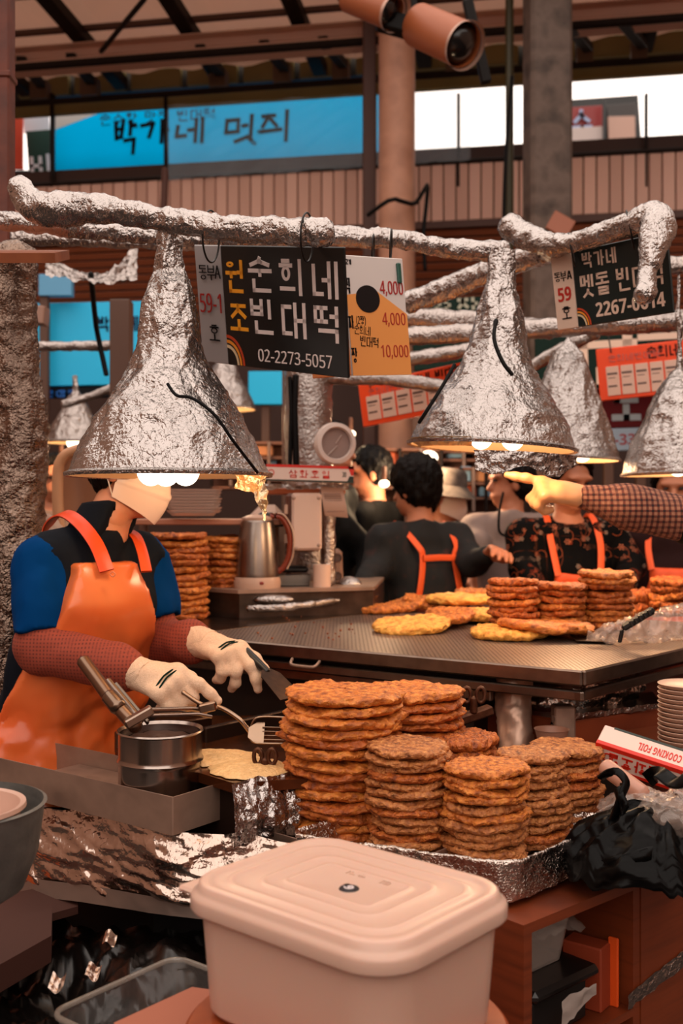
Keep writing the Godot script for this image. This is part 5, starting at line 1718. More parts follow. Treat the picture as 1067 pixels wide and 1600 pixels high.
	part(pd, "rod", G.new().tube([P(234, 1110, 2.95), P(300, 1108, 3.06), P(322, 1112, 3.08)], [0.006], 10), tone(Color(0.62, 0.55, 0.5), 0.25, 1.0))
	part(pd, "rod", G.new().tube([P(236, 1118, 2.9), P(310, 1116, 2.96), P(330, 1120, 2.98)], [0.004], 10), tone(Color(0.55, 0.48, 0.44), 0.25, 1.0))
	# griddle
	var gd := 0.535
	var gp := [H(366, 1224, gd), H(180, 1168, gd), H(250, 1118, gd), H(480, 1118, gd), H(560, 1150, gd), H(480, 1216, gd)]
	var gr := thing("griddle", "low oily griddle with raised rims frying batter beside the pot", "griddle", Vector3(gp[0].x, 0.3, gp[0].z))
	part(gr, "plate", flat_prism(gp, EYE - gd - 0.02, EYE - gd), grained([Color(0.20, 0.10, 0.05), Color(0.42, 0.22, 0.11), Color(0.3, 0.15, 0.07)], 0.2, 0.7, 0.02, 2.0, 0.0, 83))
	part(gr, "rim", bar(G.new(), H(180, 1160, gd - 0.012), H(330, 1135, gd - 0.012), 0.012, 0.05, 0.003), tone(Color(0.42, 0.32, 0.26), 0.35, 1.0))
	part(gr, "rim", bar(G.new(), H(318, 1152, gd - 0.012), H(450, 1122, gd - 0.012), 0.016, 0.045, 0.003), tone(Color(0.22, 0.16, 0.13), 0.4, 0.8))
	part(gr, "carcass", flat_prism([H(372, 1220, gd), H(200, 1165, gd), H(262, 1121, gd), H(478, 1121, gd), H(545, 1150, gd), H(474, 1210, gd)], 0.77, EYE - gd - 0.021), tone(Color(0.12, 0.07, 0.05), 0.5))
	part(gr, "foil_edge", G.new().surf(60, 26, func(a, b):
		var q := H(360, 1228, gd).lerp(H(490, 1200, gd), a)
		var o := Vector3(0.3, 0, 0.95)
		q += Vector3(0, 0.006 - b * 0.12, 0) + o * (0.012 + 0.03 * sin(b * 2.6) + 0.012 * nz.get_noise_3dv(Vector3(a * 0.3, b * 0.06, 0)))
		return q + o * crumple(q, 0.014) + Vector3(0, crumple((q + OB), 0.008), 0)), FOIL)
	for q in [[336, 1184, 0.095, 0.05, "pale batter pancake frying beside the pot"], [392, 1202, 0.085, 0.06, "pale batter pancake frying near the foil edge"], [300, 1188, 0.06, 0.05, "pale batter pancake half hidden by the pot"]]:
		var c := H(q[0], q[1], gd - 0.002)
		solo("batter_pancake", G.new().surf(48, 10, func(a, b):
			var r: float = (0.02 + 0.98 * sin(b * PI * 0.5)) * (1.0 + 0.2 * nz.get_noise_2d(cos(a * TAU) * 0.1 + q[0], sin(a * TAU) * 0.1))
			var w: Vector3 = c + Vector3(cos(a * TAU) * r * q[2], 0.012 * cos(b * PI * 0.5), -sin(a * TAU) * r * q[3] * 1.4)
			return w + Vector3(0, 0.005 * nz.get_noise_3dv(w * 3.0) * (1.0 - b), 0), true, true), grained([Color(0.80, 0.62, 0.40), Color(0.92, 0.76, 0.54)], 0.5, 0.0, 0.04, 8.0, 0.3, 85), q[4], "pancake", c, "batter pancakes on the low griddle")
	# wing nut clips
	for q in [[412, 1196, 2.95, "wing nut clip on the foil edge of the low griddle"], [738, 1100, 3.2, "wing nut clip under the griddle table, behind the small stacks"]]:
		var cp := thing("clip", q[3], "clip", P(q[0], q[1], q[2]))
		var rustm := grained([Color(0.25, 0.13, 0.08), Color(0.42, 0.28, 0.2)], 0.45, 0.8, 0.04, 8.0, 0.0, 87)
		part(cp, "body", bar(G.new(), P(q[0] - 22, q[1] + 26, q[2]), P(q[0] + 30, q[1] + 8, q[2] + 0.03), 0.03, 0.022, 0.004), rustm)
		part(cp, "bolt", G.new().tube([P(q[0] + 2, q[1] + 12, q[2]), P(q[0] + 2, q[1] - 8, q[2])], [0.009], 10), rustm)
		for s in [-1, 1]:
			var wp := []
			for i in 13:
				var a: float = TAU * i / 12.0
				wp.append(P(q[0] + 2 + s * (11 + 6.5 * cos(a)), q[1] - 14 + 12.0 * sin(a), q[2] - 0.004 * s))
			part(cp, "wing", G.new().tube(wp, [0.0045], 8, false), rustm)
	# counter front under pan and trays, foil skirt
	var bodyp := [P(40, 1300, 3.35), P(240, 1300, 2.92), P(380, 1300, 2.95), P(560, 1300, 2.80), P(545, 1300, 3.1), P(480, 1300, 3.45), P(300, 1300, 3.3), P(60, 1300, 3.3)]
	var cf := thing("counter", "counter base draped in dark reflecting foil below the steel pan", "counter", Vector3(bodyp[1].x, 0.1, bodyp[1].z))
	part(cf, "carcass", flat_prism(bodyp, 0.0, 0.765), tone(Color(0.05, 0.035, 0.03), 0.6))
	var top_e := [P(30, 1262, 3.2), P(150, 1270, 3.0), P(270, 1300, 2.78), P(370, 1300, 2.8), P(450, 1316, 2.78), P(540, 1316, 2.72), P(640, 1330, 2.66)]
	var bot_e := [P(30, 1392, 3.15), P(130, 1404, 2.96), P(270, 1425, 2.78), P(370, 1434, 2.76), P(450, 1443, 2.72), P(540, 1450, 2.68), P(640, 1458, 2.62)]
	var tp := smooth_path(top_e, 0.008)
	var bp := smooth_path(bot_e, 0.008)
	part(cf, "foil_skirt", G.new().surf(150, 44, func(a, b):
		var q: Vector3 = tp[int(a * (tp.size() - 1))].lerp(bp[int(a * (bp.size() - 1))], b)
		var nrm2 := Vector3(0.35, 0.0, 0.9)
		q += nrm2 * (0.026 * sin(b * PI) + 0.05 * nz.get_noise_3dv(Vector3(q.x * 0.12 + q.y * 0.1, q.y * 0.5, 0)) + 0.028 * ridge.get_noise_3dv(Vector3(q.x * 0.25 + q.y * 0.15, q.y * 0.6, 3.0)))
		return q + nrm2 * crumple(q * 0.5, 0.008)), FOILD)
	part(cf, "foil_hem", G.new().surf(120, 10, func(a, b):
		var q: Vector3 = tp[int(a * (tp.size() - 1))].lerp(bp[int(a * (bp.size() - 1))], 0.80 + 0.2 * b)
		return q + Vector3(0.35, 0, 0.9) * (0.026 + crumple(q * 0.6, 0.003))), tone(Color(0.60, 0.53, 0.49), 0.45, 0.8))
	# steel basin with a white bowl at the lower left
	var bs := thing("steel_basin", "dull steel basin cut by the left edge, under the steel pan", "basin", P(-60, 1420, 2.35))
	var bxf := fr(P(-75, 1418, 2.35))
	part(bs, "basin", G.new().lathe(bxf, [Vector2(0.0001, 0), Vector2(0.07, 0.002), Vector2(0.115, 0.03), Vector2(0.138, 0.09), Vector2(0.148, 0.165), Vector2(0.152, 0.17), Vector2(0.146, 0.172), Vector2(0.135, 0.1)], 64), grained([Color(0.30, 0.30, 0.29), Color(0.46, 0.45, 0.43)], 0.55, 0.5, 0.03, 3.0, 0.15, 89))
	var wb := thing("bowl", "white bowl sitting in the steel basin at the left edge", "bowl", P(-60, 1330, 2.3))
	part(wb, "bowl", G.new().lathe(fr(P(-70, 1372, 2.3)), [Vector2(0.0001, 0), Vector2(0.04, 0.002), Vector2(0.085, 0.05), Vector2(0.104, 0.108), Vector2(0.111, 0.112), Vector2(0.110, 0.119), Vector2(0.101, 0.117), Vector2(0.08, 0.055), Vector2(0.0001, 0.01)], 64), tone(Color(0.75, 0.60, 0.53), 0.35))
	# lower left: planks, dark bag, scraps
	for q in [[[P(-40, 1428, 2.75), P(122, 1416, 2.95), P(118, 1396, 3.15), P(-40, 1400, 3.0)], 0.016, "upper brown plank under the basin"], [[P(-40, 1500, 2.45), P(80, 1462, 2.7), P(82, 1440, 2.9), P(-40, 1450, 2.75)], 0.05, "lower brown plank by the left edge"]]:
		var y: float = q[0][1].y
		var s := solo("plank", flat_prism(q[0], y - q[1], y), tone(Color(0.24, 0.10, 0.05), 0.75), q[2], "plank", q[0][0])
	var bag := solo("garbage_bag", G.new().surf(90, 60, func(a, b):
		var q := P(lerpf(-60, 330, a), lerpf(1440, 1760, b), lerpf(3.0, 2.0, b) + 0.1 * sin(a * 5.0))
		return q + Vector3(0, 0.05 * nz.get_noise_3dv(q * 0.25) + crumple(q * 0.35, 0.03), crumple((q + OA) * 0.35, 0.03))), grained([Color(0.03, 0.02, 0.016), Color(0.055, 0.03, 0.022)], 0.3, 0.0, 0.02, 2.0, 0.0, 91), "dark crumpled plastic sheeting filling the lower left corner", "plastic sheet", P(100, 1540, 2.5))
	for i in 3:
		var at := [[175, 1502, 2.6], [150, 1555, 2.4], [95, 1575, 2.3], [60, 1500, 2.6], [150, 1545, 2.4], [15, 1590, 2.2]][i] as Array
		var c := P(at[0], at[1], at[2]) + Vector3(0, 0.05, 0.02)
		solo("foil_scrap", G.new().surf(14, 12, func(a, b):
			var q := c + Vector3((a - 0.5) * 0.022, (b - 0.5) * 0.012 + 0.005 * sin(a * 5.0 + i), (b - 0.5) * -0.03)
			return q + Vector3(0, crumple(q, 0.004), crumple((q + OA), 0.004))), FOILD, ["foil scrap standing alone on the dark sheeting, below the foil skirt", "foil scrap just above the clear tub", "foil scrap in the lower left, left of the clear tub", "foil scrap just under the lower plank's end", "foil scrap left of the clear tub's rim", "foil scrap in the bottom left corner"][i], "foil scrap", c, "foil scraps on the dark sheeting")

func emboss(xf: Transform3D) -> G:
	var g := G.new()
	var t := TextMesh.new()
	hangul(g, Transform3D(xf.basis * Basis(Vector3.UP, PI) * Basis(Vector3.RIGHT, Vector3.BACK, Vector3.UP), xf * Vector3(0, 0.258, 0)), "밀폐용기", -0.045, 0.035, 0.018, 0.016, 0.003, 0.002, 0.0012)
	return g

func head_bones(hc: Vector3, f: Vector3, up: Vector3, k := 1.0, nose := true) -> Array:
	var s := up.cross(f).normalized()
	var b := Basis(s, up, f)
	var out := [[ell(hc + up * 0.028 * k - f * 0.012 * k, Vector3(0.076, 0.088, 0.096) * k, b)], [ell(hc - up * 0.055 * k + f * 0.022 * k, Vector3(0.060, 0.068, 0.066) * k, b)],
		[ell(hc - up * 0.098 * k + f * 0.050 * k, Vector3(0.026, 0.020, 0.028) * k, b)]]
	if nose:
		out.append([hc + f * 0.082 * k + up * 0.0 * k, hc + f * 0.102 * k - up * 0.034 * k, 0.008 * k, 0.014 * k])
		out.append([ell(hc + f * 0.078 * k - up * 0.070 * k, Vector3(0.026, 0.009, 0.014) * k, b)])
		for e in [-1.0, 1.0]:
			out.append([ell(hc + f * 0.080 * k + up * 0.022 * k + s * e * 0.032 * k, Vector3(0.024, 0.010, 0.014) * k, b)])
	for e in [-1.0, 1.0]:
		out.append([ell(hc + s * e * 0.077 * k - f * 0.006 * k - up * 0.018 * k, Vector3(0.009, 0.031, 0.019) * k, Basis(s, up, f) * Basis(Vector3.RIGHT, -0.2))])
	return out

func hair_mesh(hc: Vector3, f: Vector3, up: Vector3, k: float, puff: float, fringe := 0.03, low := -0.10) -> G:
	var s := up.cross(f).normalized()
	var b := Basis(s, up, f)
	var bones := [[ell(hc + up * (0.034 + puff * 0.3) * k - f * 0.014 * k, Vector3(0.087 + puff, 0.098 + puff, 0.106 + puff) * k, b)], [ell(hc - up * 0.03 * k - f * 0.045 * k, Vector3(0.080 + puff * 0.6, 0.075, 0.065 + puff * 0.6) * k, b)]]
	var q := Sdf.new(0.007, 0.03, bones)
	q.clip(func(p: Vector3) -> float:
		var d := p - hc
		return maxf(d.dot(f) * 0.83 - d.dot(up) * 0.55 - fringe * k, low * k - d.dot(up)))
	q.bump(func(p: Vector3) -> float: return 0.009 * nz.get_noise_3dv(p * Vector3(3.0, 1.0, 3.0)) + 0.008 * ridge.get_noise_3dv(p * Vector3(1.6, 0.7, 1.6)))
	return q.into(G.new())

# fingers: curl of each joint from thumb side to little finger; fwd runs to the fingertips, back out of the back of the hand, thumb: +1 when the thumb lies on back.cross(fwd)'s side
func hand_bones(w: Vector3, fwd: Vector3, back: Vector3, thumb: float, curls: Array, tc := 0.5, k := 1.0, fat := 1.0, spread := 0.06) -> Array:
	fwd = fwd.normalized()
	back = (back - fwd * back.dot(fwd)).normalized()
	var s := back.cross(fwd).normalized() * thumb
	var out := []
	var ln := [0.046, 0.050, 0.046, 0.036]
	for i in 4:
		var off := (0.030 - 0.0195 * i) * k
		var a := w + s * off * 0.62
		var kn: Vector3 = w + fwd * (0.090 - 0.006 * absf(i - 1.0)) * k + s * off * 1.12
		out.append([a, kn, 0.0145 * k * fat, 0.0125 * k * fat])
		var ang := 0.0
		var dir := (fwd + s * (1.5 - i) * spread).normalized()
		var p := kn
		for j in 3:
			ang += curls[i][j]
			var d := dir * cos(ang) - back * sin(ang)
			var l: float = ln[i] * k * [1.0, 0.62, 0.5][j]
			out.append([p, p + d * l, (0.0108 - 0.0008 * j) * k * fat, (0.0102 - 0.0009 * j) * k * fat])
			p += d * l
	var t0 := w + fwd * 0.022 * k + s * 0.024 * k - back * 0.006 * k
	var t1 := t0 + (fwd * 0.72 + s * 0.62 - back * 0.35 * tc).normalized() * 0.042 * k
	var t2 := t1 + (fwd * 0.95 + s * (0.35 - 0.5 * tc) - back * 0.5 * tc).normalized() * 0.032 * k
	var t3 := t2 + (fwd * 1.0 + s * (0.1 - 0.7 * tc) - back * 0.5 * tc).normalized() * 0.026 * k
	out.append([t0, t1, 0.017 * k * fat, 0.0135 * k * fat])
	out.append([t1, t2, 0.0125 * k * fat, 0.0115 * k * fat])
	out.append([t2, t3, 0.0115 * k * fat, 0.0095 * k * fat])
	return out

func torso_bones(nb: Vector3, ch: Vector3, hip: Vector3, sr: Vector3, sl: Vector3, e: float) -> Array:
	var s := (sl - sr).normalized()
	var hs := Vector3(s.x, 0, s.z).normalized()
	var cr := ch - hs * 0.075
	var cl := ch + hs * 0.075
	var hr := hip - hs * 0.085
	var hl := hip + hs * 0.085
	return [[sr.lerp(nb, 0.12), sl.lerp(nb, 0.12), 0.055 + e, 0.055 + e], [nb, ch, 0.06 + e, 0.085 + e], [sr.lerp(nb, 0.25), cr, 0.055 + e, 0.082 + e], [sl.lerp(nb, 0.25), cl, 0.055 + e, 0.082 + e],
		[cr, hr, 0.085 + e, 0.095 + e], [cl, hl, 0.085 + e, 0.095 + e], [ch, hip, 0.1 + e, 0.115 + e]]

func cook() -> void:
	var skin := tone(Color(0.78, 0.50, 0.36), 0.5)
	skin.subsurf_scatter_enabled = true
	skin.subsurf_scatter_strength = 0.15
	var hc := P(211, 728, 3.60)
	var f := Vector3(0.86, -0.26, 0.42).normalized()
	var up := (Vector3(0.22, 1, 0.06) - f * f.dot(Vector3(0.22, 1, 0.06))).normalized()
	var nb := P(150, 846, 3.56)
	var ch := P(140, 940, 3.56)
	var hip := P(92, 1165, 3.66)
	var sr := P(68, 880, 3.44)
	var sl := P(226, 878, 3.76)
	var er := P(66, 1012, 3.36)
	var wr := P(214, 1052, 3.24)
	var el_ := P(246, 1003, 3.72)
	var wl := P(312, 1003, 3.52)
	var base := Vector3(hip.x, 0, hip.z)
	var t := thing("person", "cook in a face mask, blue shirt and orange plastic apron turning batter at the griddle", "person", base)
	var s := (sl - sr).normalized()
	var hs := Vector3(s.x, 0, s.z).normalized()
	var bones := torso_bones(nb, ch, hip, sr, sl, 0.0)
	bones.append_array([[nb + Vector3(0, -0.02, 0), hc - up * 0.06 - f * 0.02, 0.058, 0.052], [sr, er, 0.05, 0.042], [er, wr, 0.042, 0.028], [sl, el_, 0.05, 0.042], [el_, wl, 0.042, 0.028]])
	for e in [-1.0, 1.0]:
		var kn: Vector3 = Vector3(hip.x, 0.48, hip.z) + hs * 0.1 * e
		bones.append_array([[hip + hs * 0.085 * e, kn, 0.09, 0.058], [kn, Vector3(kn.x, 0.08, kn.z), 0.056, 0.038], [Vector3(kn.x, 0.05, kn.z), Vector3(kn.x, 0.045, kn.z) + Vector3(0.12, 0, 0.1), 0.045, 0.035]])
	var g := Sdf.new(0.014, 0.035, bones).into(G.new())
	var hb := head_bones(hc, f, up)
	hb.append([nb.lerp(hc, 0.3), hc - up * 0.06 - f * 0.02, 0.052, 0.05])
	Sdf.new(0.005, 0.02, hb).into(g)
	part(t, "body", g, skin)
	part(t, "hair", hair_mesh(hc, f, up, 1.0, 0.008, 0.02, -0.105), tone(Color(0.05, 0.03, 0.025), 0.5))
	for e in [-1.0, 1.0]:
		part(t, "eye", G.new().ball(ell(hc + f * 0.085 + up * 0.002 + up.cross(f) * e * 0.032, Vector3(0.012, 0.006, 0.008)), 12, 8), tone(Color(0.05, 0.03, 0.03), 0.2))
	# mask with its ear loops
	var ms := up.cross(f).normalized()
	part(t, "mask", G.new().surf(40, 24, func(a, b):
		var x: float = a * 2.0 - 1.0
		var ax := absf(x)
		var y := lerpf(lerpf(0.012, -0.006, ax), lerpf(-0.128, -0.082, ax), b)
		var out := 0.100 - 0.092 * pow(ax, 1.7) + 0.026 * sin(b * PI) * (1.0 - ax) + 0.004 * (1.0 if absf(b - 0.45) < 0.03 else 0.0)
		return hc + f * out + up * y + ms * x * 0.074), tone(Color(0.92, 0.80, 0.73), 0.75))
	for e in [-1.0, 1.0]:
		part(t, "ear_loop", G.new().tube(smooth_path([hc + f * 0.01 + ms * e * 0.076 - up * 0.01, hc - f * 0.015 + ms * e * 0.082 + up * 0.014, hc - f * 0.022 + ms * e * 0.082 - up * 0.02, hc + f * 0.008 + ms * e * 0.072 - up * 0.08], 0.01), [0.0018], 6), tone(Color(0.85, 0.75, 0.68), 0.6))
	# shirt: navy body, blue sleeves, collar
	var sb := torso_bones(nb, ch, hip, sr, sl, 0.016)
	var navy := tone(Color(0.035, 0.055, 0.09), 0.75)
	var blue: StandardMaterial3D = tone(Color(0.0, 0.20, 0.40), 0.8).duplicate()
	blue.metallic_specular = 0.15
	var fold := func(p: Vector3) -> float: return 0.010 * nz.get_noise_3dv(p * Vector3(0.5, 0.25, 0.5)) + 0.009 * ridge.get_noise_3dv(p * Vector3(0.4, 0.22, 0.4))
	part(t, "shirt", Sdf.new(0.012, 0.04, sb).clip(func(p: Vector3) -> float: return maxf((p - nb).dot(Vector3(0.25, 0.93, 0.25)) - 0.055, hip.y + 0.10 - p.y)).bump(fold).into(G.new()), navy)
	part(t, "collar", Sdf.new(0.008, 0.02, [[nb + Vector3(0.0, 0.0, 0), nb.lerp(hc, 0.62), 0.080, 0.070]]).clip(func(p: Vector3) -> float: return maxf(maxf((p - nb.lerp(hc, 0.52)).dot((up - f * 0.35).normalized()), 0.052 - (p - nb).slide((hc - nb).normalized()).length()), (p - nb - f * 0.045).dot(f))).into(G.new()), navy)
	for k in 2:
		var a: Vector3 = [sr, sl][k]
		var b: Vector3 = [er, el_][k]
		var w: Vector3 = [wr, wl][k]
		var d := (b - a).normalized()
		var stop := a.lerp(b, 0.86 if k == 0 else 0.72)
		part(t, "sleeve", Sdf.new(0.010, 0.03, [[a.lerp(nb, 0.16), b, 0.068, 0.076 if k == 0 else 0.07], [a, a.lerp(b, 0.5), 0.072, 0.074]]).clip(func(p: Vector3) -> float: return (p - stop).dot(d)).bump(fold).into(G.new()), blue)
		var dw := (w - b).normalized()
		var chk := check(Color(0.56, 0.22, 0.14), Color(0.36, 0.12, 0.08), Color(0.62, 0.28, 0.18), 60.0)
		part(t, "arm_cover", Sdf.new(0.008, 0.03, [[a.lerp(b, 0.7), b, 0.058, 0.06], [b, b.lerp(w, 0.8), 0.062, 0.054], [b.lerp(w, 0.8), w, 0.05, 0.036]]).clip(func(p: Vector3) -> float: return (p - w - dw * 0.005).dot(dw)).bump(func(p: Vector3) -> float: return 0.005 * ridge.get_noise_3dv(p * 0.5) ).into(G.new()), chk)
		part(t, "arm_cuff", Sdf.new(0.006, 0.01, [[w - dw * 0.04, w + dw * 0.004, 0.041, 0.038]]).clip(func(p: Vector3) -> float: return absf((p - w + dw * 0.018).dot(dw)) - 0.022).into(G.new()), chk)
	var tb := [[hip - hs * 0.06, hip + hs * 0.06, 0.122, 0.122]]
	for e in [-1.0, 1.0]:
		var kn: Vector3 = Vector3(hip.x, 0.48, hip.z) + hs * 0.1 * e
		tb.append_array([[hip + hs * 0.085 * e, kn, 0.106, 0.076], [kn, Vector3(kn.x, 0.1, kn.z), 0.074, 0.062]])
	part(t, "trousers", Sdf.new(0.018, 0.03, tb).into(G.new()), tone(Color(0.05, 0.045, 0.05), 0.8))
	# apron
	var orange := grained([Color(0.76, 0.28, 0.09), Color(0.92, 0.52, 0.30)], 0.22, 0.0, 0.006, 2.0, 0.0, 101)
	orange.subsurf_scatter_enabled = true
	orange.subsurf_scatter_strength = 0.1
	var af := Vector3(0.62, 0.0, 0.78).normalized()
	var as_ := af.cross(Vector3.UP).normalized()      # to the cook's right as seen
	var ab := torso_bones(nb, ch, hip, sr, sl, 0.042)
	ab.append([hip + af * 0.02 - hs * 0.08, hip + af * 0.10 - hs * 0.14 + Vector3(0, -0.34, 0), 0.15, 0.18])
	ab.append([hip - hs * 0.16 + Vector3(0, 0.02, 0), hip - hs * 0.30 + af * 0.04 + Vector3(0, -0.34, 0), 0.11, 0.15])
	ab.append([hip + af * 0.02 + hs * 0.06, hip + af * 0.12 + hs * 0.10 + Vector3(0, -0.34, 0), 0.15, 0.18])
	var bibtop := P(190, 880, 3.4).y
	var mid := ch + af * 0.1
	part(t, "apron", Sdf.new(0.010, 0.05, ab).clip(func(p: Vector3) -> float:
		var d := p - mid
		var drop := bibtop - p.y
		var half := 0.085 + 0.42 * maxf(0.0, drop - 0.02)
		return maxf(maxf(-drop, absf(d.dot(as_) - 0.005) - minf(half, 0.46)), -(d.dot(af)) - 0.06 - 0.30 * clampf(drop - 0.12, 0.0, 0.4))).bump(func(p: Vector3) -> float:
		return 0.014 * nz.get_noise_3dv(p * Vector3(0.28, 0.1, 0.28)) * clampf((bibtop - p.y) * 3.0, 0.3, 1.5) + 0.014 * ridge.get_noise_3dv(p * 0.3 + Vector3(0, 3, 0)) * clampf((ch.y - p.y) * 5.0, 0.0, 1.5)).into(G.new()), orange)
	part(t, "apron_strap", ribbon(G.new(), smooth_path([P(167, 892, 3.36), P(150, 850, 3.40), P(122, 815, 3.46), P(95, 803, 3.56), P(72, 830, 3.72), P(60, 900, 3.8)], 0.012), 0.034, Vector3(0.1, 0.75, 0.65), 0.006), tone(Color(0.88, 0.26, 0.05), 0.35))
	part(t, "apron_strap", ribbon(G.new(), smooth_path([P(229, 893, 3.46), P(222, 862, 3.52), P(212, 838, 3.60), P(196, 828, 3.72)], 0.012), 0.026, Vector3(0.3, 0.6, 0.75), 0.006), tone(Color(0.85, 0.30, 0.12), 0.35))
	part(t, "apron_ring", G.new().tube(smooth_path([P(176, 893, 3.34), P(180, 897, 3.34), P(176, 901, 3.34), P(172, 897, 3.34), P(176, 893, 3.34)], 0.002), [0.0016], 6, false), tone(Color(0.85, 0.5, 0.35), 0.4))
	# gloves
	var glove := grained([Color(0.80, 0.66, 0.54), Color(0.90, 0.77, 0.66)], 0.85, 0.0, 0.08, 14.0, 0.12, 103)
	var stripe := tone(Color(0.02, 0.13, 0.10), 0.8)
	var hands := [[wr, P(300, 1080, 3.10) - wr, Vector3(-0.05, 0.75, 0.65), 1.0, [[0.5, 0.35, 0.1], [1.0, 1.2, 0.6], [1.15, 1.25, 0.7], [1.2, 1.2, 0.7]], 0.75], [wl, P(395, 1030, 3.36) - wl, Vector3(0.15, 0.9, 0.42), 1.0, [[0.45, 0.3, 0.15], [0.55, 0.55, 0.3], [0.95, 0.8, 0.5], [1.2, 0.9, 0.5]], 0.9]]
	for q in hands:
		var fw: Vector3 = q[1].normalized()
		var bk: Vector3 = (q[2] - fw * fw.dot(q[2])).normalized()
		var bo := hand_bones(q[0] + fw * 0.018, fw, bk, q[3], q[4], q[5], 1.08, 1.16)
		bo.append([q[0] - fw * 0.012, q[0] + fw * 0.05, 0.034, 0.034])
		var gl := part(t, "glove", Sdf.new(0.0034, 0.012, bo).bump(func(p: Vector3) -> float: return 0.0012 * nz.get_noise_3dv(p * 3.0)).into(G.new()), glove)
		part(gl, "cuff", Sdf.new(0.004, 0.01, [[q[0] - fw * 0.025, q[0] + fw * 0.045, 0.040, 0.037]]).clip(func(p: Vector3) -> float: return absf((p - q[0] - fw * 0.008).dot(fw)) - 0.032).bump(func(p: Vector3) -> float: return 0.0012 * sin((p - q[0]).dot(bk.cross(fw)) * 1500.0)).into(G.new()), glove)
		var sd := bk.cross(fw)
		for j in 2:
			var pts := []
			for i in 25:
				var a := TAU * i / 24.0
				pts.append(q[0] + fw * (0.098 + 0.011 * j) + sd * cos(a) * 0.0485 + bk * (sin(a) * 0.0205 + 0.001 - 0.004 * absf(cos(a))))
			part(gl, "stripe", G.new().tube(pts, [0.0021], 6, false), stripe)
	# the two spatulas they hold
	var metal := tone(Color(0.62, 0.52, 0.44), 0.25, 1.0)
	var sp := thing("spatula", "slotted steel spatula in the cook's near hand", "spatula", P(390, 1140, 3.1))
	part(sp, "handle", G.new().tube(smooth_path([P(286, 1082, 3.13), P(318, 1102, 3.1), P(345, 1106, 3.08), P(372, 1122, 3.06), P(386, 1138, 3.06), P(392, 1146, 3.06)], 0.006), [0.0055, 0.0055, 0.005], 10), metal)
	part(sp, "ferrule", bar(G.new(), P(312, 1108, 3.06), P(338, 1102, 3.06), 0.024, 0.02, 0.003), metal)
	var blade := []
	for q in [[388, 1150], [396, 1126], [410, 1120], [448, 1121]]:
		blade.append(P(q[0], q[1], 3.06))
	part(sp, "blade_edge", G.new().tube(smooth_path(blade, 0.006), [0.0022], 8), metal)
	part(sp, "blade_edge", G.new().tube(smooth_path([P(388, 1146, 3.06), P(392, 1156, 3.03), P(404, 1161, 3.02), P(446, 1162, 3.02)], 0.006), [0.0022], 8), metal)
	part(sp, "blade", G.new().prism(PackedVector2Array([Vector2(0, -0.012), Vector2(0.018, -0.026), Vector2(0.034, -0.026), Vector2(0.034, 0.026), Vector2(0.018, 0.026), Vector2(0, 0.012)]), -0.0008, 0.0008, board(P(389, 1132, 3.06), P(440, 1133, 3.06), P(389, 1160, 3.02))[0] * Transform3D(Basis(), Vector3(0, 0.02, 0))), metal)
	for i in 4:
		part(sp, "tine", bar(G.new(), P(410, 1136 + i * 6.5, 3.05 - i * 0.006), P(448, 1137 + i * 6.5, 3.05 - i * 0.006), 0.003, 0.002, 0.0005), metal)
	var s2 := thing("spatula", "broad dark spatula with a black handle in the cook's far hand", "spatula", P(420, 1050, 3.4))
	part(s2, "handle", G.new().tube([P(372, 1002, 3.48), P(396, 1030, 3.42), P(417, 1049, 3.38)], [0.009, 0.012, 0.009], 12), tone(Color(0.03, 0.025, 0.025), 0.35))
	part(s2, "blade", G.new().prism(PackedVector2Array([Vector2(0.0, -0.014), Vector2(0.02, -0.032), Vector2(0.10, -0.038), Vector2(0.10, 0.038), Vector2(0.02, 0.032), Vector2(0.0, 0.014)]), -0.0012, 0.0012, board(P(415, 1046, 3.38), P(462, 1098, 3.3), P(395, 1062, 3.3))[0]), grained([Color(0.10, 0.06, 0.045), Color(0.32, 0.22, 0.17)], 0.35, 0.8, 0.03, 6.0, 0.0, 105))

func check(a: Color, b: Color, c: Color, s: float) -> StandardMaterial3D:
	var key := "check %s %s %.0f" % [a.to_html(), b.to_html(), s]
	if not mats.has(key):
		var im := Image.create(32, 32, false, Image.FORMAT_RGB8)
		for y in 32:
			for x in 32:
				var k := int(x % 16 < 7) + int(y % 16 < 7)
				im.set_pixel(x, y, [a, c, b][k] if (x + y) % 2 == 0 or k != 1 else a.lerp(b, 0.5))
		var m := StandardMaterial3D.new()
		m.albedo_texture = ImageTexture.create_from_image(im)
		m.roughness = 0.85
		mats[key] = tri_map(m, s)
	return mats[key]

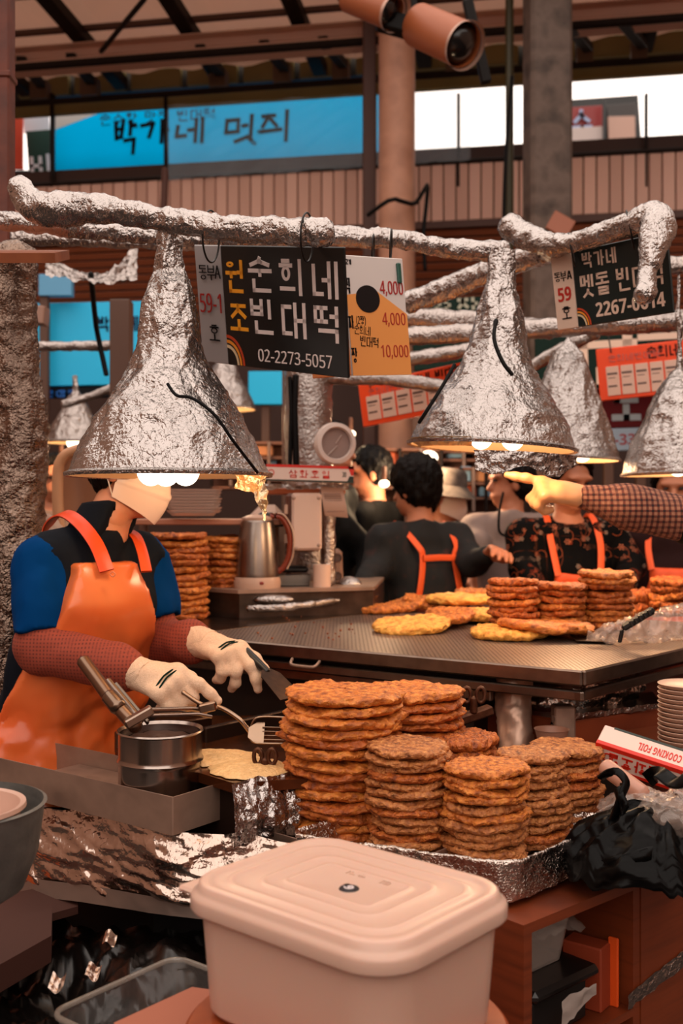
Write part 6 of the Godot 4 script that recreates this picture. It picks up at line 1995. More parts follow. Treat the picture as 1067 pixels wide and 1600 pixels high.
# A standing figure: head centre hc, facing along f (level), parts named in o: skin, shirt, trousers, hair ({k, puff, mat}), arms [[elbow, wrist], [elbow, wrist]] right first
func figure(label: String, hc: Vector3, f: Vector3, o: Dictionary) -> Node3D:
	f = Vector3(f.x, 0, f.z).normalized()
	var s := Vector3.UP.cross(f).normalized()      # towards the figure's left
	var look: Vector3 = o.get("look", f).normalized()
	var up := (Vector3.UP - look * look.y).normalized()
	var k: float = o.get("k", 1.0)
	var lean: Vector3 = o.get("lean", Vector3.ZERO)
	var nb: Vector3 = hc - Vector3.UP * 0.185 * k - f * 0.025 - lean * 0.2
	var ch := nb - Vector3.UP * 0.20 * k - lean * 0.4 + f * 0.01
	var hip := nb - Vector3.UP * 0.53 * k - lean
	var w: float = o.get("wide", 0.165) * k
	var sr: Vector3 = nb - s * w - Vector3.UP * 0.045
	var sl: Vector3 = nb + s * w - Vector3.UP * 0.045
	var t := thing("person", label, "person", Vector3(hip.x, 0, hip.z))
	var arms: Array = o.get("arms", [[sr - Vector3.UP * 0.28 - s * 0.05, sr - Vector3.UP * 0.50 + f * 0.1], [sl - Vector3.UP * 0.28 + s * 0.05, sl - Vector3.UP * 0.50 + f * 0.1]])
	var bones := torso_bones(nb, ch, hip, sr, sl, 0.0)
	bones.append([nb - Vector3.UP * 0.02, hc - up * 0.06 - look * 0.02, 0.056, 0.05])
	for i in 2:
		var a: Vector3 = [sr, sl][i]
		bones.append_array([[a, arms[i][0], 0.048, 0.038], [arms[i][0], arms[i][1], 0.038, 0.026]])
		var e := -1.0 if i == 0 else 1.0
		var kn: Vector3 = Vector3(hip.x, 0.47 * k, hip.z) + s * 0.09 * e
		bones.append_array([[hip + s * 0.08 * e, kn, 0.088, 0.056], [kn, Vector3(kn.x, 0.08, kn.z), 0.054, 0.036], [Vector3(kn.x, 0.045, kn.z), Vector3(kn.x, 0.04, kn.z) + f * 0.15, 0.04, 0.03]])
	var g := Sdf.new(0.018, 0.035, bones).into(G.new())
	var hb := head_bones(hc, look, up, k)
	hb.append([nb.lerp(hc, 0.3), hc - up * 0.06 - look * 0.02, 0.05, 0.048])
	Sdf.new(0.007, 0.02, hb).into(g)
	for i in 2:
		var a: Vector3 = arms[i][0]
		var wv: Vector3 = arms[i][1]
		var fw := (wv - a).normalized()
		var bk: Vector3 = (Vector3.UP * 0.8 + s * (-0.4 if i == 0 else 0.4))
		if absf(fw.y) > 0.85:
			bk = s * (-1.0 if i == 0 else 1.0)
		if o.get("bare_hands", true):
			Sdf.new(0.005, 0.012, hand_bones(wv, fw, bk, 1.0 if i == 0 else -1.0, [[0.4, 0.4, 0.3], [0.45, 0.45, 0.3], [0.5, 0.5, 0.3], [0.55, 0.5, 0.3]], 0.5, 0.95)).into(g)
	var skin := tone(o.get("skin", Color(0.72, 0.45, 0.32)), 0.55)
	part(t, "body", g, skin)
	if o.has("hair"):
		part(t, "hair", hair_mesh(hc, look, up, k, o.hair[0], o.hair[1], o.hair[2]), tone(o.hair[3], 0.5))
	for e in [-1.0, 1.0]:
		part(t, "eye", G.new().ball(ell(hc + look * 0.084 * k + up * 0.002 + up.cross(look) * e * 0.032 * k, Vector3(0.012, 0.006, 0.008)), 10, 8), tone(Color(0.05, 0.03, 0.03), 0.2))
	var wrinkle := func(p: Vector3) -> float: return 0.008 * nz.get_noise_3dv(p * Vector3(0.5, 0.25, 0.5)) + 0.005 * ridge.get_noise_3dv(p * 0.35)
	var sb := torso_bones(nb, ch, hip, sr, sl, 0.017)
	sb.append([hip + Vector3(0, 0.02, 0), hip - Vector3(0, 0.07, 0), 0.13, 0.13])
	for i in 2:
		var a: Vector3 = [sr, sl][i]
		var sleeve: float = o.get("sleeve", 0.9)
		sb.append([a, a.lerp(arms[i][0], minf(1.0, sleeve * 2.0)), 0.068, 0.060])
		if sleeve > 0.5:
			sb.append([arms[i][0], arms[i][0].lerp(arms[i][1], (sleeve - 0.5) * 2.0), 0.060, 0.045])
	var top := nb + Vector3(0, 0.035, 0)
	part(t, "shirt", Sdf.new(0.013, 0.035, sb).clip(func(p: Vector3) -> float: return (p - top).dot((Vector3.UP + f * 0.35).normalized())).bump(wrinkle).into(G.new()), o.shirt)
	var tb := [[hip - s * 0.06, hip + s * 0.06, 0.118, 0.118]]
	for e in [-1.0, 1.0]:
		var kn: Vector3 = Vector3(hip.x, 0.47 * k, hip.z) + s * 0.09 * e
		tb.append_array([[hip + s * 0.08 * e, kn, 0.105, 0.075], [kn, Vector3(kn.x, 0.09, kn.z), 0.074, 0.062]])
	part(t, "trousers", Sdf.new(0.018, 0.03, tb).into(G.new()), o.get("trousers", tone(Color(0.06, 0.05, 0.055), 0.8)))
	if o.has("mask"):
		var ms := up.cross(look).normalized()
		part(t, "mask", G.new().surf(24, 16, func(a, b):
			var x: float = a * 2.0 - 1.0
			var ax := absf(x)
			var y := lerpf(lerpf(0.006, -0.006, ax), lerpf(-0.125, -0.082, ax), b)
			return hc + look * (0.102 - 0.092 * pow(ax, 1.7) + 0.02 * sin(b * PI) * (1.0 - ax)) * k + up * y * k + ms * x * 0.074 * k), tone(Color(0.84, 0.74, 0.68), 0.75))
	t.set_meta("joints", 0)
	t.remove_meta("joints")
	if o.has("apron"):
		var am: Material = o.apron
		var low := torso_bones(nb, ch, hip, sr, sl, 0.030)
		low.append([hip + f * 0.04, hip + f * 0.06 - Vector3(0, 0.45, 0), 0.17, 0.2])
		var bt: float = nb.y - o.get("bib", 0.17)
		part(t, "apron", Sdf.new(0.013, 0.04, low).clip(func(p: Vector3) -> float:
			var d := p - ch
			var dn := bt - p.y
			return maxf(maxf(-dn, absf(d.dot(s)) - minf(0.10 + 0.5 * maxf(0.0, dn - 0.06), 0.3)), -d.dot(f) - (0.0 if dn < 0.2 else minf(0.2, (dn - 0.2) * 2.0)))).bump(wrinkle).into(G.new()), am)
		var orange := tone(Color(0.92, 0.33, 0.08), 0.6)
		var bb := ch + f * 0.125
		if o.get("straps", "front") == "front":
			for e in [-1.0, 1.0]:
				part(t, "apron_strap", ribbon(G.new(), smooth_path([Vector3(bb.x, bt - 0.01, bb.z) + s * 0.09 * e + f * 0.0, nb + s * 0.105 * e + f * 0.09 - Vector3(0, 0.06, 0), nb + s * 0.095 * e + Vector3(0, 0.045, 0), nb + s * 0.08 * e - f * 0.10 - Vector3(0, 0.06, 0)], 0.012), 0.026, f + Vector3.UP * 0.3, 0.006), orange)
		else:
			var q := ch - f * 0.120
			var y0: float = nb.y - 0.115
			var pts := {}
			for e in [-1.0, 1.0]:
				part(t, "apron_strap", ribbon(G.new(), smooth_path([nb + s * 0.125 * e + f * 0.06 - Vector3(0, 0.02, 0), nb + s * 0.12 * e + Vector3(0, 0.028, 0), Vector3(q.x, y0 + 0.055, q.z) + s * 0.095 * e + f * 0.022, Vector3(q.x, y0, q.z) + s * 0.078 * e + f * 0.006, Vector3(q.x, y0 - 0.14, q.z) + s * 0.098 * e - f * 0.004, Vector3(q.x, y0 - 0.34, q.z) + s * 0.15 * e + f * 0.03], 0.012), 0.026, -f, 0.007), orange)
			part(t, "apron_strap", ribbon(G.new(), [Vector3(q.x, y0, q.z) - s * 0.08 - f * 0.006, Vector3(q.x, y0 + 0.003, q.z) - f * 0.008, Vector3(q.x, y0, q.z) + s * 0.08 - f * 0.006], 0.026, -f, 0.007), orange)
			var band := []
			for i in 33:
				var a := TAU * i / 32.0
				band.append(Vector3(hip.x, y0 - 0.325, hip.z) + (ch - hip) * Vector3(0.35, 0, 0.35) + s * cos(a) * 0.212 + f * sin(a) * 0.158)
			part(t, "apron_waist", G.new().surf(33, 4, func(u, v): return band[int(round(u * 32))] + Vector3(0, (v - 0.5) * 0.08 - 0.02 * cos(u * TAU * 2.0), 0)), orange)
			part(t, "apron_tie", ribbon(G.new(), smooth_path([Vector3(q.x, y0 - 0.30, q.z) + s * -0.11 - f * 0.035, Vector3(q.x, y0 - 0.37, q.z) + s * -0.10 - f * 0.04, Vector3(q.x, y0 - 0.45, q.z) + s * -0.115 - f * 0.035], 0.01), 0.018, -f, 0.006), orange)
	return t

func crowd() -> void:
	var black := tone(Color(0.03, 0.027, 0.027), 0.8)
	var orange := tone(Color(0.88, 0.30, 0.08), 0.6)
	# woman seen from behind
	var hc := P(648, 762, 6.2)
	var f := Vector3(-0.42, 0, -0.9)
	var s := Vector3.UP.cross(f.normalized())
	var blouse := grained([Color(0.03, 0.025, 0.025), Color(0.035, 0.03, 0.03), Color(0.045, 0.03, 0.027), Color(0.30, 0.10, 0.05)], 0.85, 0.0, 0.02, 3.0, 0.0, 111)
	figure("woman with short dark hair seen from behind, orange apron straps crossing her dark blouse", hc, f, {"hair": [0.018, 0.055, -0.12, Color(0.05, 0.028, 0.02)], "look": Vector3(-0.75, -0.1, -0.6), "shirt": blouse, "apron": orange, "straps": "back", "wide": 0.19, "lean": Vector3(-0.06, 0, -0.05), "sleeve": 0.95,
		"arms": [[P(585, 890, 6.2), P(575, 935, 5.9)], [P(735, 870, 6.1), P(752, 872, 5.8)]].duplicate() if false else [[P(738, 880, 6.0), P(762, 868, 5.85)], [P(590, 885, 6.0), P(566, 912, 5.7)]]})
	# man in black
	figure("man with black hair in a black tee shirt standing behind the counter clock", P(578, 738, 7.2), Vector3(-0.8, 0, -0.5), {"hair": [0.008, 0.03, -0.07, Color(0.03, 0.022, 0.02)], "look": Vector3(-0.9, -0.1, 0.1), "shirt": black, "wide": 0.17, "sleeve": 0.45})
	# bucket hat
	var bh := figure("person in a grey camouflage bucket hat and white mask", P(698, 775, 7.2), Vector3(0.6, 0, 0.6), {"hair": [0.004, 0.02, -0.09, Color(0.05, 0.03, 0.025)], "look": Vector3(0.75, -0.1, 0.5), "shirt": tone(Color(0.25, 0.18, 0.16), 0.8), "mask": 1})
	var hx := fr(P(698, 775, 7.2) + Vector3(-0.01, 0.035, 0), 0, 0.05, -0.12)
	part(bh, "bucket_hat", G.new().lathe(hx, [Vector2(0.165, -0.03), Vector2(0.155, -0.022), Vector2(0.112, 0.022), Vector2(0.104, 0.085), Vector2(0.088, 0.105), Vector2(0.0001, 0.112)], 40), grained([Color(0.16, 0.13, 0.11), Color(0.34, 0.30, 0.27), Color(0.46, 0.40, 0.36)], 0.85, 0.0, 0.03, 3.0, 0.0, 113))
	# grey shirt
	var gp := figure("person in a loose light grey shirt turned away behind the floral blouse", P(797, 752, 6.7), Vector3(0.25, 0, -0.9), {"hair": [0.01, 0.03, -0.10, Color(0.05, 0.03, 0.025)], "look": Vector3(-0.9, 0, 0.15), "shirt": tone(Color(0.52, 0.44, 0.41), 0.8), "trousers": tone(Color(0.06, 0.11, 0.17), 0.8), "wide": 0.18,
		"arms": [[P(855, 880, 6.6), P(850, 930, 6.5)], [P(745, 850, 6.6), P(738, 895, 6.5)]]})
	part(gp, "bag_strap", G.new().tube(smooth_path([P(786, 770, 6.35), P(780, 800, 6.3), P(780, 830, 6.3), P(792, 838, 6.3)], 0.01), [0.006], 8), black)
	# floral blouse
	var floral := floral_mat()
	figure("woman in a dark floral blouse and orange bib apron, her face hidden behind the lamp", P(890, 752, 5.9), Vector3(0.15, 0, 1.0), {"hair": [0.012, 0.02, -0.08, Color(0.06, 0.03, 0.025)], "look": Vector3(0.35, -0.15, 0.9), "shirt": floral, "apron": orange, "bib": 0.19, "wide": 0.2, "sleeve": 0.85,
		"arms": [[P(818, 890, 5.8), P(850, 935, 5.5)], [P(985, 885, 5.9), P(975, 922, 5.5)]]})
	figure("woman in a dark maroon top and orange apron at the right edge behind the pancakes", P(1052, 765, 6.2), Vector3(-0.3, 0, 1.0), {"hair": [0.012, 0.02, -0.08, Color(0.05, 0.03, 0.025)], "shirt": tone(Color(0.13, 0.05, 0.05), 0.8), "apron": orange, "bib": 0.15, "wide": 0.19})
	figure("person with dark hair far behind, between the left foil post and the cook", P(82, 748, 7.4), Vector3(0.5, 0, 0.8), {"hair": [0.012, 0.02, -0.08, Color(0.04, 0.025, 0.02)], "shirt": tone(Color(0.5, 0.4, 0.35), 0.8), "k": 0.95})
	figure("customer in a charcoal jacket with a pale stripe, behind the hanging booklet", P(520, 702, 6.5), Vector3(0.9, 0, 0.4), {"hair": [0.008, 0.02, -0.07, Color(0.04, 0.03, 0.025)], "shirt": tone(Color(0.07, 0.065, 0.065), 0.7), "k": 0.98, "arms": [[P(575, 860, 6.4), P(568, 930, 6.2)], [P(500, 860, 6.7), P(520, 930, 6.5)]]})
	pointer()

func floral_mat() -> StandardMaterial3D:
	var im := Image.create(256, 256, false, Image.FORMAT_RGB8)
	im.fill(Color(0.03, 0.02, 0.02))
	var r := RandomNumberGenerator.new()
	r.seed = 5
	for i in 26:
		var c := Vector2(r.randf() * 256, r.randf() * 256)
		var rad := r.randf_range(6, 13)
		var col: Color = [Color(0.78, 0.46, 0.34), Color(0.64, 0.24, 0.13), Color(0.76, 0.62, 0.54)][i % 3]
		for y in range(-16, 17):
			for x in range(-16, 17):
				var d := Vector2(x, y).length()
				var a := atan2(y, x)
				var e := rad * (0.75 + 0.25 * cos(a * 6.0))
				if d < e and d > e * 0.62 or d < e * 0.3:
					im.set_pixel(posmod(int(c.x) + x, 256), posmod(int(c.y) + y, 256), col)
		if i % 2 == 0:
			var p := c
			var dir := r.randf() * TAU
			for st in 46:
				dir += 0.07
				p += Vector2(cos(dir), sin(dir)) * 1.4
				for e in [Vector2.ZERO, Vector2(1, 0), Vector2(0, 1), Vector2(1, 1)]:
					im.set_pixel(posmod(int(p.x + e.x), 256), posmod(int(p.y + e.y), 256), Color(0.70, 0.34, 0.20))
	var m := StandardMaterial3D.new()
	m.albedo_texture = ImageTexture.create_from_image(im)
	m.roughness = 0.8
	m.metallic_specular = 0.2
	return tri_map(m, 3.6)

func pointer() -> void:      # the seller at the right edge whose arm reaches into view
	var w := P(905, 775, 3.9)
	var el_ := P(1075, 812, 3.85)
	var sh := P(1180, 760, 3.75)
	var nb := sh + Vector3(0.17, 0.05, 0.05)
	var hip := nb + Vector3(0.05, -0.55, 0.02)
	var ch := nb + Vector3(0.01, -0.2, 0.0)
	var f := Vector3(-0.8, 0, 0.6).normalized()
	var s := Vector3.UP.cross(f)
	var t := thing("person", "seller reaching in from the right edge in a checked sleeve and yellow rubber glove, pointing", "person", Vector3(hip.x, 0, hip.z))
	var sl := nb + s * 0.16 - Vector3.UP * 0.04
	var bones := torso_bones(nb, ch, hip, sh, sl, 0.0)
	var hc := nb + Vector3(-0.04, 0.19, 0.03)
	bones.append_array([[nb, hc - Vector3(0, 0.06, 0), 0.055, 0.05], [sh, el_, 0.05, 0.04], [el_, w, 0.04, 0.027], [sl, sl + Vector3(0.02, -0.28, 0.03), 0.05, 0.04], [sl + Vector3(0.02, -0.28, 0.03), sl + Vector3(-0.1, -0.42, 0.1), 0.04, 0.028]])
	for e in [-1.0, 1.0]:
		var kn: Vector3 = Vector3(hip.x, 0.47, hip.z) + s * 0.09 * e
		bones.append_array([[hip + s * 0.08 * e, kn, 0.088, 0.056], [kn, Vector3(kn.x, 0.07, kn.z), 0.054, 0.036], [Vector3(kn.x, 0.045, kn.z), Vector3(kn.x, 0.04, kn.z) + f * 0.15, 0.04, 0.03]])
	var g := Sdf.new(0.018, 0.035, bones).into(G.new())
	Sdf.new(0.008, 0.02, head_bones(hc, f, Vector3.UP)).into(g)
	part(t, "body", g, tone(Color(0.72, 0.45, 0.32), 0.55))
	part(t, "hair", hair_mesh(hc, f, Vector3.UP, 1.0, 0.01, 0.02, -0.08), tone(Color(0.05, 0.03, 0.025), 0.5))
	var chk := check(Color(0.62, 0.42, 0.32), Color(0.12, 0.03, 0.025), Color(0.42, 0.14, 0.09), 34.0)
	var d := (w - el_).normalized()
	part(t, "checked_sleeve", Sdf.new(0.008, 0.03, [[el_ - d * 0.02, el_.lerp(w, 0.55), 0.066, 0.060], [el_.lerp(w, 0.5), w, 0.058, 0.034]]).clip(func(p: Vector3) -> float: return maxf((p - w - d * 0.006).dot(d), -(p - el_).dot(d) - 0.0)).bump(func(p: Vector3) -> float:
		var u := (p - w).dot(d)
		return 0.004 * ridge.get_noise_3dv(p * 0.5) + 0.0025 * sin(p.y * 260.0 + p.x * 60.0) * clampf(1.0 - absf(u + 0.02) / 0.05, 0.0, 1.0)).into(G.new()), chk)
	var vest := torso_bones(nb, ch, hip, sh, sl, 0.02)
	vest.append([sh, el_ + d * -0.005, 0.075, 0.070])
	part(t, "dark_vest", Sdf.new(0.014, 0.035, vest).clip(func(p: Vector3) -> float: return maxf((p - nb).dot(Vector3(-0.2, 0.97, 0)) - 0.04, (p - el_ - d * 0.02).dot(d))).into(G.new()), tone(Color(0.03, 0.045, 0.045), 0.6))
	var tb := [[hip - s * 0.06, hip + s * 0.06, 0.118, 0.118]]
	for e in [-1.0, 1.0]:
		var kn: Vector3 = Vector3(hip.x, 0.47, hip.z) + s * 0.09 * e
		tb.append_array([[hip + s * 0.08 * e, kn, 0.105, 0.075], [kn, Vector3(kn.x, 0.09, kn.z), 0.074, 0.062]])
		part(t, "eye", G.new().ball(ell(hc + f * 0.084 + Vector3.UP.cross(f) * e * 0.032, Vector3(0.012, 0.006, 0.008)), 10, 8), tone(Color(0.05, 0.03, 0.03), 0.2))
	part(t, "trousers", Sdf.new(0.018, 0.03, tb).into(G.new()), tone(Color(0.06, 0.05, 0.055), 0.8))
	var gy := tone(Color(0.82, 0.60, 0.42), 0.4)
	gy.subsurf_scatter_enabled = true
	gy.subsurf_scatter_strength = 0.1
	var fw := (P(800, 748, 3.9) - P(905, 768, 3.9)).normalized()
	var bk := Vector3(0.2, 0.75, 0.62)
	var hb := hand_bones(w + fw * 0.015, fw, bk, -1.0, [[0.04, 0.04, 0.0], [1.25, 1.3, 0.8], [1.3, 1.35, 0.8], [1.3, 1.3, 0.8]], 1.1, 1.02, 1.15)
	hb.append([w - fw * 0.03, w + fw * 0.05, 0.031, 0.032])
	part(t, "rubber_glove", Sdf.new(0.0034, 0.014, hb).bump(func(p: Vector3) -> float: return 0.0012 * ridge.get_noise_3dv(p)).into(G.new()), gy)

func small_things() -> void:
	var cream := tone(Color(0.74, 0.60, 0.52), 0.4)
	# kettle
	var kx := fr(P(402, 918, 4.95))
	var kt := thing("kettle", "steel electric kettle with a brown handle behind the pancake stacks", "kettle", kx.origin)
	var brushed := grained([Color(0.50, 0.45, 0.42), Color(0.62, 0.56, 0.52)], 0.3, 1.0, 0.02, 2.0, 0.0, 121)
	part(kt, "body", G.new().lathe(kx, [Vector2(0.076, 0.038), Vector2(0.077, 0.05), Vector2(0.071, 0.14), Vector2(0.058, 0.225), Vector2(0.050, 0.236), Vector2(0.0001, 0.24)], 48), brushed)
	part(kt, "base", G.new().lathe(kx, [Vector2(0.0001, 0), Vector2(0.08, 0.0), Vector2(0.082, 0.02), Vector2(0.078, 0.038), Vector2(0.0001, 0.038)], 48), cream)
	part(kt, "switch", G.new().ball(ell(kx * Vector3(0.02, 0.02, 0.078), Vector3(0.009, 0.006, 0.004))), tone(Color(0.5, 0.1, 0.04), 0.4))
	part(kt, "lid", G.new().lathe(kx, [Vector2(0.052, 0.234), Vector2(0.054, 0.243), Vector2(0.03, 0.252), Vector2(0.0001, 0.254)], 32), cream)
	part(kt, "handle", ribbon(G.new(), smooth_path([kx * Vector3(0.045, 0.248, 0), kx * Vector3(0.085, 0.243, 0), kx * Vector3(0.112, 0.19, 0), kx * Vector3(0.112, 0.12, 0), kx * Vector3(0.095, 0.075, 0), kx * Vector3(0.07, 0.055, 0)], 0.008), 0.03, Vector3(1, 0, 0), 0.02), tone(Color(0.48, 0.17, 0.08), 0.35))
	part(kt, "handle_back", ribbon(G.new(), smooth_path([kx * Vector3(0.05, 0.258, 0), kx * Vector3(0.092, 0.252, 0), kx * Vector3(0.124, 0.195, 0), kx * Vector3(0.124, 0.115, 0), kx * Vector3(0.104, 0.065, 0)], 0.008), 0.034, Vector3(1, 0, 0), 0.006), cream)
	# second appliance behind the kettle
	var rc := thing("rice_cooker", "cream appliance with a dark window behind the kettle", "appliance", P(425, 905, 5.5))
	part(rc, "body", G.new().box(fr(P(418, 850, 5.6), 0.2), Vector3(0.13, 0.31, 0.14), 0.04), cream)
	part(rc, "window", G.new().box(fr(P(424, 812, 5.38), 0.2), Vector3(0.10, 0.055, 0.02), 0.008), tone(Color(0.06, 0.04, 0.035), 0.3))
	# stacked foil trays
	var fw := thing("foil_container", "stack of thin foil food containers behind the cook's mask", "containers", P(300, 800, 5.0))
	for i in 9:
		part(fw, "container", open_tray(G.new(), fr(P(302, 806 - i * 4.6, 5.0) + Vector3(0.003 * (i % 3), 0, 0), 0.1), 0.19 if i else 0.16, 0.15, 0.010, 0.002, 0.02, 0.02), tone(Color(0.86, 0.78, 0.74), 0.35, 0.45) if i == 0 else fw.get_child(0).material_override)
	var tb := thing("shelf", "tan shelf board under the foil food containers, behind the tall stacks", "shelf", P(330, 818, 5.3))
	part(tb, "board", G.new().box(fr(P(325, 815, 5.2), 0.0), Vector3(0.54, 0.02, 0.34), 0.003), tone(Color(0.66, 0.42, 0.31), 0.5))
	for x in [225.0, 430.0]:
		part(tb, "leg", G.new().box(fr(P(x, 868, 5.45)), Vector3(0.03, 0.26, 0.03), 0.003), tone(Color(0.4, 0.25, 0.18), 0.5))
	var lg := thing("counter_ledge", "raised steel ledge along the back of the griddle table, under the kettle", "ledge", P(450, 940, 5.3))
	part(lg, "top", flat_prism([P(372, 918, 4.78), P(585, 918, 5.0), P(600, 918, 5.75), P(200, 918, 5.75), P(215, 918, 5.2)], P(400, 918, 4.95).y - 0.012, P(400, 918, 4.95).y), STEEL)
	part(lg, "riser", flat_prism([P(374, 918, 4.8), P(583, 918, 5.02), P(600, 918, 5.7), P(210, 918, 5.7), P(220, 918, 5.22)], EYE - 0.358, P(400, 918, 4.95).y - 0.012), grained([Color(0.24, 0.19, 0.16), Color(0.40, 0.33, 0.29)], 0.35, 0.8, 0.02, 3.0, 0.0, 133))
	# shelf with roll box
	var sh := thing("shelf", "narrow plywood shelf carrying the boxed foil roll and the clock", "shelf", P(470, 762, 5.1))
	part(sh, "board", G.new().box(fr(P(468, 768, 5.2), 0.02), Vector3(0.33, 0.022, 0.16), 0.003), tone(Color(0.62, 0.30, 0.14), 0.5))
	part(sh, "foil_cover", G.new().surf(50, 14, func(a, b):
		var q := P(lerpf(395, 545, a), lerpf(756, 764, b), 5.0)
		return q + Vector3(0, crumple(q, 0.01), crumple((q + OA), 0.02))), FOIL2)
	foil_box(P(416, 725, 4.92), P(553, 729, 4.92), P(416, 751, 4.92), 0.055, "boxed foil roll with red lettering on the plywood shelf", false)
	var clk := thing("clock", "round white dial clock leaning on the shelf beside the foil post", "clock", P(523, 727, 5.0))
	var cx := Transform3D(Basis.from_euler(Vector3(0, 0.35, 0)) * Basis(Vector3.RIGHT, PI / 2), P(523, 693, 5.05))
	part(clk, "rim", G.new().lathe(cx, [Vector2(0.058, -0.02), Vector2(0.07, -0.025), Vector2(0.075, 0.0), Vector2(0.072, 0.022), Vector2(0.058, 0.025), Vector2(0.054, 0.012)], 48), tone(Color(0.80, 0.72, 0.68), 0.4))
	part(clk, "dial", G.new().lathe(cx, [Vector2(0.056, 0.006), Vector2(0.0001, 0.006)], 40), tone(Color(0.55, 0.46, 0.43), 0.4))
	part(clk, "hand", bar(G.new(), cx * Vector3(0.006, 0.010, 0.008), cx * Vector3(-0.03, 0.010, 0.042) , 0.004, 0.002, 0.0), tone(Color(0.75, 0.68, 0.64), 0.4))
	part(clk, "hand", bar(G.new(), cx * Vector3(0, 0.010, 0), cx * Vector3(0.022, 0.010, -0.03), 0.004, 0.002, 0.0), tone(Color(0.75, 0.68, 0.64), 0.4))
	# junction box, booklet, power strip, jars
	var jb := thing("junction_box", "pale plastic electric box hanging under the plywood shelf", "electric box", P(478, 815, 5.0))
	part(jb, "body", G.new().box(fr(P(474, 816, 5.05), 0.12), Vector3(0.125, 0.205, 0.06), 0.01), tone(Color(0.42, 0.26, 0.2), 0.5))
	part(jb, "cover", G.new().box(fr(P(479, 815, 4.96), 0.12), Vector3(0.105, 0.20, 0.03), 0.008), tone(Color(0.78, 0.66, 0.60), 0.45))
	for q in [[459, 778], [498, 778], [463, 857], [498, 852]]:
		part(jb, "screw", G.new().ball(ell(P(q[0], q[1], 4.9), Vector3(0.007, 0.007, 0.004))), tone(Color(0.6, 0.48, 0.42), 0.4))
	for y in [796.0, 842.0]:
		part(jb, "latch", G.new().box(fr(P(447, y, 4.98), 0.12), Vector3(0.012, 0.034, 0.02), 0.003), cream)
	var bk := solo("booklet", G.new().surf(12, 16, func(a, b): return P(lerpf(500, 536, a) + 8.0 * b, lerpf(760, 806, b) + 3.0 * a, 4.98) + Vector3(0, 0, 0.02 * sin(b * 2.5))), tone(Color(0.66, 0.52, 0.45), 0.6), "printed booklet hanging from the shelf's right end", "booklet", P(520, 780, 4.98))
	var tx := G.new()
	for i in 9:
		tx.box(fr(P(519 + i * 0.7, 772 + i * 3.4, 4.98) + Vector3(0, 0, 0.018), 0.0), Vector3(0.06, 0.0028, 0.001), 0.0)
	part(bk, "print", tx, tone(Color(0.5, 0.38, 0.33), 0.6))
	var ps := thing("power_strip", "socket strip standing upright on the griddle table's back edge", "power strip", P(528, 918, 5.2))
	part(ps, "body", G.new().box(fr(P(526, 886, 5.2), 0.3, 0.0, 0.05), Vector3(0.045, 0.135, 0.035), 0.014), tone(Color(0.5, 0.38, 0.32), 0.45))
	for y in [872.0, 900.0]:
		part(ps, "socket", G.new().lathe(Transform3D(Basis(Vector3.RIGHT, PI / 2), P(527, y, 5.1)), [Vector2(0.017, 0), Vector2(0.015, 0.004), Vector2(0.013, -0.004), Vector2(0.0001, -0.004)], 20), tone(Color(0.32, 0.22, 0.18), 0.5))
	var cy := thing("paper_roll", "white cylinder standing by the slim foil post", "roll", P(503, 930, 5.0))
	part(cy, "roll", G.new().lathe(fr(P(503, 932, 5.0)), [Vector2(0.0001, 0), Vector2(0.031, 0), Vector2(0.031, 0.112), Vector2(0.012, 0.113), Vector2(0.012, 0.105), Vector2(0.0001, 0.105)], 32), tone(Color(0.82, 0.68, 0.60), 0.6))
	var cb := thing("plastic_tub", "clear tub with a black lid and strap right of the kettle", "tub", P(455, 925, 5.1))
	part(cb, "walls", open_tray(G.new(), fr(P(455, 928, 5.15), 0.1), 0.14, 0.1, 0.07, 0.003, 0.015, 0.02), sheer(Color(0.6, 0.58, 0.56, 0.5), 0.2))
	part(cb, "lid", G.new().box(fr(P(455, 889, 5.15), 0.1), Vector3(0.12, 0.022, 0.09), 0.008), tone(Color(0.04, 0.035, 0.035), 0.4))
	part(cb, "strap", G.new().box(fr(P(455, 916, 5.02), 0.1), Vector3(0.13, 0.006, 0.004), 0.001), tone(Color(0.04, 0.035, 0.035), 0.4))
	solo("foil_strip", foil_pipe(G.new(), [P(388, 951, 4.75), P(430, 950, 4.74), P(480, 945, 4.8), P(528, 938, 4.95)], [0.010, 0.014, 0.012, 0.008], 0.006, 0.006, 20), FOIL2, "rolled foil strip along the back edge of the hot plate", "foil strip", P(455, 948, 4.8))
	var wrap := solo("foil_packet", G.new().ball(ell(P(428, 937, 4.82), Vector3(0.07, 0.018, 0.03)), 50, 24), FOIL2, "flat foil packet at the foot of the ledge under the kettle", "foil packet", P(428, 937, 4.82))
	# clutter behind the cook
	var cf := thing("chair_frame", "bent cream chair frame standing behind the cook", "chair", Vector3(P(92, 0, 4.6).x, 0, -4.6 * ZK))
	part(cf, "frame", G.new().tube(smooth_path([Vector3(P(96, 0, 4.6).x, 0.0, -4.6 * ZK), P(94, 860, 4.6), P(90, 770, 4.6), P(94, 722, 4.6), P(118, 704, 4.6), P(150, 706, 4.6), P(156, 770, 4.65), Vector3(P(158, 0, 4.6).x, 0.0, -4.7 * ZK)], 0.02), [0.018], 14), tone(Color(0.80, 0.58, 0.42), 0.45))
	part(cf, "back_panel", G.new().surf(12, 12, func(a, b): return P(lerpf(98, 152, a), lerpf(716, 800, b), 4.62 + 0.05 * sin(a * PI))), tone(Color(0.62, 0.42, 0.30), 0.6))
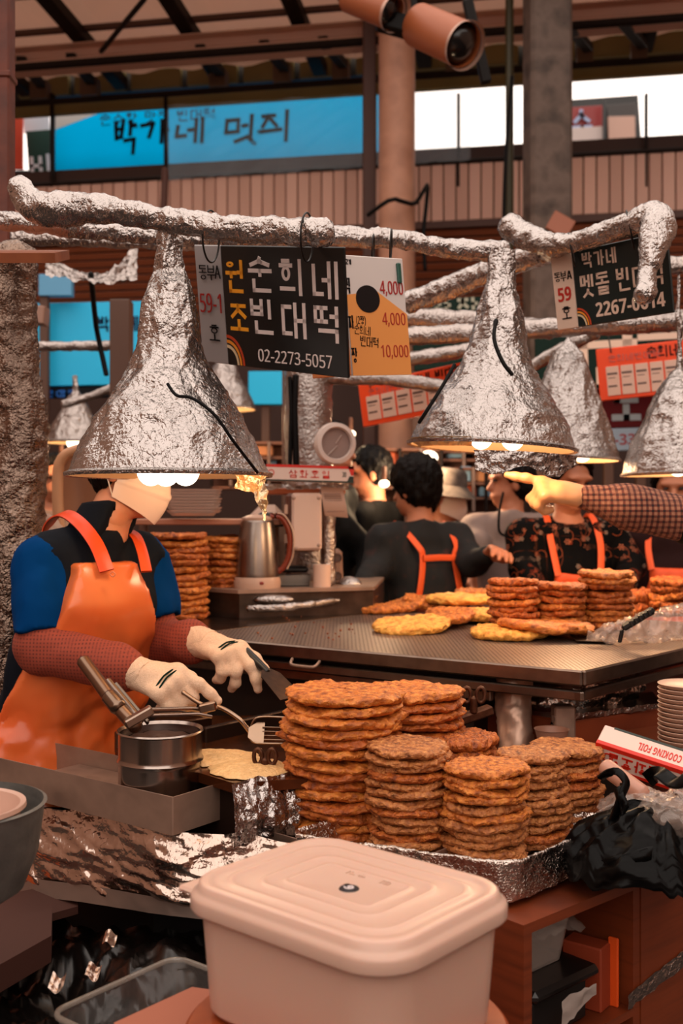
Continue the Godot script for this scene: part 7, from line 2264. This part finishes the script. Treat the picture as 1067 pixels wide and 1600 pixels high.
	solo("cloth_bundle", G.new().surf(40, 28, func(a, b):
		var an: float = a * TAU
		var r := 0.03 + 0.97 * sin(b * PI)
		var q := P(52, 850, 4.0) + Vector3(cos(an) * r * 0.10, -0.09 * cos(b * PI), -sin(an) * r * 0.08)
		return q + Vector3(crumple(q * 0.5, 0.02), crumple((q + OB) * 0.5, 0.02), crumple((q + OA) * 0.5, 0.02)), true), tone(Color(0.66, 0.54, 0.47), 0.8), "pale cloth bundle beside the foil post, behind the cook's shoulder", "cloth", P(52, 850, 4.0))
	solo("foil_ball", G.new().ball(ell(P(545, 918, 5.2), Vector3(0.05, 0.042, 0.04)), 60, 40), FOIL, "crumpled foil lump at the back edge of the hot plate", "foil lump", P(545, 918, 5.2))
	solo("foil_cup", G.new().lathe(fr(P(560, 942, 5.2)), [Vector2(0.0001, 0), Vector2(0.05, 0.0), Vector2(0.07, 0.02), Vector2(0.075, 0.03), Vector2(0.066, 0.026), Vector2(0.048, 0.006), Vector2(0.0001, 0.006)], 30), FOIL2, "shallow foil dish beside the foil lump", "dish", P(560, 942, 5.2))
	# right side of the counter
	var pl := thing("plate_stack", "stack of cream plates at the right edge under the griddle table", "plates", P(1075, 1165, 3.2))
	for i in 14:
		var q := P(1076, 1170 - i * 7.2, 3.25)
		part(pl, "plate", G.new().lathe(fr(q), [Vector2(0.0001, 0), Vector2(0.055, 0), Vector2(0.064, 0.006), Vector2(0.069, 0.0125), Vector2(0.067, 0.0135), Vector2(0.058, 0.007), Vector2(0.0001, 0.003)], 40) if i == 0 else G.new().lathe(fr(q), [Vector2(0.05, 0), Vector2(0.064, 0.005), Vector2(0.069, 0.0125), Vector2(0.067, 0.0135), Vector2(0.052, 0.006), Vector2(0.0001, 0.003)], 40), cream)
	var sc := thing("side_cabinet", "dark red brown cabinet under the plate stack at the right edge", "cabinet", Vector3(0.91, 0, -2.56))
	part(sc, "body", G.new().box(fr(Vector3(0.91, 0.445, -2.56), 0.5), Vector3(0.32, 0.89, 0.32), 0.005), tone(Color(0.30, 0.12, 0.06), 0.55))
	part(sc, "top_board", G.new().box(fr(Vector3(0.90, 0.898, -2.55), 0.5), Vector3(0.35, 0.018, 0.34), 0.004), WOOD)
	foil_box(P(931, 1160, 2.95), P(1092, 1213, 2.83), P(928, 1194, 2.985), 0.066, "slanting foil roll box with upside down red lettering, beside the plates", true)
	var cup := thing("cup", "shallow tan dish behind the rearmost small pancake stack", "dish", P(862, 1150, 3.3))
	part(cup, "bowl", G.new().lathe(fr(P(862, 1163, 3.3)), [Vector2(0.0001, 0), Vector2(0.03, 0), Vector2(0.039, 0.034), Vector2(0.041, 0.036), Vector2(0.037, 0.035), Vector2(0.028, 0.004), Vector2(0.0001, 0.004)], 32), tone(Color(0.6, 0.42, 0.34), 0.5))
	var cr := thing("wooden_crate", "reddish brown box with a foil edged dark lid under the griddle table", "box", P(960, 1140, 3.5))
	part(cr, "body", quad_board(P(898, 1128, 3.4), P(1032, 1106, 3.75), P(900, 1210, 3.4), 0.3), grained([Color(0.45, 0.18, 0.08), Color(0.56, 0.25, 0.12)], 0.5, 0.0, 0.02, 2.0, 0.0, 131))
	part(cr, "foil_edge", G.new().surf(40, 6, func(a, b):
		var q := P(lerpf(862, 1034, a), lerpf(1120, 1098, a) + b * 9.0, lerpf(3.38, 3.74, a) - 0.03)
		return q + Vector3(0, crumple(q, 0.006), crumple((q + OA), 0.01))), FOIL2)
	part(cr, "dark_lid", flat_prism([P(860, 1120, 3.38), P(1034, 1098, 3.74), P(1010, 1080, 4.1), P(880, 1098, 3.8)], P(900, 1118, 3.5).y - 0.004, P(900, 1118, 3.5).y), tone(Color(0.05, 0.04, 0.035), 0.3))
	solo("panel_board", quad_board(P(978, 1050, 3.9), P(1100, 1030, 4.1), P(980, 1200, 3.9), 0.04), tone(Color(0.36, 0.14, 0.07), 0.5), "dark red brown panel below the right end of the griddle table", "board", P(1020, 1080, 3.9))
	# bags
	var clearb := sheer(Color(0.86, 0.76, 0.70, 0.22), 0.14)
	solo("plastic_bag", G.new().surf(60, 40, func(a, b):
		var an: float = a * TAU
		var r := (0.03 + 0.97 * sin(b * PI)) * (1.0 + 0.22 * ridge.get_noise_2d(cos(an) * 0.06, sin(an) * 0.06 + b * 0.05))
		var q := P(1000, 1272, 2.74) + Vector3(cos(an) * r * 0.075, 0.045 * -cos(b * PI), -sin(an) * r * 0.08)
		return q + Vector3(crumple(q, 0.014), crumple((q + OB), 0.014), crumple((q + OA), 0.014)), true), clearb, "clear crumpled plastic bag behind the black bag", "bag", P(1000, 1262, 2.78))
	var roll := thing("plastic_roll", "small roll of clear bags lying against the foil roll box", "roll", P(975, 1225, 2.8))
	part(roll, "roll", G.new().tube([P(948, 1200, 2.82), P(1002, 1240, 2.72)], [0.018], 20), tone(Color(0.72, 0.52, 0.44), 0.3))
	solo("plastic_bag", G.new().surf(60, 40, func(a, b):
		var an: float = a * TAU
		var r := (0.03 + 0.97 * sin(b * PI)) * (1.0 + 0.22 * ridge.get_noise_2d(cos(an) * 0.06 + 3.0, sin(an) * 0.06 + b * 0.05))
		var q := P(1056, 1276, 2.62) + Vector3(cos(an) * r * 0.07, 0.042 * -cos(b * PI), -sin(an) * r * 0.075)
		return q + Vector3(crumple(q, 0.014), crumple((q + OB), 0.014), crumple((q + OA), 0.014)), true), clearb, "clear crumpled plastic bag at the right edge over the black bag", "bag", P(1052, 1255, 2.6))
	var blk := thing("plastic_bag", "black plastic bag with twisted handles on the cabinet beside the foil tray", "bag", P(1010, 1340, 2.6))
	part(blk, "bag", G.new().surf(90, 60, func(a, b):
		var an: float = a * TAU
		var pk := exp(-pow(wrapf(an - 2.6, -PI, PI) * 1.1, 2.0))
		var r := (0.02 + 0.98 * pow(sin(b * PI * 0.5 + PI * 0.5), 0.5)) if b < 1.0 else 0.02
		r *= 1.0 + 0.12 * ridge.get_noise_2d(cos(an) * 0.05, sin(an) * 0.05)
		var q := P(1020, 1365, 2.62) + Vector3(cos(an) * r * 0.16, 0.115 * b + 0.0, -sin(an) * r * 0.13)
		return q + Vector3(crumple(q * 0.35, 0.018), crumple((q + OB) * 0.35, 0.012) + 0.02 * ridge.get_noise_3dv(Vector3(cos(an), sin(an), 0) * 0.1), crumple((q + OA) * 0.5, 0.02)), true), BLACKBAG)
	part(blk, "handle", ribbon(G.new(), smooth_path([P(958, 1282, 2.60), P(972, 1240, 2.60), P(978, 1222, 2.62), P(965, 1206, 2.64), P(950, 1208, 2.66), P(938, 1216, 2.68)], 0.006), 0.014, Vector3(0.4, 0.3, 0.9), 0.006), BLACKBAG)
	part(blk, "neck", G.new().tube(smooth_path([P(985, 1330, 2.55), P(972, 1290, 2.57), P(972, 1256, 2.59), P(976, 1226, 2.62)], 0.006), [0.06, 0.034, 0.014, 0.006], 24, true, func(q: Vector3, dir: Vector3) -> Vector3: return q + dir * crumple(q * Vector3(1.4, 0.3, 1.4), 0.02)), BLACKBAG)
	part(blk, "handle", ribbon(G.new(), smooth_path([P(1012, 1218, 2.66), P(1030, 1208, 2.62), P(1052, 1222, 2.58), P(1072, 1218, 2.54)], 0.006), 0.03, Vector3(0.2, 0.5, 0.8), 0.006), BLACKBAG)
	# tongs clip and bag on the griddle table
	var tg := thing("spatula", "black handled turner lying on the perforated sheet with its handle raised", "spatula", H(958, 1003, 0.35))
	part(tg, "blade", flat_prism([H(890, 992, 0.354), H(955, 985, 0.354), H(958, 1004, 0.354), H(900, 1002, 0.354)], EYE - 0.354, EYE - 0.352), tone(Color(0.2, 0.15, 0.12), 0.35, 0.8))
	part(tg, "stem", bar(G.new(), H(968, 1004, 0.345), P(972, 984, 3.75), 0.012, 0.008, 0.002), tone(Color(0.04, 0.03, 0.03), 0.4))
	part(tg, "handle", bar(G.new(), P(972, 982, 3.75), P(1022, 952, 3.72), 0.022, 0.02, 0.006), tone(Color(0.05, 0.035, 0.03), 0.4))
	for i in 5:
		part(tg, "rib", bar(G.new(), P(984 + i * 7, 970 - i * 4.2, 3.70), P(988 + i * 7, 978 - i * 4.2, 3.70), 0.012, 0.006, 0.001), tone(Color(0.12, 0.08, 0.06), 0.4))
	solo("plastic_bag", G.new().surf(60, 30, func(a, b):
		var k := 1.0 - pow(absf(a * 1.0 - 0.72), 1.5)
		var an: float = b * TAU
		var q := H(lerpf(918, 1085, a), lerpf(993, 985, a), 0.33) + Vector3(0, (0.012 + 0.045 * a) * sin(an) + 0.03 * a, cos(an) * (0.01 + 0.07 * a))
		return q + Vector3(0, crumple(q, 0.02), crumple((q + OA), 0.03))), clearb, "clear plastic bag spread at the right end of the griddle table", "bag", H(1000, 990, 0.33))
	# far background of the hall: counters, shelves, a screen of wares
	var far := [[560, 700, 690, 790, 7.9, Color(0.30, 0.17, 0.11)], [330, 690, 450, 760, 8.0, Color(0.36, 0.20, 0.13)], [720, 730, 800, 800, 8.1, Color(0.34, 0.2, 0.14)], [690, 690, 830, 730, 8.2, Color(0.28, 0.13, 0.08)]]
	for i in 4:
		var q: Array = far[i]
		var sh2 := thing("wall_shelf", ["open shelf rack behind the man in black", "open shelf rack behind the kettle", "open shelf rack behind the grey shirt", "high shelf behind the middle lamp"][i], "shelf", P(q[0], q[3], q[4]))
		part(sh2, "back", quad_board(P(q[0], q[1], q[4]), P(q[2], q[1], q[4]), P(q[0], q[3], q[4]), 0.03), tone(q[5], 0.7))
		for j in 4:
			var y: float = lerpf(q[1], q[3], j / 3.0)
			part(sh2, "shelf_board", quad_board(P(q[0], y, q[4] - 0.2), P(q[2], y, q[4] - 0.2), P(q[0], y + 5, q[4] - 0.2), 0.18), tone(Color(0.45, 0.28, 0.2), 0.6))
		for j in 5:
			var x: float = lerpf(q[0], q[2], j / 4.0)
			part(sh2, "upright", quad_board(P(x - 2.5, q[1], q[4] - 0.25), P(x + 2.5, q[1], q[4] - 0.25), P(x - 2.5, q[3], q[4] - 0.25), 0.03), tone([Color(0.12, 0.08, 0.07), Color(0.5, 0.4, 0.35)][j % 2], 0.5))
	for i in 4:
		for j in 6:
			var q: Array = far[i]
			var y: float = lerpf(q[1], q[3], (1 + j / 3) / 3.0) - 1.0
			var x: float = lerpf(q[0] + 8, q[2] - 14, (j % 3 + 0.3 * (j / 3)) / 2.6)
			var hh := rng.randf_range(0.05, 0.085)
			var at := P(x, y, q[4] - 0.13) + Vector3(0, hh * 0.5, 0)
			solo("carton", G.new().box(fr(at, rng.randf_range(-0.3, 0.3)), Vector3(rng.randf_range(0.05, 0.10), hh, 0.06), 0.004), tone([Color(0.80, 0.66, 0.58), Color(0.72, 0.30, 0.12), Color(0.45, 0.58, 0.66), Color(0.78, 0.52, 0.34)][(i + j) % 4], 0.6), "small %s carton on the %s" % [["cream", "orange", "pale blue", "tan"][(i + j) % 4], ["open shelf rack behind the man in black", "open shelf rack behind the kettle", "open shelf rack behind the grey shirt", "high shelf behind the middle lamp"][i]], "box", at, "cartons on the far shelf racks")
	for q in [[670, 715, 7.0, "round glowing bulb behind the woman's head", 0.035], [548, 678, 7.5, "small glowing bulb beside the clock", 0.02], [600, 756, 7.0, "small glowing bulb beside the woman's cheek", 0.02], [96, 716, 7.4, "small glowing bulb over the far person's head", 0.016]]:
		var lt := thing("light_bulb", q[3], "bulb", P(q[0], q[1], q[2]))
		part(lt, "globe", G.new().ball(ell(P(q[0], q[1], q[2]), Vector3(q[4] * 1.3, q[4], q[4] * 1.3))), glow(Color(1.0, 0.92, 0.8), 2.5))
		part(lt, "holder", G.new().tube([P(q[0], q[1], q[2]) + Vector3(0, q[4], 0), P(q[0], q[1], q[2]) + Vector3(0, q[4] + 0.06, 0)], [0.012], 10), tone(Color(0.4, 0.25, 0.18), 0.5))
		omni(P(q[0], q[1], q[2]), WARM, 0.35 if q[4] > 0.03 else 0.05, q[4])
	# spotlights under the roof
	var tl := tone(Color(0.62, 0.33, 0.18), 0.5)
	for q in [[[548, -6, 7.0], [612, 20, 6.8], 0.08, "orange tin spotlight cut by the top edge, the left one of the pair"], [[655, 40, 6.9], [724, 70, 6.6], 0.102, "orange tin spotlight with a dark open mouth, the right one of the pair"]]:
		var a := P(q[0][0], q[0][1], q[0][2])
		var b := P(q[1][0], q[1][1], q[1][2])
		var sp := thing("spotlight", q[3], "spotlight", a)
		part(sp, "can", G.new().tube([a, b], [q[2]], 32, false), tl)
		part(sp, "rim", G.new().tube([b, b + (b - a).normalized() * 0.02], [q[2] * 1.06, q[2] * 1.1], 32, false), tone(Color(0.7, 0.55, 0.48), 0.4, 0.5))
		part(sp, "back", G.new().tube([a, a - (b - a).normalized() * 0.03], [q[2] * 0.98, q[2] * 0.7], 32, true), tone(Color(0.06, 0.04, 0.04), 0.5))
		part(sp, "lamp_glass", G.new().tube([b - (b - a).normalized() * 0.05, b - (b - a).normalized() * 0.045], [q[2] * 0.94], 32, true), tone(Color(0.05, 0.04, 0.04), 0.2))
	var brk := thing("spotlight_bracket", "black bracket and arm holding the two tin spotlights", "bracket", P(700, 20, 6.9))
	part(brk, "arm", bar(G.new(), P(590, 30, 6.9), P(662, 50, 6.9), 0.09, 0.09, 0.01), tone(Color(0.06, 0.045, 0.04), 0.5))
	part(brk, "arm", bar(G.new(), P(730, 0, 6.9), P(760, 130, 6.9), 0.04, 0.05, 0.006), tone(Color(0.08, 0.06, 0.05), 0.5))
	part(brk, "hanger", bar(G.new(), P(640, -60, 6.9), P(650, 36, 6.9), 0.03, 0.03, 0.004), tone(Color(0.08, 0.06, 0.05), 0.5))
	# notice board by the right shutters
	solo("notice", quad_board(P(868, 328, 8.24), P(900, 346, 8.24), P(868, 364, 8.24), 0.03), tone(Color(0.6, 0.35, 0.25), 0.5), "small framed notice beside the grey square column", "notice", P(890, 345, 7.6))

func foil_box(tl: Vector3, tr: Vector3, bl: Vector3, deep: float, label: String, upside: bool) -> void:      # long carton with a white, red and green print
	var b := board(tl, tr, bl)
	var xf: Transform3D = b[0]
	var w: float = b[1]
	var h: float = b[2]
	var t := thing("foil_roll_box", label, "box", tl)
	var white := tone(Color(0.84, 0.74, 0.69), 0.45)
	var red := tone(Color(0.78, 0.13, 0.05), 0.45)
	var green := tone(Color(0.03, 0.12, 0.07), 0.45)
	part(t, "carton", G.new().box(xf * Transform3D(Basis(), Vector3(w * 0.5, h * 0.5, -deep * 0.5)), Vector3(w, h, deep), 0.002), white)
	var face := xf
	if upside:
		face = xf * Transform3D(Basis(Vector3.BACK, PI), Vector3(w, h, 0))
	var bands := G.new()
	flat_bar(bands, xf, [Vector2(0, 0), Vector2(w, 0), Vector2(w, h * 0.16), Vector2(0, h * 0.16)], 0.0006)
	flat_bar(bands, xf, [Vector2(w * 0.93, 0), Vector2(w, 0), Vector2(w, h * 0.55), Vector2(w * 0.97, h * 0.55)], 0.0006)
	if upside:
		flat_bar(bands, xf, [Vector2(0, h * 0.88), Vector2(w, h * 0.88), Vector2(w, h), Vector2(0, h)], 0.0006)
	part(t, "red_band", bands, red)
	var gb := G.new()
	flat_bar(gb, xf, [Vector2(0, h * 0.9), Vector2(w, h * 0.9), Vector2(w, h), Vector2(0, h)], 0.0005)
	flat_bar(gb, xf, [Vector2(w * 0.95, h * 0.6), Vector2(w, h * 0.6), Vector2(w, h), Vector2(w * 0.92, h)], 0.0006)
	if not upside:
		part(t, "green_band", gb, green)
	var tx := G.new()
	if upside:
		hangul(tx, face, "삼화호일", w * 0.36, h * 0.25, w * 0.11, h * 0.5, w * 0.02, 0.0042, 0.001)
	else:
		hangul(tx, face, "삼화호일", w * 0.26, h * 0.3, w * 0.095, h * 0.48, w * 0.03, 0.0035, 0.001)
	part(t, "lettering", tx, red)
	var dot := G.new()
	stroke(dot, xf, [-1, .5, .5, .5], Rect2(w * (0.08 if upside else 0.02), h * 0.3, h * 0.4, h * 0.4), 0.004, 0.001)
	part(t, "emblem", dot, red)
	latin(t, "lettering", face, "30", w * (0.87 if not upside else 0.04), h * 0.35, w * 0.045, h * 0.3, green, true, 0.001)
	if upside:      # the lid is the upper face
		var top := Transform3D(Basis(xf.basis.x, xf.basis.z, -xf.basis.y), xf.origin - xf.basis.z * deep)
		var tb := G.new()
		flat_bar(tb, top, [Vector2(0, deep * 0.84), Vector2(w, deep * 0.84), Vector2(w, deep), Vector2(0, deep)], 0.0006)
		part(t, "red_band", tb, red)
		var tg := G.new()
		flat_bar(tg, top, [Vector2(w * 0.1, 0), Vector2(w, 0), Vector2(w, deep * 0.1), Vector2(w * 0.1, deep * 0.1)], 0.0006)
		part(t, "green_band", tg, green)
		var rot := top * Transform3D(Basis(Vector3.BACK, PI), Vector3(w, deep, 0))
		latin(t, "lettering", rot, "COOKING FOIL", w * 0.2, deep * 0.3, w * 0.42, deep * 0.36, red, true, 0.001)
